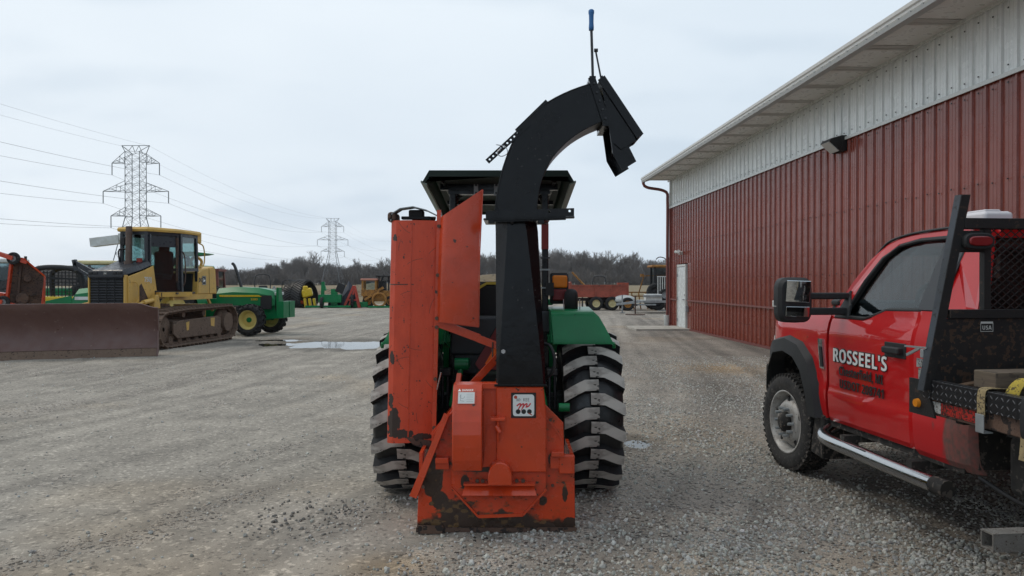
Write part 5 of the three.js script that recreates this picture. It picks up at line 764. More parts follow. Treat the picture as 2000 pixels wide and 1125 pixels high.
// cargo on the deck: everything rests on the deck at y = 0.96
{
  const woodTex = dtex(512, (u, v) => { const g = fbm(u * 3, v * 46, 4, 521), n = fbm(u * 14, v * 14, 3, 523); return lerp3(lerp3(hex(0x6d6152), hex(0x4b4138), g), hex(0x352d27), sstep(0.6, 0.75, n) * 0.6); });
  const mWood = M({ map: rep(woodTex, 0.5), roughness: 0.95, bumpMap: rep(woodTex, 0.5), bumpScale: 0.002 }), mWood2 = M({ map: rep(woodTex, 0.7), roughness: 0.95, color: lin(0.8, 0.62, 0.5) });
  const ry = 0.096, W = (x, y, z) => [3.36 + x * Math.cos(ry) + z * Math.sin(ry), y, -6.70 - x * Math.sin(ry) + z * Math.cos(ry)];
  const beam = (name, label, w, h, d, p, turn, m, tilt = 0, cut = 0.006) => { const o = solo(name, label, 'timber', [RB(w, h, d, 0, h / 2, 0, cut)], m, undefined, W(...p), ry + turn); if (tilt) o.rotation.z = tilt; return o; };
  beam('timber_block', 'thick weathered timber block lying on top of other blocks on the truck deck', 0.66, 0.09, 0.15, [-0.88, 1.058, 2.66], 0.05, mWood);
  beam('timber_block', 'brown timber plank tilted against the truck rack', 0.75, 0.085, 0.05, [-0.84, 1.02, 2.44], 0.02, mWood2, 0.17);
  beam('timber_block', 'grey bottom timber block bearing the thick block', 0.7, 0.095, 0.13, [-0.82, 0.961, 2.66], -0.04, mWood);
  beam('timber_block', 'short dark offcut of timber beside the bed rail', 0.26, 0.09, 0.09, [-1.03, 0.961, 2.86], 0.5, mWood2);
  // yellow straps
  const mStrap = M({ map: rep(wornTex(256, hex(0xb09a3c), hex(0x9e8a38), hex(0x5a4e30), 0.4, hex(0x7a6c3c), 0.5, 531), 0.3), roughness: 0.9, side: THREE.DoubleSide }), mStrap2 = M({ map: rep(wornTex(256, hex(0x9c8a64), hex(0x8c7c5a), hex(0x54493a), 0.4, hex(0x6c6048), 0.5, 541), 0.3), roughness: 0.9, side: THREE.DoubleSide });
  const strap = (pts, w, dir) => { const c = new THREE.CatmullRomCurve3(pts.map((p) => V(...p)), false, 'centripetal'); return sheet((u, v) => { const p = c.getPoint(u); return [p.x + dir[0] * w * (v - 0.5), p.y + dir[1] * w * (v - 0.5), p.z + dir[2] * w * (v - 0.5)]; }, 60, 1, 0.003, 1); };
  solo('ratchet_strap', 'loose yellow webbing strap heaped on the truck deck', 'strap', [strap([[-1.19, 0.965, 2.86], [-1.2, 1.06, 2.86], [-1.15, 1.13, 2.88], [-1.08, 1.12, 2.9], [-1.02, 1.04, 2.92], [-0.97, 1.08, 2.94], [-0.92, 1.16, 2.95], [-0.86, 1.17, 2.96], [-0.8, 1.08, 2.97], [-0.78, 0.97, 2.97]], 0.07, [0.35, 0.1, 0.93]), strap([[-1.1, 1.0, 3.0], [-1.07, 1.13, 2.98], [-1.0, 1.2, 2.96], [-0.93, 1.19, 2.96], [-0.88, 1.06, 2.98], [-0.86, 0.97, 3.0]], 0.07, [0.2, 0.3, 0.93])], mStrap, undefined, W(0, 0, 0), ry);
  const hk = thing('winch_strap', 'tan strap with flat steel hook clipped over the tread plate rail', 'strap', W(0, 0, 0), ry);
  part(hk, 'webbing', [strap([[-1.1, 1.066, 2.74], [-1.262, 1.066, 2.74], [-1.274, 1.04, 2.74], [-1.276, 0.95, 2.74], [-1.276, 0.93, 2.74]], 0.055, [0, 0, 1])], mStrap2); part(hk, 'flat_hook', [RB(0.006, 0.09, 0.06, -1.281, 0.895, 2.74, 0.002), B(0.05, 0.006, 0.06, -1.257, 0.85, 2.74)], mGalv);
  const hk2 = thing('winch_strap', 'black strap with tan frayed tail hanging off the tread plate rail', 'strap', W(0, 0, 0), ry);
  part(hk2, 'webbing', [strap([[-1.1, 1.066, 3.03], [-1.262, 1.066, 3.03], [-1.276, 1.03, 3.03], [-1.278, 0.9, 3.03], [-1.27, 0.87, 3.03]], 0.05, [0, 0, 1])], mBlackMatt); part(hk2, 'strap_tail', [strap([[-1.27, 0.875, 3.02], [-1.274, 0.82, 3.02], [-1.28, 0.77, 3.02]], 0.045, [0, 0, 1])], mStrap2);
}
// ---------------------------------------------------------------- crawler dozer
const mDozYel = M({ map: rep(wornTex(512, hex(0xd2a853), hex(0xc89f4d), hex(0x7a6240), 0.3, hex(0xb79b62), 0.45, 601), 1.4), roughness: 0.5 });
const mMud = M({ map: rep(wornTex(512, hex(0x705d50), hex(0x645246), hex(0x463a33), 0.38, hex(0x836f5e), 0.6, 611), 0.9), roughness: 0.92, ...bump(lumpN, 0.35, 0.006) });
const mNavy = M({ color: lin(0.02, 0.022, 0.028), roughness: 0.62, roughnessMap: rep(roughN, 0.6) });
const deerBadge = ctex(128, 150, (c) => { c.fillStyle = '#c9c4b4'; c.beginPath(); c.roundRect(2, 2, 124, 146, 34); c.fill(); c.fillStyle = '#1c1d20'; c.beginPath(); c.roundRect(9, 9, 110, 132, 28); c.fill(); c.fillStyle = '#e2e2dd'; c.beginPath(); c.moveTo(24, 92); c.lineTo(50, 74); c.lineTo(44, 48); c.lineTo(60, 30); c.lineTo(64, 48); c.lineTo(58, 56); c.lineTo(74, 66); c.lineTo(100, 60); c.lineTo(106, 74); c.lineTo(94, 88); c.lineTo(102, 112); c.lineTo(84, 94); c.lineTo(62, 96); c.lineTo(40, 112); c.lineTo(48, 94); c.closePath(); c.fill(); });
{
  const z = thing('bulldozer', 'muddy yellow crawler bulldozer with black cab and wide brown blade', 'bulldozer', [-9.29, 0, -19.94], -0.11);
  // tracks
  const path = []; { const F = [1.36, 0.47, 0.41], Rr = [-1.72, 0.51, 0.44]; for (let k = 0; k <= 16; k++) { const a = -Math.PI / 2 + Math.PI * k / 16; path.push([F[0] + F[2] * Math.cos(a), F[1] + F[2] * Math.sin(a)]); } path.push([0.5, 0.93], [-0.5, 0.94]); for (let k = 0; k <= 16; k++) { const a = Math.PI / 2 + Math.PI * k / 16; path.push([Rr[0] + Rr[2] * Math.cos(a), Rr[1] + Rr[2] * Math.sin(a)]); } path.push([-0.8, 0.06], [0.5, 0.06]); }
  const curve = new THREE.CatmullRomCurve3(path.map(([a, b]) => V(0, b, a)), true, 'centripetal');
  const shoeG = fin(mergeGeometries([B(0.56, 0.025, 0.205), B(0.56, 0.055, 0.03, 0, -0.035, 0.07), B(0.1, 0.07, 0.19, -0.1, 0.045, 0), B(0.1, 0.07, 0.19, 0.1, 0.045, 0)].map((g) => fin(g))));
  for (const sd of [-1, 1]) {
    const tr = part(z, 'track_frame', [RB(0.34, 0.34, 2.4, sd * 0.94, 0.48, -0.2, 0.03), B(0.3, 0.12, 2.6, sd * 0.94, 0.28, -0.2)], mMud, sd > 0 ? 'mud caked left track assembly' : undefined);
    const n = 44; for (let k = 0; k < n; k++) { const p = curve.getPointAt(k / n), q = curve.getTangentAt(k / n), o = share(tr, 'track_shoe', [shoeG, mMud], sd * 0.94, p.y, p.z); o.rotation.set(Math.PI - Math.atan2(q.y, q.z) + Math.PI, 0, 0); }
    part(tr, 'idler', [LX([[0.05, -0.12], [0.33, -0.1], [0.36, -0.05], [0.36, 0.05], [0.33, 0.1], [0.05, 0.12]], 28).translate(sd * 0.94, 0.47, 1.36)], mMud);
    part(tr, 'sprocket', [LX([[0.02, -0.1], [0.36, -0.07], [0.38, 0], [0.36, 0.07], [0.28, 0.12], [0.2, 0.2], [0.02, 0.21]], 28).scale(sd, 1, 1).translate(sd * 0.94, 0.51, -1.72), C([sd * 0.94, 0.51, -1.72], [sd * 1.16, 0.51, -1.72], 0.3, 0.26, 24)], mMud);
    for (let k = 0; k < 7; k++) part(tr, 'track_roller', [C([sd * 0.80, 0.19, -1.3 + k * 0.4], [sd * 1.1, 0.19, -1.3 + k * 0.4], 0.1, 0.1, 14)], mMud);
    for (const q of [-0.55, 0.45]) part(tr, 'carrier_roller', [C([sd * 0.82, 0.80, q], [sd * 1.06, 0.80, q], 0.08, 0.08, 14)], mMud);
    const gd = part(tr, 'side_guard', [XS([[-1.24, 0.30], [-1.05, 0.22], [0.9, 0.22], [1.1, 0.34], [1.1, 0.56], [0.8, 0.66], [-1.14, 0.70], [-1.28, 0.55]], sd > 0 ? 1.12 : -1.17, sd > 0 ? 1.17 : -1.12, 0.012)], mMud);
    part(gd, 'worn_patch', [PL([[sd * 1.173, 0.4, 0.5], [sd * 1.173, 0.4, 0.4], [sd * 1.173, 0.62, 0.38], [sd * 1.173, 0.60, 0.53]], 0.002), PL([[sd * 1.173, 0.45, -0.72], [sd * 1.173, 0.42, -0.9], [sd * 1.173, 0.66, -0.92], [sd * 1.173, 0.66, -0.70]], 0.002)], mDozYel);
  }
  part(z, 'belly_frame', [B(1.3, 0.45, 2.6, 0, 0.72, 0), B(1.86, 0.16, 0.5, 0, 0.6, 0.7), B(1.86, 0.2, 0.3, 0, 0.55, -1.4)], mMud);
  // hood and engine sides
  part(z, 'hood', [loft([[1.98, 1.83, 0.43], [1.9, 1.90, 0.44], [1.3, 2.03, 0.45], [0.9, 2.15, 0.47]].map(([q, y, w]) => [[-w, y - 0.12, q], [-w + 0.07, y, q], [w - 0.07, y, q], [w, y - 0.12, q]]), { crease: 0.5 })], mNavy);
  part(z, 'nose', [RB(0.88, 0.16, 0.14, 0, 1.80, 1.93, 0.02), B(0.9, 1.05, 0.08, 0, 1.25, 1.86)], mNavy);
  const gr = part(z, 'grille', [B(0.84, 0.95, 0.03, 0, 1.24, 1.905)], mBlackMatt);
  for (let k = 0; k < 15; k++) part(gr, 'grille_bar', [B(0.8, 0.014, 0.035, 0, 0.82 + k * 0.062, 1.935, -0.35)], mNavy);
  for (let k = 0; k < 3; k++) part(gr, 'grille_rod', [B(0.012, 0.93, 0.02, -0.2 + k * 0.2, 1.24, 1.955)], mDarkMetal);
  for (const s of [-1, 1]) { part(gr, 'head_lamp', [RB(0.09, 0.06, 0.04, s * 0.36, 1.82, 2.0, 0.01), RB(0.09, 0.06, 0.04, s * 0.24, 1.82, 2.0, 0.01)], mBlackMatt); part(gr, 'grille_edge', [B(0.03, 1.06, 0.12, s * 0.445, 1.25, 1.9)], mDozYel); }
  part(gr, 'badge', [mv(new THREE.PlaneGeometry(0.075, 0.075), 0, 1.82, 2.003)], M({ map: deerBadge, roughness: 0.5 }), null, true);
  for (const s of [-1, 1]) {
    const x = s * 0.47, q = (o) => (s > 0 ? XS(o, 0.455, 0.485, 0.006) : XS(o, -0.485, -0.455, 0.006));
    const ep = part(z, 'engine_side', [q([[1.86, 0.72], [1.86, 1.74], [1.2, 1.90], [0.82, 2.02], [0.62, 1.12], [1.1, 0.72]])], mDozYel);
    part(ep, 'side_vent', [XS([[1.42, 0.98], [1.42, 1.52], [1.34, 1.58], [1.0, 1.12], [1.0, 0.98]], s > 0 ? 0.482 : -0.492, s > 0 ? 0.492 : -0.482, 0.003)], mRust);
    part(ep, 'hand_rail', [T([[x + s * 0.03, 1.62, 1.7], [x + s * 0.07, 1.6, 1.62], [x + s * 0.07, 1.2, 1.55], [x + s * 0.06, 1.12, 1.62], [x + s * 0.03, 1.12, 1.8]], 0.014, 6, 24)], mDozYel);
    part(z, 'lift_cylinder', [C([s * 0.62, 1.18, 1.0], [s * 0.66, 1.12, 1.55], 0.06, 0.06, 14), C([s * 0.66, 1.12, 1.55], [s * 0.68, 1.08, 1.85], 0.03, 0.03, 10)], mDozYel);
    part(z, 'cylinder_mount', [XS([[0.85, 0.9], [1.15, 0.9], [1.08, 1.3], [0.95, 1.3]], s > 0 ? 0.55 : -0.7, s > 0 ? 0.7 : -0.55, 0.01)], mDozYel);
    part(z, 'push_arm', [BAR([s * 0.70, 0.5, 0.4], [s * 0.62 + 0.25, 0.42, 3.1], 0.16, 0.24)], mMud);
  }
  const numT = text('750J', fontB, 0.12, 0.30, 0.004).rotateY(Math.PI / 2); part(z, 'model_number', [numT.translate(0.488, 1.62, 1.22)], mWhite, 'white model number 750J');
  part(z, 'exhaust_stack', [C([0.02, 2.02, 1.12], [0.02, 2.98, 1.10], 0.075, 0.075, 18), C([0.02, 2.0, 1.12], [0.02, 2.12, 1.12], 0.11, 0.11, 16)], M({ map: rep(wornTex(256, hex(0x6b5a52), hex(0x5f5047), hex(0x8a7f78), 0.3, hex(0x4f423b), 0.4, 621), 0.5), roughness: 0.55, metalness: 0.5 }));
  part(z, 'pre_cleaner', [C([0.24, 2.1, 1.02], [0.24, 2.2, 1.02], 0.07)], M({ color: lin(0.25, 0.03, 0.02), roughness: 0.6 })); part(z, 'front_rail', [T([[-0.3, 2.1, 1.0], [-0.32, 2.35, 1.0], [-0.3, 2.42, 1.0], [-0.12, 2.42, 1.02], [-0.08, 2.38, 1.02], [-0.06, 2.1, 1.02]], 0.018, 6, 26)], mBlackMatt);
  part(z, 'cab_lamp', [RB(0.12, 0.2, 0.08, -0.2, 2.62, 1.0, 0.02)], mBlackMatt);
  // cab: tapered six-sided
  const fp = [[-0.28, 0.95], [0.38, 0.95], [0.75, 0.0], [0.70, -0.88], [-0.70, -0.88], [-0.75, 0.0]];
  const base = [2.12, 2.12, 1.3, 1.95, 1.95, 1.3], y1 = 2.86;
  const cab = part(z, 'cab_frame', fp.map(([x, q], k) => BAR([x, k < 2 ? 1.35 : k === 2 || k === 5 ? 1.25 : 1.3, q], [x * 0.96, y1, q * 0.97], 0.07, 0.08)).concat([0, 1, 2, 3, 4, 5].map((k) => { const a = fp[k], b = fp[(k + 1) % 6]; return BAR([a[0] * 0.96, y1 - 0.03, a[1] * 0.97], [b[0] * 0.96, y1 - 0.03, b[1] * 0.97], 0.06, 0.08); })).concat([BAR([0.38, 1.35, 0.95], [0.75, 1.3, 0.0], 0.07, 0.12), BAR([-0.38, 1.35, 0.95], [-0.75, 1.3, 0.0], 0.07, 0.12), BAR([0.75, 1.93, 0], [0.70, 1.95, -0.88], 0.05, 0.08), BAR([-0.75, 1.93, 0], [-0.70, 1.95, -0.88], 0.05, 0.08), BAR([-0.70, 1.95, -0.88], [0.70, 1.95, -0.88], 0.06, 0.08)]), mNavy);
  const pane = (a, b, ya, yb, yt) => PL([[a[0], ya, a[1]], [b[0], yb, b[1]], [b[0] * 0.965, yt, b[1] * 0.975], [a[0] * 0.965, yt, a[1] * 0.975]], 0.006);
  const mCabGl = M({ color: lin(0.62, 0.74, 0.74), roughness: 0.04, transmission: 1, thickness: 0 });
  part(cab, 'front_window', [pane(fp[0], fp[1], 2.12, 2.12, 2.8)], mCabGl); part(cab, 'rear_window', [pane(fp[3], fp[4], 1.98, 1.98, 2.8)], mCabGl);
  for (const [a, b] of [[1, 2], [5, 0]]) { const dr = part(cab, 'cab_door', [pane(fp[a], fp[b], 1.38, 1.38, 2.8)], mCabGl, 'glass cab door in black frame'); part(dr, 'door_frame', [BAR([mixf(fp[a][0], fp[b][0], 0.08), 1.42, mixf(fp[a][1], fp[b][1], 0.08)], [mixf(fp[a][0], fp[b][0], 0.1) * 0.965, 2.8, mixf(fp[a][1], fp[b][1], 0.1)], 0.06, 0.06), BAR([mixf(fp[a][0], fp[b][0], 0.9), 1.42, mixf(fp[a][1], fp[b][1], 0.9)], [mixf(fp[a][0], fp[b][0], 0.9) * 0.965, 2.8, mixf(fp[a][1], fp[b][1], 0.9)], 0.06, 0.06)], mNavy); part(dr, 'upper_shade', [pane([mixf(fp[a][0], fp[b][0], 0.1), mixf(fp[a][1], fp[b][1], 0.1)], [mixf(fp[a][0], fp[b][0], 0.88), mixf(fp[a][1], fp[b][1], 0.88)], 2.5, 2.5, 2.78)], mNavy); }
  for (const [a, b] of [[2, 3], [4, 5]]) part(cab, 'side_window', [pane(fp[a], fp[b], 1.97, 1.97, 2.8)], mCabGl);
  part(cab, 'grab_rail', [T([[0.80, 1.5, 0.02], [0.84, 1.6, 0.0], [0.83, 2.3, 0.0], [0.78, 2.4, 0.0]], 0.016, 6, 20), BAR([0.70, 1.6, 0.12], [0.70, 2.75, 0.12], 0.06, 0.05)], mRust);
  part(z, 'seat', [RB(0.5, 0.16, 0.5, 0.0, 1.75, -0.2, 0.05), RB(0.5, 0.66, 0.16, 0, 2.1, -0.45, 0.06), RB(0.28, 0.18, 0.12, 0, 2.48, -0.47, 0.04)], M({ color: lin(0.05, 0.055, 0.06), roughness: 0.9 }));
  part(z, 'cab_floor', [B(1.3, 0.1, 1.5, 0, 1.3, 0), B(0.5, 0.7, 0.3, 0, 1.7, 0.75), B(1.2, 0.5, 0.1, 0, 1.6, -0.84)], mBlackMatt);
  part(z, 'cab_roof', [loft([[2.87, 0], [2.92, 0.015], [2.97, -0.02], [2.99, -0.2]].map(([y, e]) => [[-0.36, 0.98], [0.42, 0.98], [0.79, 0.02], [0.75, -0.98], [-0.75, -0.98], [-0.79, 0.02]].map(([a, b]) => { const l = Math.hypot(a, b), k = (l + e) / l; return [a * k, y, b * k]; }).reverse()), { crease: 0.4 })], mDozYel);
  part(z, 'roof_pod', [RB(0.5, 0.3, 0.22, 0.45, 2.82, -1.02, 0.03), RB(0.5, 0.3, 0.22, -0.45, 2.82, -1.02, 0.03)], mDozYel); part(z, 'pod_grille', [B(0.3, 0.2, 0.02, 0.45, 2.82, -1.135)], mRust); part(z, 'rear_rail', [T([[0.78, 2.0, -0.9], [0.8, 2.1, -1.05], [0.8, 2.6, -1.0], [0.74, 2.66, -0.9]], 0.018, 6, 20), T([[0.6, 1.98, -1.2], [0.62, 2.2, -1.25], [0.5, 2.3, -1.1], [0.4, 2.1, -1.0]], 0.04, 8, 20)], mDozYel);
  // rear tank and deck
  part(z, 'rear_tank', [XS([[-0.80, 1.28], [-1.85, 1.28], [-1.78, 1.98], [-1.66, 2.05], [-1.1, 1.98], [-0.86, 1.88]], -0.76, 0.76, 0.03)], mDozYel); part(z, 'tank_seam', [XS([[-1.42, 1.3], [-1.43, 1.3], [-1.4, 2.0], [-1.39, 2.0]], 0.752, 0.765)], mRust);
  part(z, 'side_sill', [B(0.1, 0.14, 2.0, 0.70, 1.22, -0.6), B(0.1, 0.14, 2.0, -0.70, 1.22, -0.6), B(0.16, 0.12, 1.0, 0.72, 1.3, 0.3, 0, -0.35), B(0.16, 0.12, 1.0, -0.72, 1.3, 0.3, 0, 0.35)], mDozYel); part(z, 'step_plate', [B(0.16, 0.04, 0.9, 0.74, 1.33, -0.1)], mNavy);
  part(z, 'badge', [mv(new THREE.PlaneGeometry(0.21, 0.25), 0.766, 1.66, -1.12, 0, Math.PI / 2, 0)], M({ map: deerBadge, roughness: 0.5 }), 'dark badge with leaping deer', true);
  part(z, 'side_letters', [text('DC', fontB, 0.11, 0.17, 0.004).rotateY(Math.PI / 2).translate(0.762, 1.62, -0.86)], mNavy);
  part(z, 'ripper_mount', [B(0.8, 0.5, 0.3, 0, 0.75, -1.75), BAR([0.5, 1.3, -1.7], [0.55, 0.8, -2.0], 0.06, 0.06)], mDozYel);
  // blade, swung to one side
  const A = [1.88, 2.95], E = [-1.25, 4.55], mBlade = M({ map: rep(wornTex(512, hex(0x5f443e), hex(0x664a43), hex(0x7a6258), 0.27, hex(0x68534e), 0.5, 631), 1.7), roughness: 0.85, roughnessMap: rep(roughN, 1) });
  const nx = -(E[1] - A[1]), nz = -(A[0] - E[0]), nl = Math.hypot(nx, nz), N = [-nx / nl, -nz / nl];
  const bl = part(z, 'blade', [sheet((u, v) => { const h = mixf(0.16, 1.06 + 0.10 * (sstep(0, 0.12, u) * (1 - sstep(0.9, 1, u))), v), c = -0.20 * Math.sin(Math.PI * clamp((h - 0.05) / 1.05)) + 0.05 * h; return [mixf(A[0], E[0], u) + N[0] * c, h, mixf(A[1], E[1], u) + N[1] * c]; }, 40, 14, 0.03, 0.6)], mBlade, 'wide dark brown curved blade');
  part(bl, 'cutting_edge', [PL([[A[0] + N[0] * 0.04, 0.0, A[1] + N[1] * 0.04], [A[0] - N[0] * 0.05, 0.19, A[1] - N[1] * 0.05], [E[0] - N[0] * 0.05, 0.19, E[1] - N[1] * 0.05], [E[0] + N[0] * 0.04, 0.0, E[1] + N[1] * 0.04]], 0.025)], mMud);
  part(bl, 'top_lip', [BAR([mixf(A[0], E[0], 0.03), 1.02, mixf(A[1], E[1], 0.03)], [mixf(A[0], E[0], 0.97), 1.02, mixf(A[1], E[1], 0.97)], 0.03, 0.012)], mBlade);
  for (const p of [A, E]) part(bl, 'end_plate', [PL([[p[0] + N[0] * 0.06, 0.0, p[1] + N[1] * 0.06], [p[0] - N[0] * 0.3, 0.1, p[1] - N[1] * 0.3], [p[0] - N[0] * 0.3, 0.95, p[1] - N[1] * 0.3], [p[0] + N[0] * 0.06, 1.05, p[1] + N[1] * 0.06], [p[0] - N[0] * 0.13, 0.55, p[1] - N[1] * 0.13]], 0.03)], mBlade);
  part(bl, 'blade_back', [BAR([mixf(A[0], E[0], 0.1) - N[0] * 0.35, 0.55, mixf(A[1], E[1], 0.1) - N[1] * 0.35], [mixf(A[0], E[0], 0.9) - N[0] * 0.35, 0.55, mixf(A[1], E[1], 0.9) - N[1] * 0.35], 0.3, 0.4)], mMud);
}
// ---------------------------------------------------------------- tractors and implements standing on the yard
const mTyreFar = M({ map: rep(wornTex(256, hex(0x1f1f20), hex(0x252525), hex(0x4e4a46), 0.34, hex(0x383634), 0.5, 641), 0.6), roughness: 0.9 });
const jdRim = M({ color: lin(0.64, 0.52, 0.17), roughness: 0.5 });
{
  const t = thing('row_crop_tractor', 'green tractor with cream yellow front wheels standing behind the bulldozer', 'tractor', [-10.1, 0, -24.2], -0.16);
  // faces +x
  const wheel = (n, x, z, r, w, rr_, lugs) => { const g = new THREE.Group(); g.name = n; g.position.set(x, r, z); g.rotation.y = Math.PI / 2; t.add(g); const s = z > 0 ? -1 : 1; const inner = farmWheel(g, 'wheel', 0, 0, 0, r, w, rr_, s, { lugs: 0, tyreMat: mTyreFar, rimMat: jdRim, hubMat: mGreen }); g.remove(inner); for (const c of inner.children.slice()) g.add(c); const lg = [lugGeo(r, r - 0.06, w, -0.25, r * 0.13, 1), lugGeo(r, r - 0.06, w, -0.25, r * 0.13, -1)]; for (let k = 0; k < lugs; k++) for (const q of [0, 1]) share(g, 'tread_lug', [lg[q], mTyreFar], 0, 0, 0, (k + q * 0.5) / lugs * 6.283, 0, 0); return g; };
  wheel('front_wheel', 2.35, 0.72, 0.48, 0.34, 0.28, 16); wheel('front_wheel', 2.35, -0.72, 0.48, 0.34, 0.28, 16);
  wheel('rear_wheel', 0, 0.82, 0.78, 0.45, 0.45, 18); wheel('rear_wheel', 0, -0.82, 0.78, 0.45, 0.45, 18);
  const hd = part(t, 'hood', [loft([[1.05, 1.42, 0.34], [1.6, 1.47, 0.36], [2.4, 1.44, 0.35], [2.8, 1.36, 0.33], [2.95, 1.22, 0.30]].map(([x, y, w]) => [[x, 0.9, -w], [x, y - 0.16, -w], [x, y, -w + 0.14], [x, y, w - 0.14], [x, y - 0.16, w], [x, 0.9, w]]), { crease: 0.5 })], mGreen);
  part(hd, 'yellow_stripe', [PL([[1.15, 1.22, 0.372], [1.18, 1.16, 0.372], [2.55, 1.17, 0.372], [2.45, 1.22, 0.372]], 0.016)], mYellow); part(hd, 'model_letters', [text('5303', fontB, 0.06, 0.22, 0.004).translate(2.2, 1.06, 0.366)], mYellow);
  part(hd, 'side_grille', [B(0.42, 0.42, 0.02, 2.65, 1.0, 0.335)], mBlackMatt); part(hd, 'front_grille', [B(0.02, 0.5, 0.5, 2.95, 1.0, 0)], mBlackMatt); for (const s of [-1, 1]) part(hd, 'head_lamp', [RB(0.05, 0.1, 0.16, 2.95, 1.26, s * 0.2, 0.02)], mWhite);
  part(t, 'engine_block', [B(2.1, 0.5, 0.46, 2.0, 0.75, 0), B(1.2, 0.6, 0.5, 0.5, 0.8, 0)], mGreenDark); part(t, 'front_axle', [C([2.35, 0.5, -0.6], [2.35, 0.5, 0.6], 0.09)], mGreenDark); part(t, 'rear_axle', [C([0, 0.78, -0.7], [0, 0.78, 0.7], 0.11)], mGreenDark);
  part(t, 'front_bracket', [XS([[0.32, 0.62], [0.32, 1.45], [0.12, 1.45], [0.02, 1.0], [0.02, 0.62]], 3.0, 3.08, 0.01), B(0.22, 0.5, 0.36, 3.16, 0.78, 0.2), B(0.22, 0.5, 0.36, 3.16, 0.78, -0.22)].map((g) => g), mGreen);
  part(t, 'exhaust_pipe', [T([[1.75, 1.42, 0.1], [1.7, 1.6, 0.1], [1.5, 2.15, 0.1], [1.44, 2.2, 0.1]], 0.045, 10, 24)], mDarkMetal);
  part(t, 'fuel_tank', [RB(0.7, 0.3, 0.2, 1.5, 0.75, 0.35, 0.04)], mBlackMatt); part(t, 'fender', [sheet((u, v) => { const a = mixf(0.2, 2.9, u); return [Math.cos(a) * 0.88, 0.78 + Math.sin(a) * 0.84, mixf(0.5, 1.02, v)]; }, 16, 1, 0.02)], mGreen); part(t, 'seat', [RB(0.45, 0.5, 0.45, 0.1, 1.5, 0, 0.06)], mSeat); part(t, 'roll_bar', [T([[-0.3, 1.2, -0.5], [-0.3, 2.3, -0.45], [-0.3, 2.4, 0], [-0.3, 2.3, 0.45], [-0.3, 1.2, 0.5]], 0.04, 8, 30)], mBlackMatt);
}
// simple box-section helper for the distant machines
const simpleWheel = (p, n, x, y, z, r, w, axisX, rim, tyre = mTyreFar, rimR = 0.55) => { const g = new THREE.Group(); g.name = n; g.position.set(x, y, z); if (!axisX) g.rotation.y = Math.PI / 2; p.add(g); const h = w / 2; part(g, 'tyre', [LX([[r * rimR, -h * 0.8], [r * 0.8, -h], [r * 0.95, -h * 0.8], [r, -h * 0.4], [r, h * 0.4], [r * 0.95, h * 0.8], [r * 0.8, h], [r * rimR, h * 0.8]], 28)], tyre); part(g, 'rim', [LX([[0.01, -h * 0.3], [r * 0.3, -h * 0.3], [r * 0.36, -h * 0.05], [r * rimR, -h * 0.5], [r * rimR * 1.02, -h * 0.85], [r * rimR * 1.02, h * 0.85], [r * rimR, h * 0.5], [r * 0.36, h * 0.05], [r * 0.3, h * 0.3], [0.01, h * 0.3]], 24)], rim); return g; };
{
  // red-brown cab tractor
  const t = thing('old_cab_tractor', 'old tractor with red brown cab behind the green tractor', 'tractor', [-12.3, 0, -31], 0.1);
  const mBr = M({ color: lin(0.16, 0.05, 0.035), roughness: 0.7 });
  part(t, 'cab', [-0.55, 0.55].flatMap((x) => [-0.5, 0.5].map((q) => BAR([x, 1.2, q], [x * 0.92, 2.05, q * 0.92], 0.09, 0.09))).concat([B(1.2, 0.1, 1.15, 0, 2.1, 0), B(1.2, 0.3, 1.1, 0, 1.2, 0)]), mBr);
  part(t, 'cab_glass', [B(1.0, 0.75, 0.02, 0, 1.68, 0.49), B(0.02, 0.75, 0.9, 0.53, 1.68, 0), B(0.02, 0.75, 0.9, -0.53, 1.68, 0)], M({ color: lin(0.45, 0.55, 0.58), roughness: 0.05, transmission: 1, thickness: 0 }));
  part(t, 'hood', [RB(1.5, 0.5, 0.6, 1.2, 1.15, 0, 0.05)], mBr); part(t, 'chassis', [B(2.6, 0.4, 0.5, 0.7, 0.75, 0)], mDarkMetal);
  for (const q of [-0.8, 0.8]) { simpleWheel(t, 'rear_wheel', -0.1, 0.75, q, 0.75, 0.4, false, mCream); simpleWheel(t, 'front_wheel', 1.7, 0.4, q * 0.85, 0.4, 0.25, false, mCream); }
}
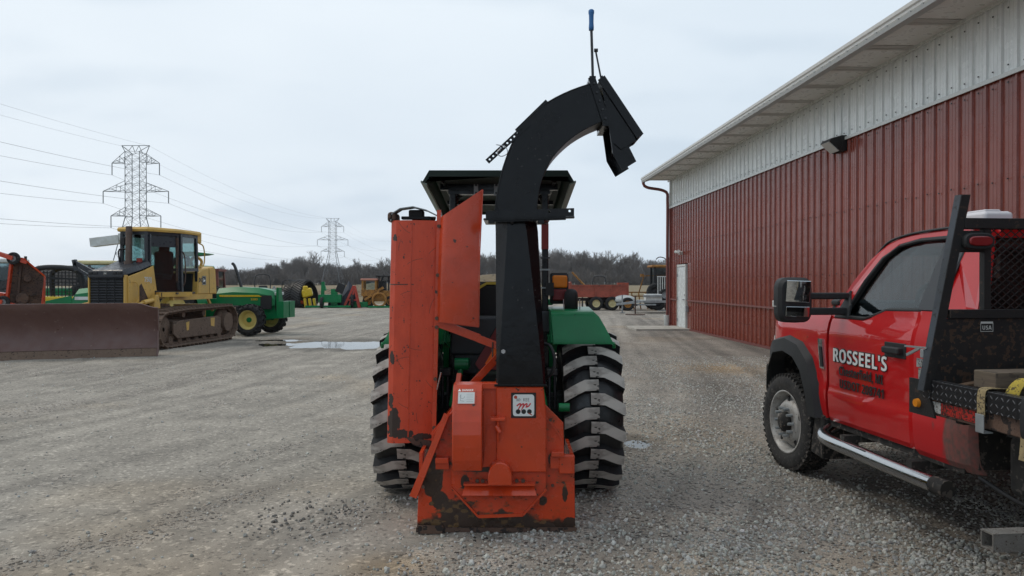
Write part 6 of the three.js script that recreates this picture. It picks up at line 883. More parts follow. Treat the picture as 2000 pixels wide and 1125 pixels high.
{
  // orange folding mower with its wing raised, behind the blade
  const m = thing('wing_mower', 'orange rotary mower with one wing deck raised showing its rusty underside', 'mower', [-12.95, 0, -19.6], 0.12);
  part(m, 'wing_deck', [PL([[0.28, 0.55, 0.5], [0.95, 0.6, 0.1], [0.98, 1.75, 0.1], [0.62, 2.2, 0.45], [0.45, 2.22, 0.5]], 0.05)], mRust, 'raised deck with brown rusty underside');
  part(m, 'deck_skirt', [BAR([0.26, 0.5, 0.5], [0.45, 2.2, 0.5], 0.05, 0.2), BAR([0.45, 2.22, 0.48], [0.64, 2.2, 0.42], 0.18, 0.05), BAR([0.64, 2.2, 0.42], [0.98, 1.76, 0.08], 0.12, 0.04), BAR([0.98, 1.76, 0.08], [0.95, 0.6, 0.08], 0.04, 0.12)], mOrange);
  part(m, 'deck_ridge', [BAR([0.5, 0.8, 0.45], [0.6, 2.0, 0.42], 0.05, 0.06), BAR([0.35, 1.3, 0.5], [0.9, 1.3, 0.2], 0.06, 0.05), C([0.6, 1.2, 0.36], [0.66, 1.2, 0.5], 0.16, 0.13), C([0.7, 1.7, 0.33], [0.76, 1.7, 0.45], 0.1, 0.08)], mRust);
  part(m, 'centre_deck', [RB(1.7, 0.3, 1.5, -0.75, 0.45, 0.1, 0.03)], mOrange); part(m, 'gear_box', [RB(0.4, 0.35, 0.4, -0.7, 0.78, 0.1, 0.05)], mRust); part(m, 'hinge_arm', [BAR([0.1, 0.6, 0.5], [0.22, 1.35, 0.55], 0.16, 0.12), BAR([-0.5, 0.75, 0.5], [0.2, 1.1, 0.55], 0.08, 0.08)], mOrange);
  for (const [x, y, ax, ay] of [[0.52, 2.2, -0.02, 2.38], [0.28, 1.12, -0.2, 1.22]]) { const w = simpleWheel(m, 'caster_wheel', x, y, 0.62, 0.155, 0.1, false, mGalv, mTyreFar, 0.5); part(m, 'caster_arm', [BAR([x + 0.02, y, 0.72], [ax, ay, 0.66], 0.03, 0.1), BAR([x + 0.02, y, 0.53], [ax, ay, 0.6], 0.03, 0.1), BAR([x - 0.1, y + 0.04, 0.62], [x + 0.25, y - 0.1, 0.5], 0.08, 0.08)], mOrange); }
  for (const x of [-1.4, -0.2]) simpleWheel(m, 'deck_wheel', x, 0.3, -0.9, 0.3, 0.2, true, mGalv); part(m, 'wheel_axle', [C([-1.5, 0.3, -0.9], [0, 0.3, -0.9], 0.05), B(0.1, 0.1, 0.9, -0.75, 0.4, -0.6)], mOrange);
}
{
  // green mower-conditioner behind the dozer's nose
  const m = thing('mower_conditioner', 'green mower conditioner with white stripe behind the raised mower wing', 'mower', [-13.1, 0, -24.6], 0.1);
  part(m, 'shield', [loft([[-0.9, 0.95], [-0.6, 1.4], [0.2, 1.5], [0.95, 1.45], [1.3, 1.25]].map(([x, y]) => [[x, 0.7, -0.55], [x, y - 0.1, -0.55], [x, y, -0.3], [x, y, 0.3], [x, y - 0.16, 0.55], [x, 0.6, 0.6]]), { crease: 0.5 })], mGreen);
  part(m, 'white_stripe', [PL([[-0.6, 1.16, 0.595], [-0.6, 1.06, 0.6], [0.7, 1.06, 0.6], [0.7, 1.16, 0.59]], 0.01)], mWhite); part(m, 'front_curtain', [PL([[0.4, 0.6, 0.62], [1.6, 0.55, 0.66], [1.8, 1.15, 0.6], [0.9, 1.25, 0.58]], 0.02), PL([[-1.6, 1.0, 0.5], [-0.7, 1.2, 0.55], [-0.7, 0.8, 0.55], [-1.5, 0.7, 0.5]], 0.02)], mGreen);
  part(m, 'badge', [C([0.95, 0.85, 0.64], [0.95, 0.85, 0.665], 0.15, 0.15, 18)], mYellow); simpleWheel(m, 'wheel', -1.35, 0.48, 0.55, 0.48, 0.25, true, mRust); simpleWheel(m, 'wheel', 1.0, 0.4, -0.7, 0.4, 0.25, true, mRust);
  part(m, 'chassis', [B(2.8, 0.15, 0.2, -0.1, 0.55, 0), B(0.2, 0.15, 1.3, -1.35, 0.5, 0), B(0.15, 0.15, 1.4, 1.0, 0.45, 0)], mRust);
}
{
  // skid-steer loader with meshed cab
  const s = thing('skid_loader', 'black and yellow skid loader with mesh cab sides', 'loader', [-15.6, 0, -27.0], 0.06);
  part(s, 'body', [RB(2.5, 0.75, 1.5, 0, 0.75, 0, 0.06)], mYellow); part(s, 'cab_frame', [T([[-0.85, 1.0, 0.62], [-0.85, 1.95, 0.62], [-0.7, 2.08, 0.62], [0.5, 2.06, 0.62], [0.72, 1.9, 0.62], [0.86, 1.0, 0.62]], 0.09, 10, 44), T([[-0.85, 1.0, -0.62], [-0.85, 1.95, -0.62], [-0.7, 2.08, -0.62], [0.5, 2.06, -0.62], [0.72, 1.9, -0.62], [0.86, 1.0, -0.62]], 0.09, 10, 44), B(1.3, 0.08, 1.3, -0.1, 2.1, 0)], mBlackMatt);
  const ms = []; for (let k = 0; k < 13; k++) ms.push(B(0.025, 1.0, 0.02, -0.75 + k * 0.12, 1.5, 0.60)); for (let k = 0; k < 9; k++) ms.push(B(1.52, 0.025, 0.02, -0.02, 1.06 + k * 0.11, 0.62)); ms.push(B(1.5, 0.06, 0.03, -0.02, 1.75, 0.63, 0, 0, -0.06)); part(s, 'mesh_side', ms, mBlackMatt).userData.kind = 'stuff';
  part(s, 'loader_arm', [BAR([-0.6, 1.0, 0.85], [-2.1, 1.35, 0.85], 0.12, 0.2), BAR([-0.9, 1.85, 0.85], [-2.6, 1.15, 0.85], 0.14, 0.26)], mDarkMetal); for (const x of [-0.75, 0.65]) for (const q of [-0.85, 0.85]) simpleWheel(s, 'wheel', x, 0.42, q, 0.42, 0.3, false, mCream);
}
{
  // cab tractors further behind
  const mk = (name, label, p, turn, roofM, w = 1) => { const t = thing(name, label, 'tractor', p, turn); part(t, 'cab', [-0.6, 0.6].flatMap((x) => [-0.55, 0.55].map((q) => BAR([x, 1.3, q], [x * 0.95, 2.35, q * 0.95], 0.09, 0.09))), mBlackMatt); part(t, 'cab_roof', [RB(1.6 * w, 0.17, 1.4, 0, 2.42, 0, 0.06)], roofM); part(t, 'cab_glass', [B(1.1, 0.95, 0.02, 0, 1.85, 0.54), B(0.02, 0.95, 1.0, 0.58, 1.85, 0)], M({ color: lin(0.4, 0.5, 0.52), roughness: 0.05, transmission: 1, thickness: 0 })); part(t, 'body', [RB(2.7, 0.7, 0.75, 1.0, 1.05, 0, 0.08), B(1.2, 0.4, 1.1, 0, 1.15, 0)], mGreen); for (const q of [-0.8, 0.8]) { simpleWheel(t, 'rear_wheel', -0.1, 0.85, q, 0.85, 0.45, false, jdRim); simpleWheel(t, 'front_wheel', 1.9, 0.5, q * 0.9, 0.5, 0.3, false, jdRim); } return t; };
  mk('cab_tractor', 'green tractor with tan cab roof behind the mower conditioner', [-17.2, 0, -32.0], 0.15, mCream);
  const t2 = mk('cab_tractor', 'green tractor with green cab roof and lamps behind the mower conditioner', [-14.9, 0, -30.0], -0.1, mGreen); t2.scale.set(1, 0.84, 1); for (const x of [-0.5, 0.1, 0.6]) part(t2, 'roof_lamp', [C([x, 2.34, 0.72], [x, 2.34, 0.8], 0.05)], mWhite);
  const t3 = mk('cab_tractor', 'green tractor with white cab roof at the edge of the row', [-19.4, 0, -29.2], 0.2, mWhite, 0.9); part(t3, 'exhaust_pipe', [C([0.9, 1.4, 0.2], [0.9, 2.6, 0.2], 0.05)], mBlackMatt);
  const ld = thing('front_loader_arm', 'black loader arm pointing up beside the bulldozer hood', 'loader', [-14.55, 0, -26.2], 0);
  part(ld, 'boom', [BAR([-0.35, 2.28, 0], [0.7, 1.72, 0], 0.12, 0.14), BAR([-0.3, 2.1, 0.02], [0.1, 1.85, 0.02], 0.1, 0.08), BAR([-0.38, 2.38, 0], [-0.3, 2.0, 0], 0.12, 0.12), BAR([0.1, 1.85, 0], [0.6, 1.78, 0], 0.1, 0.1)], mNavy); part(ld, 'mast', [BAR([0.65, 1.78, 0], [0.9, 0.3, 0], 0.2, 0.2), B(1.6, 0.3, 1.2, 0.9, 0.16, 0)], mNavy);
  // forage harvester with white spout
  const fh = thing('forage_harvester', 'forage harvester with curved white discharge spout behind the bulldozer cab', 'harvester', [-18.15, 0, -36], 0);
  const sp = [[2.4, 2.4], [2.0, 2.75], [1.4, 3.2], [0.7, 3.5], [-0.2, 3.68]];
  part(fh, 'spout', [loft(sp.map(([x, y], k) => { const w = 0.2, h = 0.24 - k * 0.01; return [[x - 0.1, y - h, w], [x + 0.05, y + h, w], [x + 0.05, y + h, -w], [x - 0.1, y - h, -w]]; }), { crease: 0.5 })], M({ map: rep(wornTex(256, hex(0xb9b6a8), hex(0xa8a598), hex(0x6e685c), 0.36, hex(0x8c8678), 0.5, 651), 0.9), roughness: 0.6 }));
  part(fh, 'spout_hood', [XS([[0.25, 3.75], [0.25, 4.15], [-0.25, 4.15], [-0.25, 3.75]], -1.45, -0.1, 0.02).applyMatrix4(new THREE.Matrix4().makeRotationZ(0.12)).translate(0.4, -0.28, 0), B(0.3, 0.3, 0.55, 0.0, 3.76, 0, 0, 0, 0.2)], mWhite);
  part(fh, 'body', [RB(2.6, 1.6, 1.8, 2.6, 1.6, 0, 0.08)], mGreen); part(fh, 'turntable', [C([2.4, 2.35, 0], [2.4, 2.6, 0], 0.3)], mDarkMetal); for (const q of [-1, 1]) simpleWheel(fh, 'wheel', 2.6, 0.6, q, 0.6, 0.4, false, jdRim);
  const gp = thing('green_canopy', 'thin green canopy panel on a post behind the bulldozer', 'canopy', [-12.4, 0, -30.2], 0); part(gp, 'panel', [loft([[-0.5, 0.07], [-0.1, 0.09], [0.35, 0.05], [0.55, 0.01]].map(([x, h]) => [[x, 2.72 - h, 0.35], [x, 2.72 + h, 0.35], [x, 2.72 + h, -0.35], [x, 2.72 - h, -0.35]]), { crease: 0.5 })], mGreen); part(gp, 'post', [C([-0.35, 0, 0], [-0.35, 2.7, 0], 0.06)], mDarkMetal);
}
// ---------------------------------------------------------------- row of machines along the far edge of the yard
{
  const mOld = M({ map: rep(wornTex(256, hex(0xb07a34), hex(0x9c6a30), hex(0x4a3626), 0.42, hex(0x7c5c36), 0.6, 701), 0.8), roughness: 0.75 }), mRedP = M({ map: rep(wornTex(256, hex(0xa4513f), hex(0x97493a), hex(0x6a4034), 0.36, hex(0x7a4434), 0.5, 711), 1.2), roughness: 0.6 }), mBlue = M({ color: lin(0.03, 0.035, 0.05), roughness: 0.7 });
  const zt = (x, z, label, h) => { const t = thing('ride_on_mower', label, 'mower', [x, 0, z], 0.4); part(t, 'body', [RB(1.0, 0.45, 1.5, 0, 0.55, 0, 0.08)], mBlackMatt); part(t, 'seat', [RB(0.55, 0.5, 0.2, 0, 1.15, -0.1, 0.06), RB(0.55, 0.15, 0.5, 0, 0.88, 0.1, 0.05)], mBlackMatt); part(t, 'roll_bar', [T([[-0.45, 0.7, -0.4], [-0.48, h - 0.3, -0.4], [-0.38, h, -0.4], [0.38, h, -0.4], [0.48, h - 0.3, -0.4], [0.45, 0.7, -0.4]], 0.035, 8, 40)], mDarkMetal); part(t, 'mower_deck', [RB(1.5, 0.22, 0.8, 0, 0.3, 0.5, 0.05)], mOrange); for (const s of [-1, 1]) { simpleWheel(t, 'rear_wheel', s * 0.55, 0.32, -0.55, 0.32, 0.25, true, mCream); simpleWheel(t, 'front_wheel', s * 0.45, 0.17, 0.95, 0.17, 0.12, true, mCream); } return t; };
  zt(-16.2, -50, 'black ride-on mower with tall square roll bar, orange deck', 2.08); zt(-14.6, -50.6, 'black ride-on mower with low roll bar beside the rubber track', 1.72);
  const gb = thing('box_scraper', 'grey steel box scraper in the row of implements', 'implement', [-15.3, 0, -49.2], 0.1); part(gb, 'blade_box', [B(1.7, 0.5, 0.06, 0, 0.5, 0.4), B(0.06, 0.6, 0.9, -0.85, 0.35, 0), B(0.06, 0.6, 0.9, 0.85, 0.35, 0), B(1.7, 0.1, 0.1, 0, 0.75, -0.3)], mDarkMetal); part(gb, 'hitch_frame', [BAR([-0.3, 0.75, -0.3], [0, 1.35, -0.3], 0.08), BAR([0.3, 0.75, -0.3], [0, 1.35, -0.3], 0.08), BAR([0.7, 0.3, 0.45], [0.85, 1.0, 0.45], 0.06)], mGalv);
  // rubber crawler belt
  const rt = thing('rubber_track', 'large black chevron rubber crawler belt standing on edge', 'crawler belt', [-13.7, 0, -49.6], -0.3);
  { const path = new THREE.CatmullRomCurve3([[0, 0.06, -0.7], [0, 0.05, 0], [0, 0.06, 0.7], [0, 0.3, 1.0], [0, 0.85, 1.0], [0, 1.4, 0.6], [0, 1.68, 0], [0, 1.4, -0.6], [0, 0.85, -1.0], [0, 0.3, -1.0]].map((p) => V(...p)), true, 'centripetal'); const n = 60, rings = []; for (let k = 0; k <= n; k++) { const p = path.getPointAt((k % n) / n), q = path.getTangentAt((k % n) / n), N = V(0, q.z, -q.y); rings.push([[-0.7, 0.05], [0.7, 0.05], [0.7, -0.01], [-0.7, -0.01]].map(([x, o]) => [x, p.y + N.y * -o, p.z + N.z * -o])); } part(rt, 'belt', [loft(rings, { caps: false, crease: 0.6 })], mTyreFar); const lg = []; for (let k = 0; k < 40; k++) { const p = path.getPointAt(k / 40), q = path.getTangentAt(k / 40), a = Math.atan2(q.y, q.z); for (const s of [-1, 1]) lg.push(B(0.72, 0.07, 0.055, s * 0.34, 0.0, 0, 0, s * 0.5, 0).rotateX(-a).translate(0, p.y + (q.z < 0 || q.y > 0 ? 0.0 : 0), p.z).translate(0, -Math.cos(a) * 0.07, Math.sin(a) * 0.07)); } part(rt, 'belt_lugs', lg, mRubber).userData.kind = 'stuff'; }
  const yl = thing('yellow_hub', 'bright yellow slotted hub frame leaning inside the rubber belt', 'machine part', [-12.9, 0, -48.7], 0.1); part(yl, 'shell', [RB(0.7, 0.55, 0.3, -0.1, 0.95, 0, 0.12, 0, 0, 0.25), RB(0.3, 0.3, 0.3, -0.2, 1.25, 0, 0.08)], mYellow); for (let k = 0; k < 3; k++) part(yl, 'leg', [RB(0.17, 0.6, 0.3, -0.2 + k * 0.29, 0.31, 0, 0.05, 0, 0, 0.15)], mYellow);
  const gp = thing('green_implement', 'dark green three point implement with upright mast', 'implement', [-12.0, 0, -48.6], 0.1); part(gp, 'mast', [BAR([0, 0.2, 0], [0.05, 1.65, 0], 0.2, 0.25), BAR([0.05, 1.65, 0], [0.22, 1.1, 0.1], 0.1, 0.1)], mGreenDark); part(gp, 'frame', [B(1.4, 0.5, 0.7, 0.5, 0.6, 0), B(0.4, 1.0, 0.4, 0.75, 0.7, 0), B(2.8, 0.12, 0.3, 0.4, 0.1, 0.3)], mGreenDark); part(gp, 'panel', [RB(0.5, 0.6, 0.08, 1.15, 1.25, 0.2, 0.04, 0, 0, -0.4)], mBlackMatt); simpleWheel(gp, 'gauge_wheel', 0.02, 0.35, 0.4, 0.35, 0.2, true, mGreenDark);
  const hp = thing('tarped_implement', 'dark blue heaped implement beside the red frame', 'implement', [-10.9, 0, -49.4], 0.2); part(hp, 'heap', [loft([[-0.9, 0.35], [-0.5, 0.8], [0, 0.95], [0.4, 1.7], [0.8, 1.2], [1.1, 0.3]].map(([x, h]) => [[x, 0, 0.5], [x, h * 0.7, 0.4], [x, h, 0], [x, h * 0.7, -0.4], [x, 0, -0.5]]), { crease: 0.4 })], mBlue); simpleWheel(hp, 'wheel', 0.6, 0.45, 0.55, 0.45, 0.2, true, mDarkMetal);
  const rd = thing('red_hitch_frame', 'bright red A-shaped hitch frame leaning in the implement row', 'implement', [-10.25, 0, -48.8], 0); part(rd, 'frame', [BAR([-0.45, 0, 0], [0.18, 1.4, -0.1], 0.14, 0.14), BAR([0.55, 0, 0], [0.22, 1.4, -0.1], 0.14, 0.14), BAR([-0.1, 0.15, 0], [0.3, 1.35, -0.05], 0.1, 0.1), BAR([-0.3, 0.5, 0], [0.45, 0.5, 0], 0.1, 0.1)], M({ color: lin(0.42, 0.05, 0.03), roughness: 0.5 }));
  const cr = thing('old_crawler', 'rusty yellow crawler loader with small cab and black canopy', 'crawler', [-8.7, 0, -49.5], 0);
  part(cr, 'cab', [-0.85, 0.0].flatMap((x) => [-0.4, 0.4].map((q) => B(0.12, 1.0, 0.12, x, 1.25, q))).concat([B(1.0, 0.4, 0.95, -0.42, 0.95, 0)]), mOld); part(cr, 'cab_roof', [RB(1.1, 0.12, 1.1, -0.42, 1.8, 0, 0.04)], M({ color: lin(0.5, 0.22, 0.16), roughness: 0.8 })); part(cr, 'cab_glass', [B(0.72, 0.5, 0.02, -0.42, 1.4, 0.42)], mPane);
  part(cr, 'body', [RB(1.9, 0.7, 1.0, 0.1, 0.75, -0.1, 0.06), BAR([-0.7, 0.5, 0.5], [0.5, 1.3, 0.5], 0.16, 0.16)], mOld); part(cr, 'canopy', [RB(1.2, 0.1, 1.1, 0.6, 2.02, 0, 0.04)], mBlackMatt); part(cr, 'canopy_posts', [C([0.2, 0.9, 0.4], [0.2, 2.0, 0.4], 0.04), C([1.1, 0.6, 0.4], [1.1, 2.0, 0.4], 0.04), C([1.1, 0.6, -0.4], [1.1, 2.0, -0.4], 0.04), BAR([0.15, 1.2, 0.3], [0.5, 2.1, 0.3], 0.09, 0.09), RB(0.4, 0.7, 0.5, 0.4, 1.35, 0, 0.05)], mBlackMatt); part(cr, 'ring', [new THREE.TorusGeometry(0.42, 0.07, 8, 26).translate(0.25, 0.5, 0.62)], mOld); part(cr, 'side_plate', [RB(1.0, 0.35, 0.1, -1.0, 0.2, 0.5, 0.03), B(1.5, 0.12, 0.3, 0.3, 0.06, 0.6)], mGreenDark); for (const x of [-0.5, 0.9]) simpleWheel(cr, 'wheel', x, 0.38, 0.3, 0.38, 0.3, false, mOld);
  for (const x of [-7.35, -7.9]) { const p = solo('steel_post', 'thin black steel post beside the old crawler', 'post', [C([0, 0, 0], [0, 2.0, 0], 0.05), B(0.4, 0.06, 0.4, 0, 0.03, 0), B(0.14, 0.1, 0.1, 0, 1.7, 0)], mBlackMatt, 'black posts', [x, 0, -49 - (x + 8) * 2]); }
  // ---- right of the tractor
  const wg = thing('dump_wagon', 'red four wheeled farm dump wagon with cream wheel rims', 'wagon', [5.0, 0, -45], 0.03);
  part(wg, 'side_board', [B(3.25, 0.62, 0.06, 0, 1.12, 0.85)], mRedP); part(wg, 'side_board', [B(3.25, 0.62, 0.06, 0, 1.12, -0.85)], mRedP); part(wg, 'floor', [B(3.25, 0.08, 1.7, 0, 0.82, 0)], mRedP); part(wg, 'head_board', [XS([[-0.88, 0.78], [0.88, 0.78], [0.88, 1.66], [-0.88, 1.66]], -1.68, -1.62), B(0.24, 0.85, 0.05, -1.72, 1.15, 0.9)], mRedP); part(wg, 'tail_gate', [XS([[-0.88, 0.78], [0.88, 0.78], [0.88, 1.6], [-0.88, 1.6]], 1.62, 1.68), B(0.62, 0.16, 0.3, 1.36, 1.52, 0.7)], mRedP); for (let k = 0; k < 4; k++) part(wg, 'side_rib', [B(0.06, 0.62, 0.05, -1.2 + k * 0.95, 1.12, 0.9)], mRedP); part(wg, 'top_rail', [B(3.3, 0.07, 0.08, 0, 1.44, 0.87), B(3.3, 0.07, 0.08, 0, 0.8, 0.87)], mRedP); part(wg, 'chassis', [B(3.2, 0.16, 0.2, -0.1, 0.62, 0.4), B(3.2, 0.16, 0.2, -0.1, 0.62, -0.4), B(1.6, 0.12, 0.15, 0.2, 0.5, 0.5), B(2.2, 0.1, 0.1, -2.4, 0.55, 0)], mDarkMetal); for (const x of [-0.2, 0.72]) for (const q of [-0.9, 0.9]) simpleWheel(wg, 'wheel', x, 0.4, q, 0.4, 0.26, false, mCream);
  const ca = thing('conveyor_auger', 'slim tan auger tube rising behind the red wagon', 'auger', [3.9, 0, -48], 0); part(ca, 'tube', [C([1.6, 0.4, 0], [-0.15, 2.25, 0], 0.06)], mOld); part(ca, 'stand', [C([0.5, 0, 0.3], [0.5, 1.55, 0], 0.03), C([0.5, 0, -0.3], [0.5, 1.55, 0], 0.03), B(0.5, 0.2, 0.4, 1.6, 0.3, 0)], mDarkMetal);
  zt(5.7, -48.5, 'small mower whose roll bar shows above the red wagon', 1.95);
  const tk = thing('spreader_cart', 'white plastic tank cart with a brown rimmed tyre', 'cart', [6.55, 0, -44], 0); part(tk, 'tank', [new THREE.SphereGeometry(0.5, 20, 12).scale(1.3, 0.55, 0.7).translate(-0.1, 0.62, -0.2)], mWhite); part(tk, 'frame', [B(1.2, 0.1, 0.5, 0, 0.32, 0)], mDarkMetal); simpleWheel(tk, 'wheel', 0.02, 0.38, 0.35, 0.38, 0.25, false, mOld); simpleWheel(tk, 'wheel', 0.02, 0.38, -0.5, 0.38, 0.25, false, mOld); part(tk, 'drawbar', [B(1.2, 0.08, 0.08, 1.1, 0.34, 0)], mGalv);
  const hr = thing('tine_harrow', 'orange brown tined field harrow beside the white cart', 'harrow', [7.4, 0, -46], 0.05); part(hr, 'frame_bar', [B(2.6, 0.07, 0.07, 0, 1.02, 0), B(2.6, 0.07, 0.07, 0, 0.8, 0.5), B(0.07, 0.07, 0.6, -1.0, 0.95, 0.25), B(0.07, 0.07, 0.6, 0.9, 0.95, 0.25), BAR([0.2, 1.0, 0], [0.5, 2.0, 0], 0.06), BAR([0.5, 2.0, 0], [1.9, 2.05, 0], 0.06), BAR([1.5, 1.0, 0], [1.9, 1.6, 0], 0.06), C([0.4, 1.95, 0], [0.4, 2.12, 0], 0.12)], mOld); for (let k = 0; k < 6; k++) part(hr, 'tine', [BAR([-1.1 + k * 0.42, 1.0, 0.1], [-1.0 + k * 0.42, 0.02, 0.3], 0.06, 0.04)], mOld);
  const st = thing('jack_stand', 'slim rusty post on a flat round base standing alone', 'stand', [6.1, 0, -38], 0); part(st, 'post', [C([0, 0.02, 0], [0, 0.95, 0], 0.035), B(0.1, 0.05, 0.1, 0, 0.92, 0)], mRust); part(st, 'base', [L([[0, 0], [0.5, 0], [0.48, 0.04], [0, 0.06]], 20)], mRust);
  const tr = thing('utility_trailer', 'bare aluminium flat trailer with upright ramp gate beside the shed', 'trailer', [7.9, 0, -40.5], 0.05);
  part(tr, 'deck', [B(3.0, 0.12, 1.8, 0.3, 0.62, 0), B(3.0, 0.1, 0.06, 0.3, 0.9, 0.9)], mGalv); part(tr, 'tool_box', [RB(0.85, 0.42, 0.5, -0.62, 0.8, 0.62, 0.03)], mWhite); part(tr, 'tongue', [BAR([-1.2, 0.6, 0.4], [-2.4, 0.45, 0], 0.1, 0.1), BAR([-1.2, 0.6, -0.4], [-2.4, 0.45, 0], 0.1, 0.1)], mGalv); part(tr, 'jack', [C([-2.1, 0, 0], [-2.1, 0.95, 0], 0.04), B(0.25, 0.04, 0.25, -2.1, 0.02, 0)], mGalv); for (let k = 0; k < 5; k++) part(tr, 'gate_bar', [B(0.035, 1.15, 0.04, -0.28 + k * 0.12, 1.35, 0.3)], mWhite); part(tr, 'gate_rail', [B(0.56, 0.05, 0.05, -0.04, 1.92, 0.3), B(0.56, 0.05, 0.05, -0.04, 0.8, 0.3)], mWhite); simpleWheel(tr, 'spare_wheel', 0.05, 0.95, 0.45, 0.33, 0.2, false, mGalv); for (const q of [-0.95, 0.95]) simpleWheel(tr, 'wheel', 0.7, 0.33, q, 0.33, 0.2, false, mGalv); part(tr, 'axle_frame', [B(0.2, 0.2, 1.8, 0.7, 0.45, 0), BAR([0.1, 0.6, 0.9], [0.15, 0.1, 0.95], 0.06), B(0.9, 0.05, 0.06, 0.0, 0.16, 0.95)], mGalv);
  const sp = thing('sprayer_tractor', 'dark tractor with orange cab roof and stacked big tyres behind trailer', 'tractor', [9.0, 0, -45], 0);
  part(sp, 'cab', [-0.75, 0.75].flatMap((x) => [-0.6, 0.6].map((q) => B(0.1, 1.1, 0.1, x, 2.0, q))), mBlackMatt); part(sp, 'cab_roof', [RB(1.9, 0.14, 1.6, 0, 2.55, 0, 0.05)], mOld); part(sp, 'cab_glass', [B(1.4, 0.9, 0.02, 0, 2.0, 0.6), B(0.02, 0.9, 1.1, -0.74, 2.0, 0)], M({ color: lin(0.5, 0.6, 0.62), roughness: 0.05, transmission: 1, thickness: 0 })); part(sp, 'body', [RB(1.9, 0.8, 1.4, 0.2, 1.1, 0, 0.1)], mBlackMatt); for (const [x, y] of [[-0.75, 1.05], [0.0, 1.15], [0.75, 1.05]]) simpleWheel(sp, 'big_wheel', x, y, 0.85, 0.52, 0.35, false, mDarkMetal); for (const [x, q] of [[-0.6, 0.6], [0.6, 0.6], [-0.6, -0.7], [0.6, -0.7]]) simpleWheel(sp, 'road_wheel', x, 0.55, q, 0.55, 0.35, false, mDarkMetal); part(sp, 'lamp_arch', [T([[-0.62, 2.95, 0.3], [-0.45, 3.08, 0.3], [-0.1, 3.0, 0.3], [0.05, 2.6, 0.3]], 0.03, 6, 20), T([[0.62, 2.95, 0.3], [0.45, 3.08, 0.3], [0.15, 3.0, 0.3], [0.05, 2.6, 0.3]], 0.03, 6, 20), BAR([0.03, 1.8, 0.65], [0.03, 2.95, 0.4], 0.1, 0.1)], mBlackMatt);
}
// ---------------------------------------------------------------- power line
{
  const mLat = M({ color: lin(0.2, 0.21, 0.22), roughness: 0.6, metalness: 0.4 }), mWire = M({ color: lin(0.16, 0.17, 0.18), roughness: 0.6 });
  const HW = (y) => y > 17.5 ? 1.75 : mixf(4.9, 1.75, y / 17.5);
  const mkTower = () => {
    const t = thing('transmission_tower', 'grey lattice transmission tower with three cross arms rising behind the bulldozer', 'pylon', [-92, 0, -188], 0, 'transmission towers');
    for (const sx of [-1, 1]) for (const sz of [-1, 1]) part(t, 'leg', [BAR([sx * 4.9, 0, sz * 4.9], [sx * 1.75, 17.5, sz * 1.75], 0.17), BAR([sx * 1.75, 17.5, sz * 1.75], [sx * 1.75, 33.4, sz * 1.75], 0.13)], mLat);
    const br = [], ys = [0, 4.6, 8.6, 12, 15, 17.5]; for (let y = 19.6; y < 33.6; y += 2.0) ys.push(y); ys.push(33.4);
    for (let k = 0; k < ys.length - 1; k++) { const a = ys[k], b = ys[k + 1], w = HW(a), v = HW(b); for (const s of [-1, 1]) { br.push(BAR([-w, a, s * w], [v, b, s * v], 0.052), BAR([w, a, s * w], [-v, b, s * v], 0.052), BAR([s * w, a, -w], [s * v, b, v], 0.052), BAR([s * w, a, w], [s * v, b, -v], 0.052), BAR([-v, b, s * v], [v, b, s * v], 0.052), BAR([s * v, b, -v], [s * v, b, v], 0.052)); } }
    part(t, 'bracing', br, mLat).userData.kind = 'stuff';
    for (const [y, L2, up] of [[30.8, 5.8, 2.6], [23.9, 8.0, 2.4], [17.9, 6.1, 2.0]]) for (const s of [-1, 1]) {
      const ar = part(t, 'cross_arm', [-1, 1].flatMap((q) => [BAR([s * 1.75, y, q * 1.75], [s * L2, y, 0], 0.11), BAR([s * 1.75, y + up, q * 1.75], [s * L2, y + 0.05, 0], 0.09), BAR([s * mixf(1.75, L2, 0.4), y, q * 1.05], [s * mixf(1.75, L2, 0.4), y + up * 0.6, q * 1.05], 0.08), BAR([s * 1.75, y, q * 1.75], [s * mixf(1.75, L2, 0.4), y + up * 0.6, q * 1.05], 0.08), BAR([s * mixf(1.75, L2, 0.4), y, q * 1.05], [s * mixf(1.75, L2, 0.72), y + up * 0.28, q * 0.5], 0.08)]), mLat);
      part(ar, 'insulator', [C([s * L2, y, 0], [s * L2, y - 2.9, 0], 0.11, 0.11, 6)], mLat);
    }
    for (const s of [-1, 1]) part(t, 'earth_horn', [-1, 1].flatMap((q) => [BAR([s * 1.75, 33.4, q * 1.75], [s * 3.4, 35.1, 0], 0.13), BAR([s * 0.9, 33.4, q * 1.75], [s * 0.8, 35.1, 0], 0.1)]).concat([BAR([0, 35.1, 0], [s * 3.4, 35.1, 0], 0.13)]), mLat);
    return t;
  };
  const t1 = mkTower(); copy(t1, [-93.6, 0, -401], 0, 'grey lattice transmission tower standing at the edge of the bare wood');
  const T0 = [[-90.2, 25], [-92, -188], [-93.6, -401], [-95, -614]];
  for (const [ox, y, r] of [[-5.8, 27.9, 0.026], [5.8, 27.9, 0.026], [-8, 21, 0.026], [8, 21, 0.026], [-6.1, 15, 0.026], [6.1, 15, 0.026], [-3.4, 35, 0.017], [3.4, 35, 0.017]]) {
    const g = []; for (let k = 0; k < 3; k++) { const [xa, za] = T0[k], [xb, zb] = T0[k + 1], p = []; for (let i = 0; i <= 20; i++) { const u = i / 20; p.push([mixf(xa, xb, u) + ox, y - 4 * (k === 0 ? 3.4 : 4.2) * u * (1 - u), mixf(za, zb, u)]); } g.push(T(p, r, 4, 40)); }
    solo('power_line', y > 30 ? 'thin earth wire strung between the tower tops' : 'sagging power cable hung from the ' + (y > 25 ? 'top' : y > 18 ? 'widest middle' : 'lowest') + ' cross arms of the towers', 'cable', g, mWire, y > 30 ? 'earth wires' : 'power cables');
  }
}
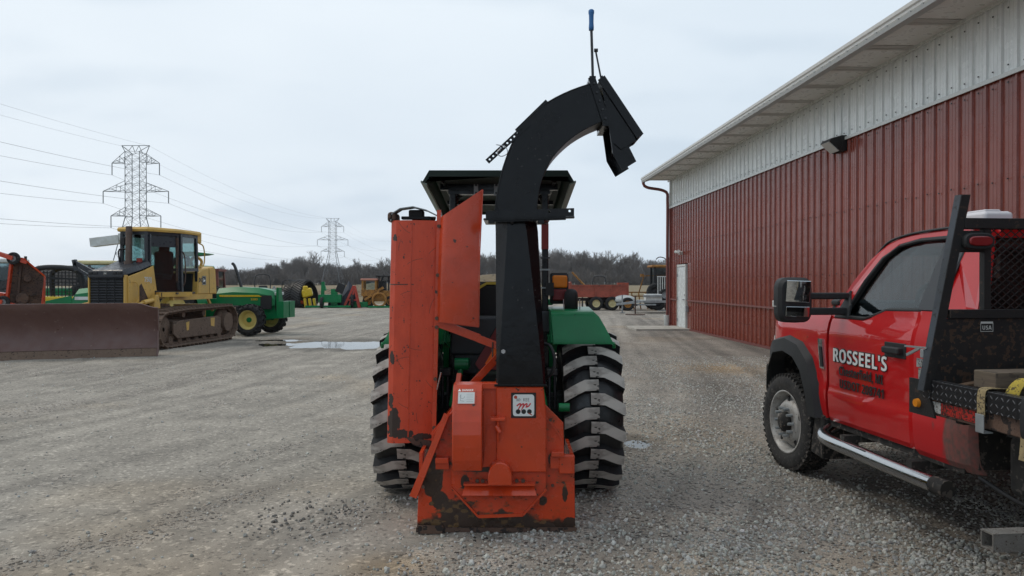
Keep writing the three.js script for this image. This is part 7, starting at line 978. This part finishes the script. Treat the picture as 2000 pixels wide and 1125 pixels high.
// ---------------------------------------------------------------- bare trees
{
  const mBark = M({ color: lin(0.13, 0.11, 0.097), roughness: 1 }), mTwig = M({ color: lin(0.165, 0.142, 0.126), roughness: 1 });
  function seg(out, a, b, r0, r1) { const g = new THREE.CylinderGeometry(r1, r0, 1, 3, 1, true); const d = V().subVectors(b, a), l = d.length(); g.scale(1, l, 1); g.applyQuaternion(new THREE.Quaternion().setFromUnitVectors(V(0, 1, 0), d.normalize())); g.translate((a.x + b.x) / 2, (a.y + b.y) / 2, (a.z + b.z) / 2); out.push(fin(g)); }
  function branch(out, p, dir, len, r, lev, max, spread) {
    let a = p.clone(), d = dir.clone(); const n = lev < 2 ? 3 : 2;
    for (let i = 0; i < n; i++) {
      d.add(V(rr(-1, 1), rr(-0.3, 0.6), rr(-1, 1)).multiplyScalar(0.16)).normalize(); const b = a.clone().addScaledVector(d, len / n); seg(out, a, b, r * (1 - i / n * 0.4), r * (1 - (i + 1) / n * 0.4)); a = b;
      if (lev < max) { const kids = lev === 0 ? (i === 0 ? 1 : 3) : 2; for (let k = 0; k < kids; k++) { const c = d.clone().add(V(rr(-1, 1), rr(-0.1, 0.7), rr(-1, 1)).normalize().multiplyScalar(spread)).normalize(); branch(out, a, c, len * rr(0.5, 0.72), Math.max(0.034, r * rr(0.42, 0.6)), lev + 1, max, spread); } }
    }
  }
  const H0 = 10; // every variant is built about 10 m tall, then scaled
  const variants = [0, 1, 2, 3].map((k) => {
    reseed(1000 + k * 77); const tr = [], cr = []; let a = V(0, -0.2, 0); const th = rr(1.6, 2.6); const b = V(rr(-0.15, 0.15), th, rr(-0.15, 0.15)); seg(tr, a, b, 0.17, 0.14);
    branch(cr, b, V(rr(-0.08, 0.08), 1, rr(-0.08, 0.08)).normalize(), 3.9, 0.13, 0, 4, 0.85); for (let q = 0; q < 3; q++) branch(cr, b.clone(), V(rr(-1, 1), 1.1, rr(-1, 1)).normalize(), rr(2.4, 3.2), 0.085, 1, 4, 0.85);
    const crown = mergeGeometries(cr); crown.computeBoundingBox(); const s = H0 / crown.boundingBox.max.y; crown.scale(s, s, s); const trunk = mergeGeometries(tr).scale(s, s, s); return { trunk, crown };
  });
  const brushV = [0, 1].map((k) => { reseed(1500 + k); const cr = []; for (let q = 0; q < 9; q++) branch(cr, V(rr(-0.8, 0.8), -0.1, rr(-0.8, 0.8)), V(rr(-0.6, 0.6), 1, rr(-0.6, 0.6)).normalize(), rr(1.3, 2.2), 0.035, 2, 4, 0.8); return mergeGeometries(cr); });
  const prof = [[-250, 522], [-100, 520], [0, 514], [60, 524], [430, 525], [470, 521], [520, 514], [560, 503], [600, 494], [622, 511], [700, 513], [760, 508], [900, 500], [940, 488], [1000, 487], [1090, 481], [1150, 487], [1240, 491], [1262, 503], [1420, 505], [1700, 500]];
  const topOf = (px) => { for (let k = 1; k < prof.length; k++) if (px <= prof[k][0]) return mixf(prof[k - 1][1], prof[k][1], (px - prof[k - 1][0]) / (prof[k][0] - prof[k - 1][0])); return 500; };
  const heightAt = (x, d) => 1.6 + (552 - topOf(1000 + 1500 * x / d)) * d / 1500;   // skyline of the wood as height above the field
  const proto = variants.map((v, k) => { const t = thing('bare_tree', 'bare leafless tree in the wood edge beyond the field', 'tree', [0, 0, -400], 0, 'bare trees along the wood edge'); part(t, 'trunk', [v.trunk], mBark); part(t, 'crown', [v.crown], mTwig); return t; });
  reseed(4242); let n = 0;
  for (let x = -335; x < 118; x += rr(4.5, 9)) { const d = rr(404, 436), h = heightAt(x, d) * rr(0.78, 1.27) / H0, p = [x, 0.1, -d]; const k = Math.floor(rnd() * 4); let o; if (n < 4) { o = proto[n]; o.position.set(...p); o.rotation.y = rnd() * 6; o.scale.setScalar(h); } else o = copy(proto[k], p, rnd() * 6, null, h); n++; }
  variants.forEach((v, k) => { const g = mergeGeometries([v.trunk, v.crown]), N = 170, im = new THREE.InstancedMesh(g, mTwig, N), m4 = new THREE.Matrix4(), q = new THREE.Quaternion(); for (let i = 0; i < N; i++) { const d = rr(430, 520), x = rr(-0.86, 0.3) * d, s = heightAt(x, d) * rr(0.62, 0.98) / H0; q.setFromAxisAngle(V(0, 1, 0), rnd() * 6); m4.compose(V(x, 0.1, -d), q, V(s, s, s)); im.setMatrixAt(i, m4); } im.name = numbered('woodland'); im.userData = { kind: 'stuff', label: 'grey brown mass of leafless woodland behind the wood edge', category: 'woodland' }; scene.add(im); });
  brushV.forEach((g, k) => { const N = 480, im = new THREE.InstancedMesh(g, mBark, N), m4 = new THREE.Matrix4(), q = new THREE.Quaternion(); for (let i = 0; i < N; i++) { const d = rr(398, 470), x = rr(-0.86, 0.3) * d, s = rr(1.3, 2.8); q.setFromAxisAngle(V(0, 1, 0), rnd() * 6); m4.compose(V(x, 0.05, -d), q, V(s * 1.3, s, s * 1.3)); im.setMatrixAt(i, m4); } im.name = numbered('undergrowth'); im.userData = { kind: 'stuff', label: 'tangled bare undergrowth along the foot of the wood', category: 'undergrowth' }; scene.add(im); });
}
scene.fog = new THREE.FogExp2(new THREE.Color().setRGB(0.62, 0.66, 0.7), 0.00014);
renderer.render(scene, camera);
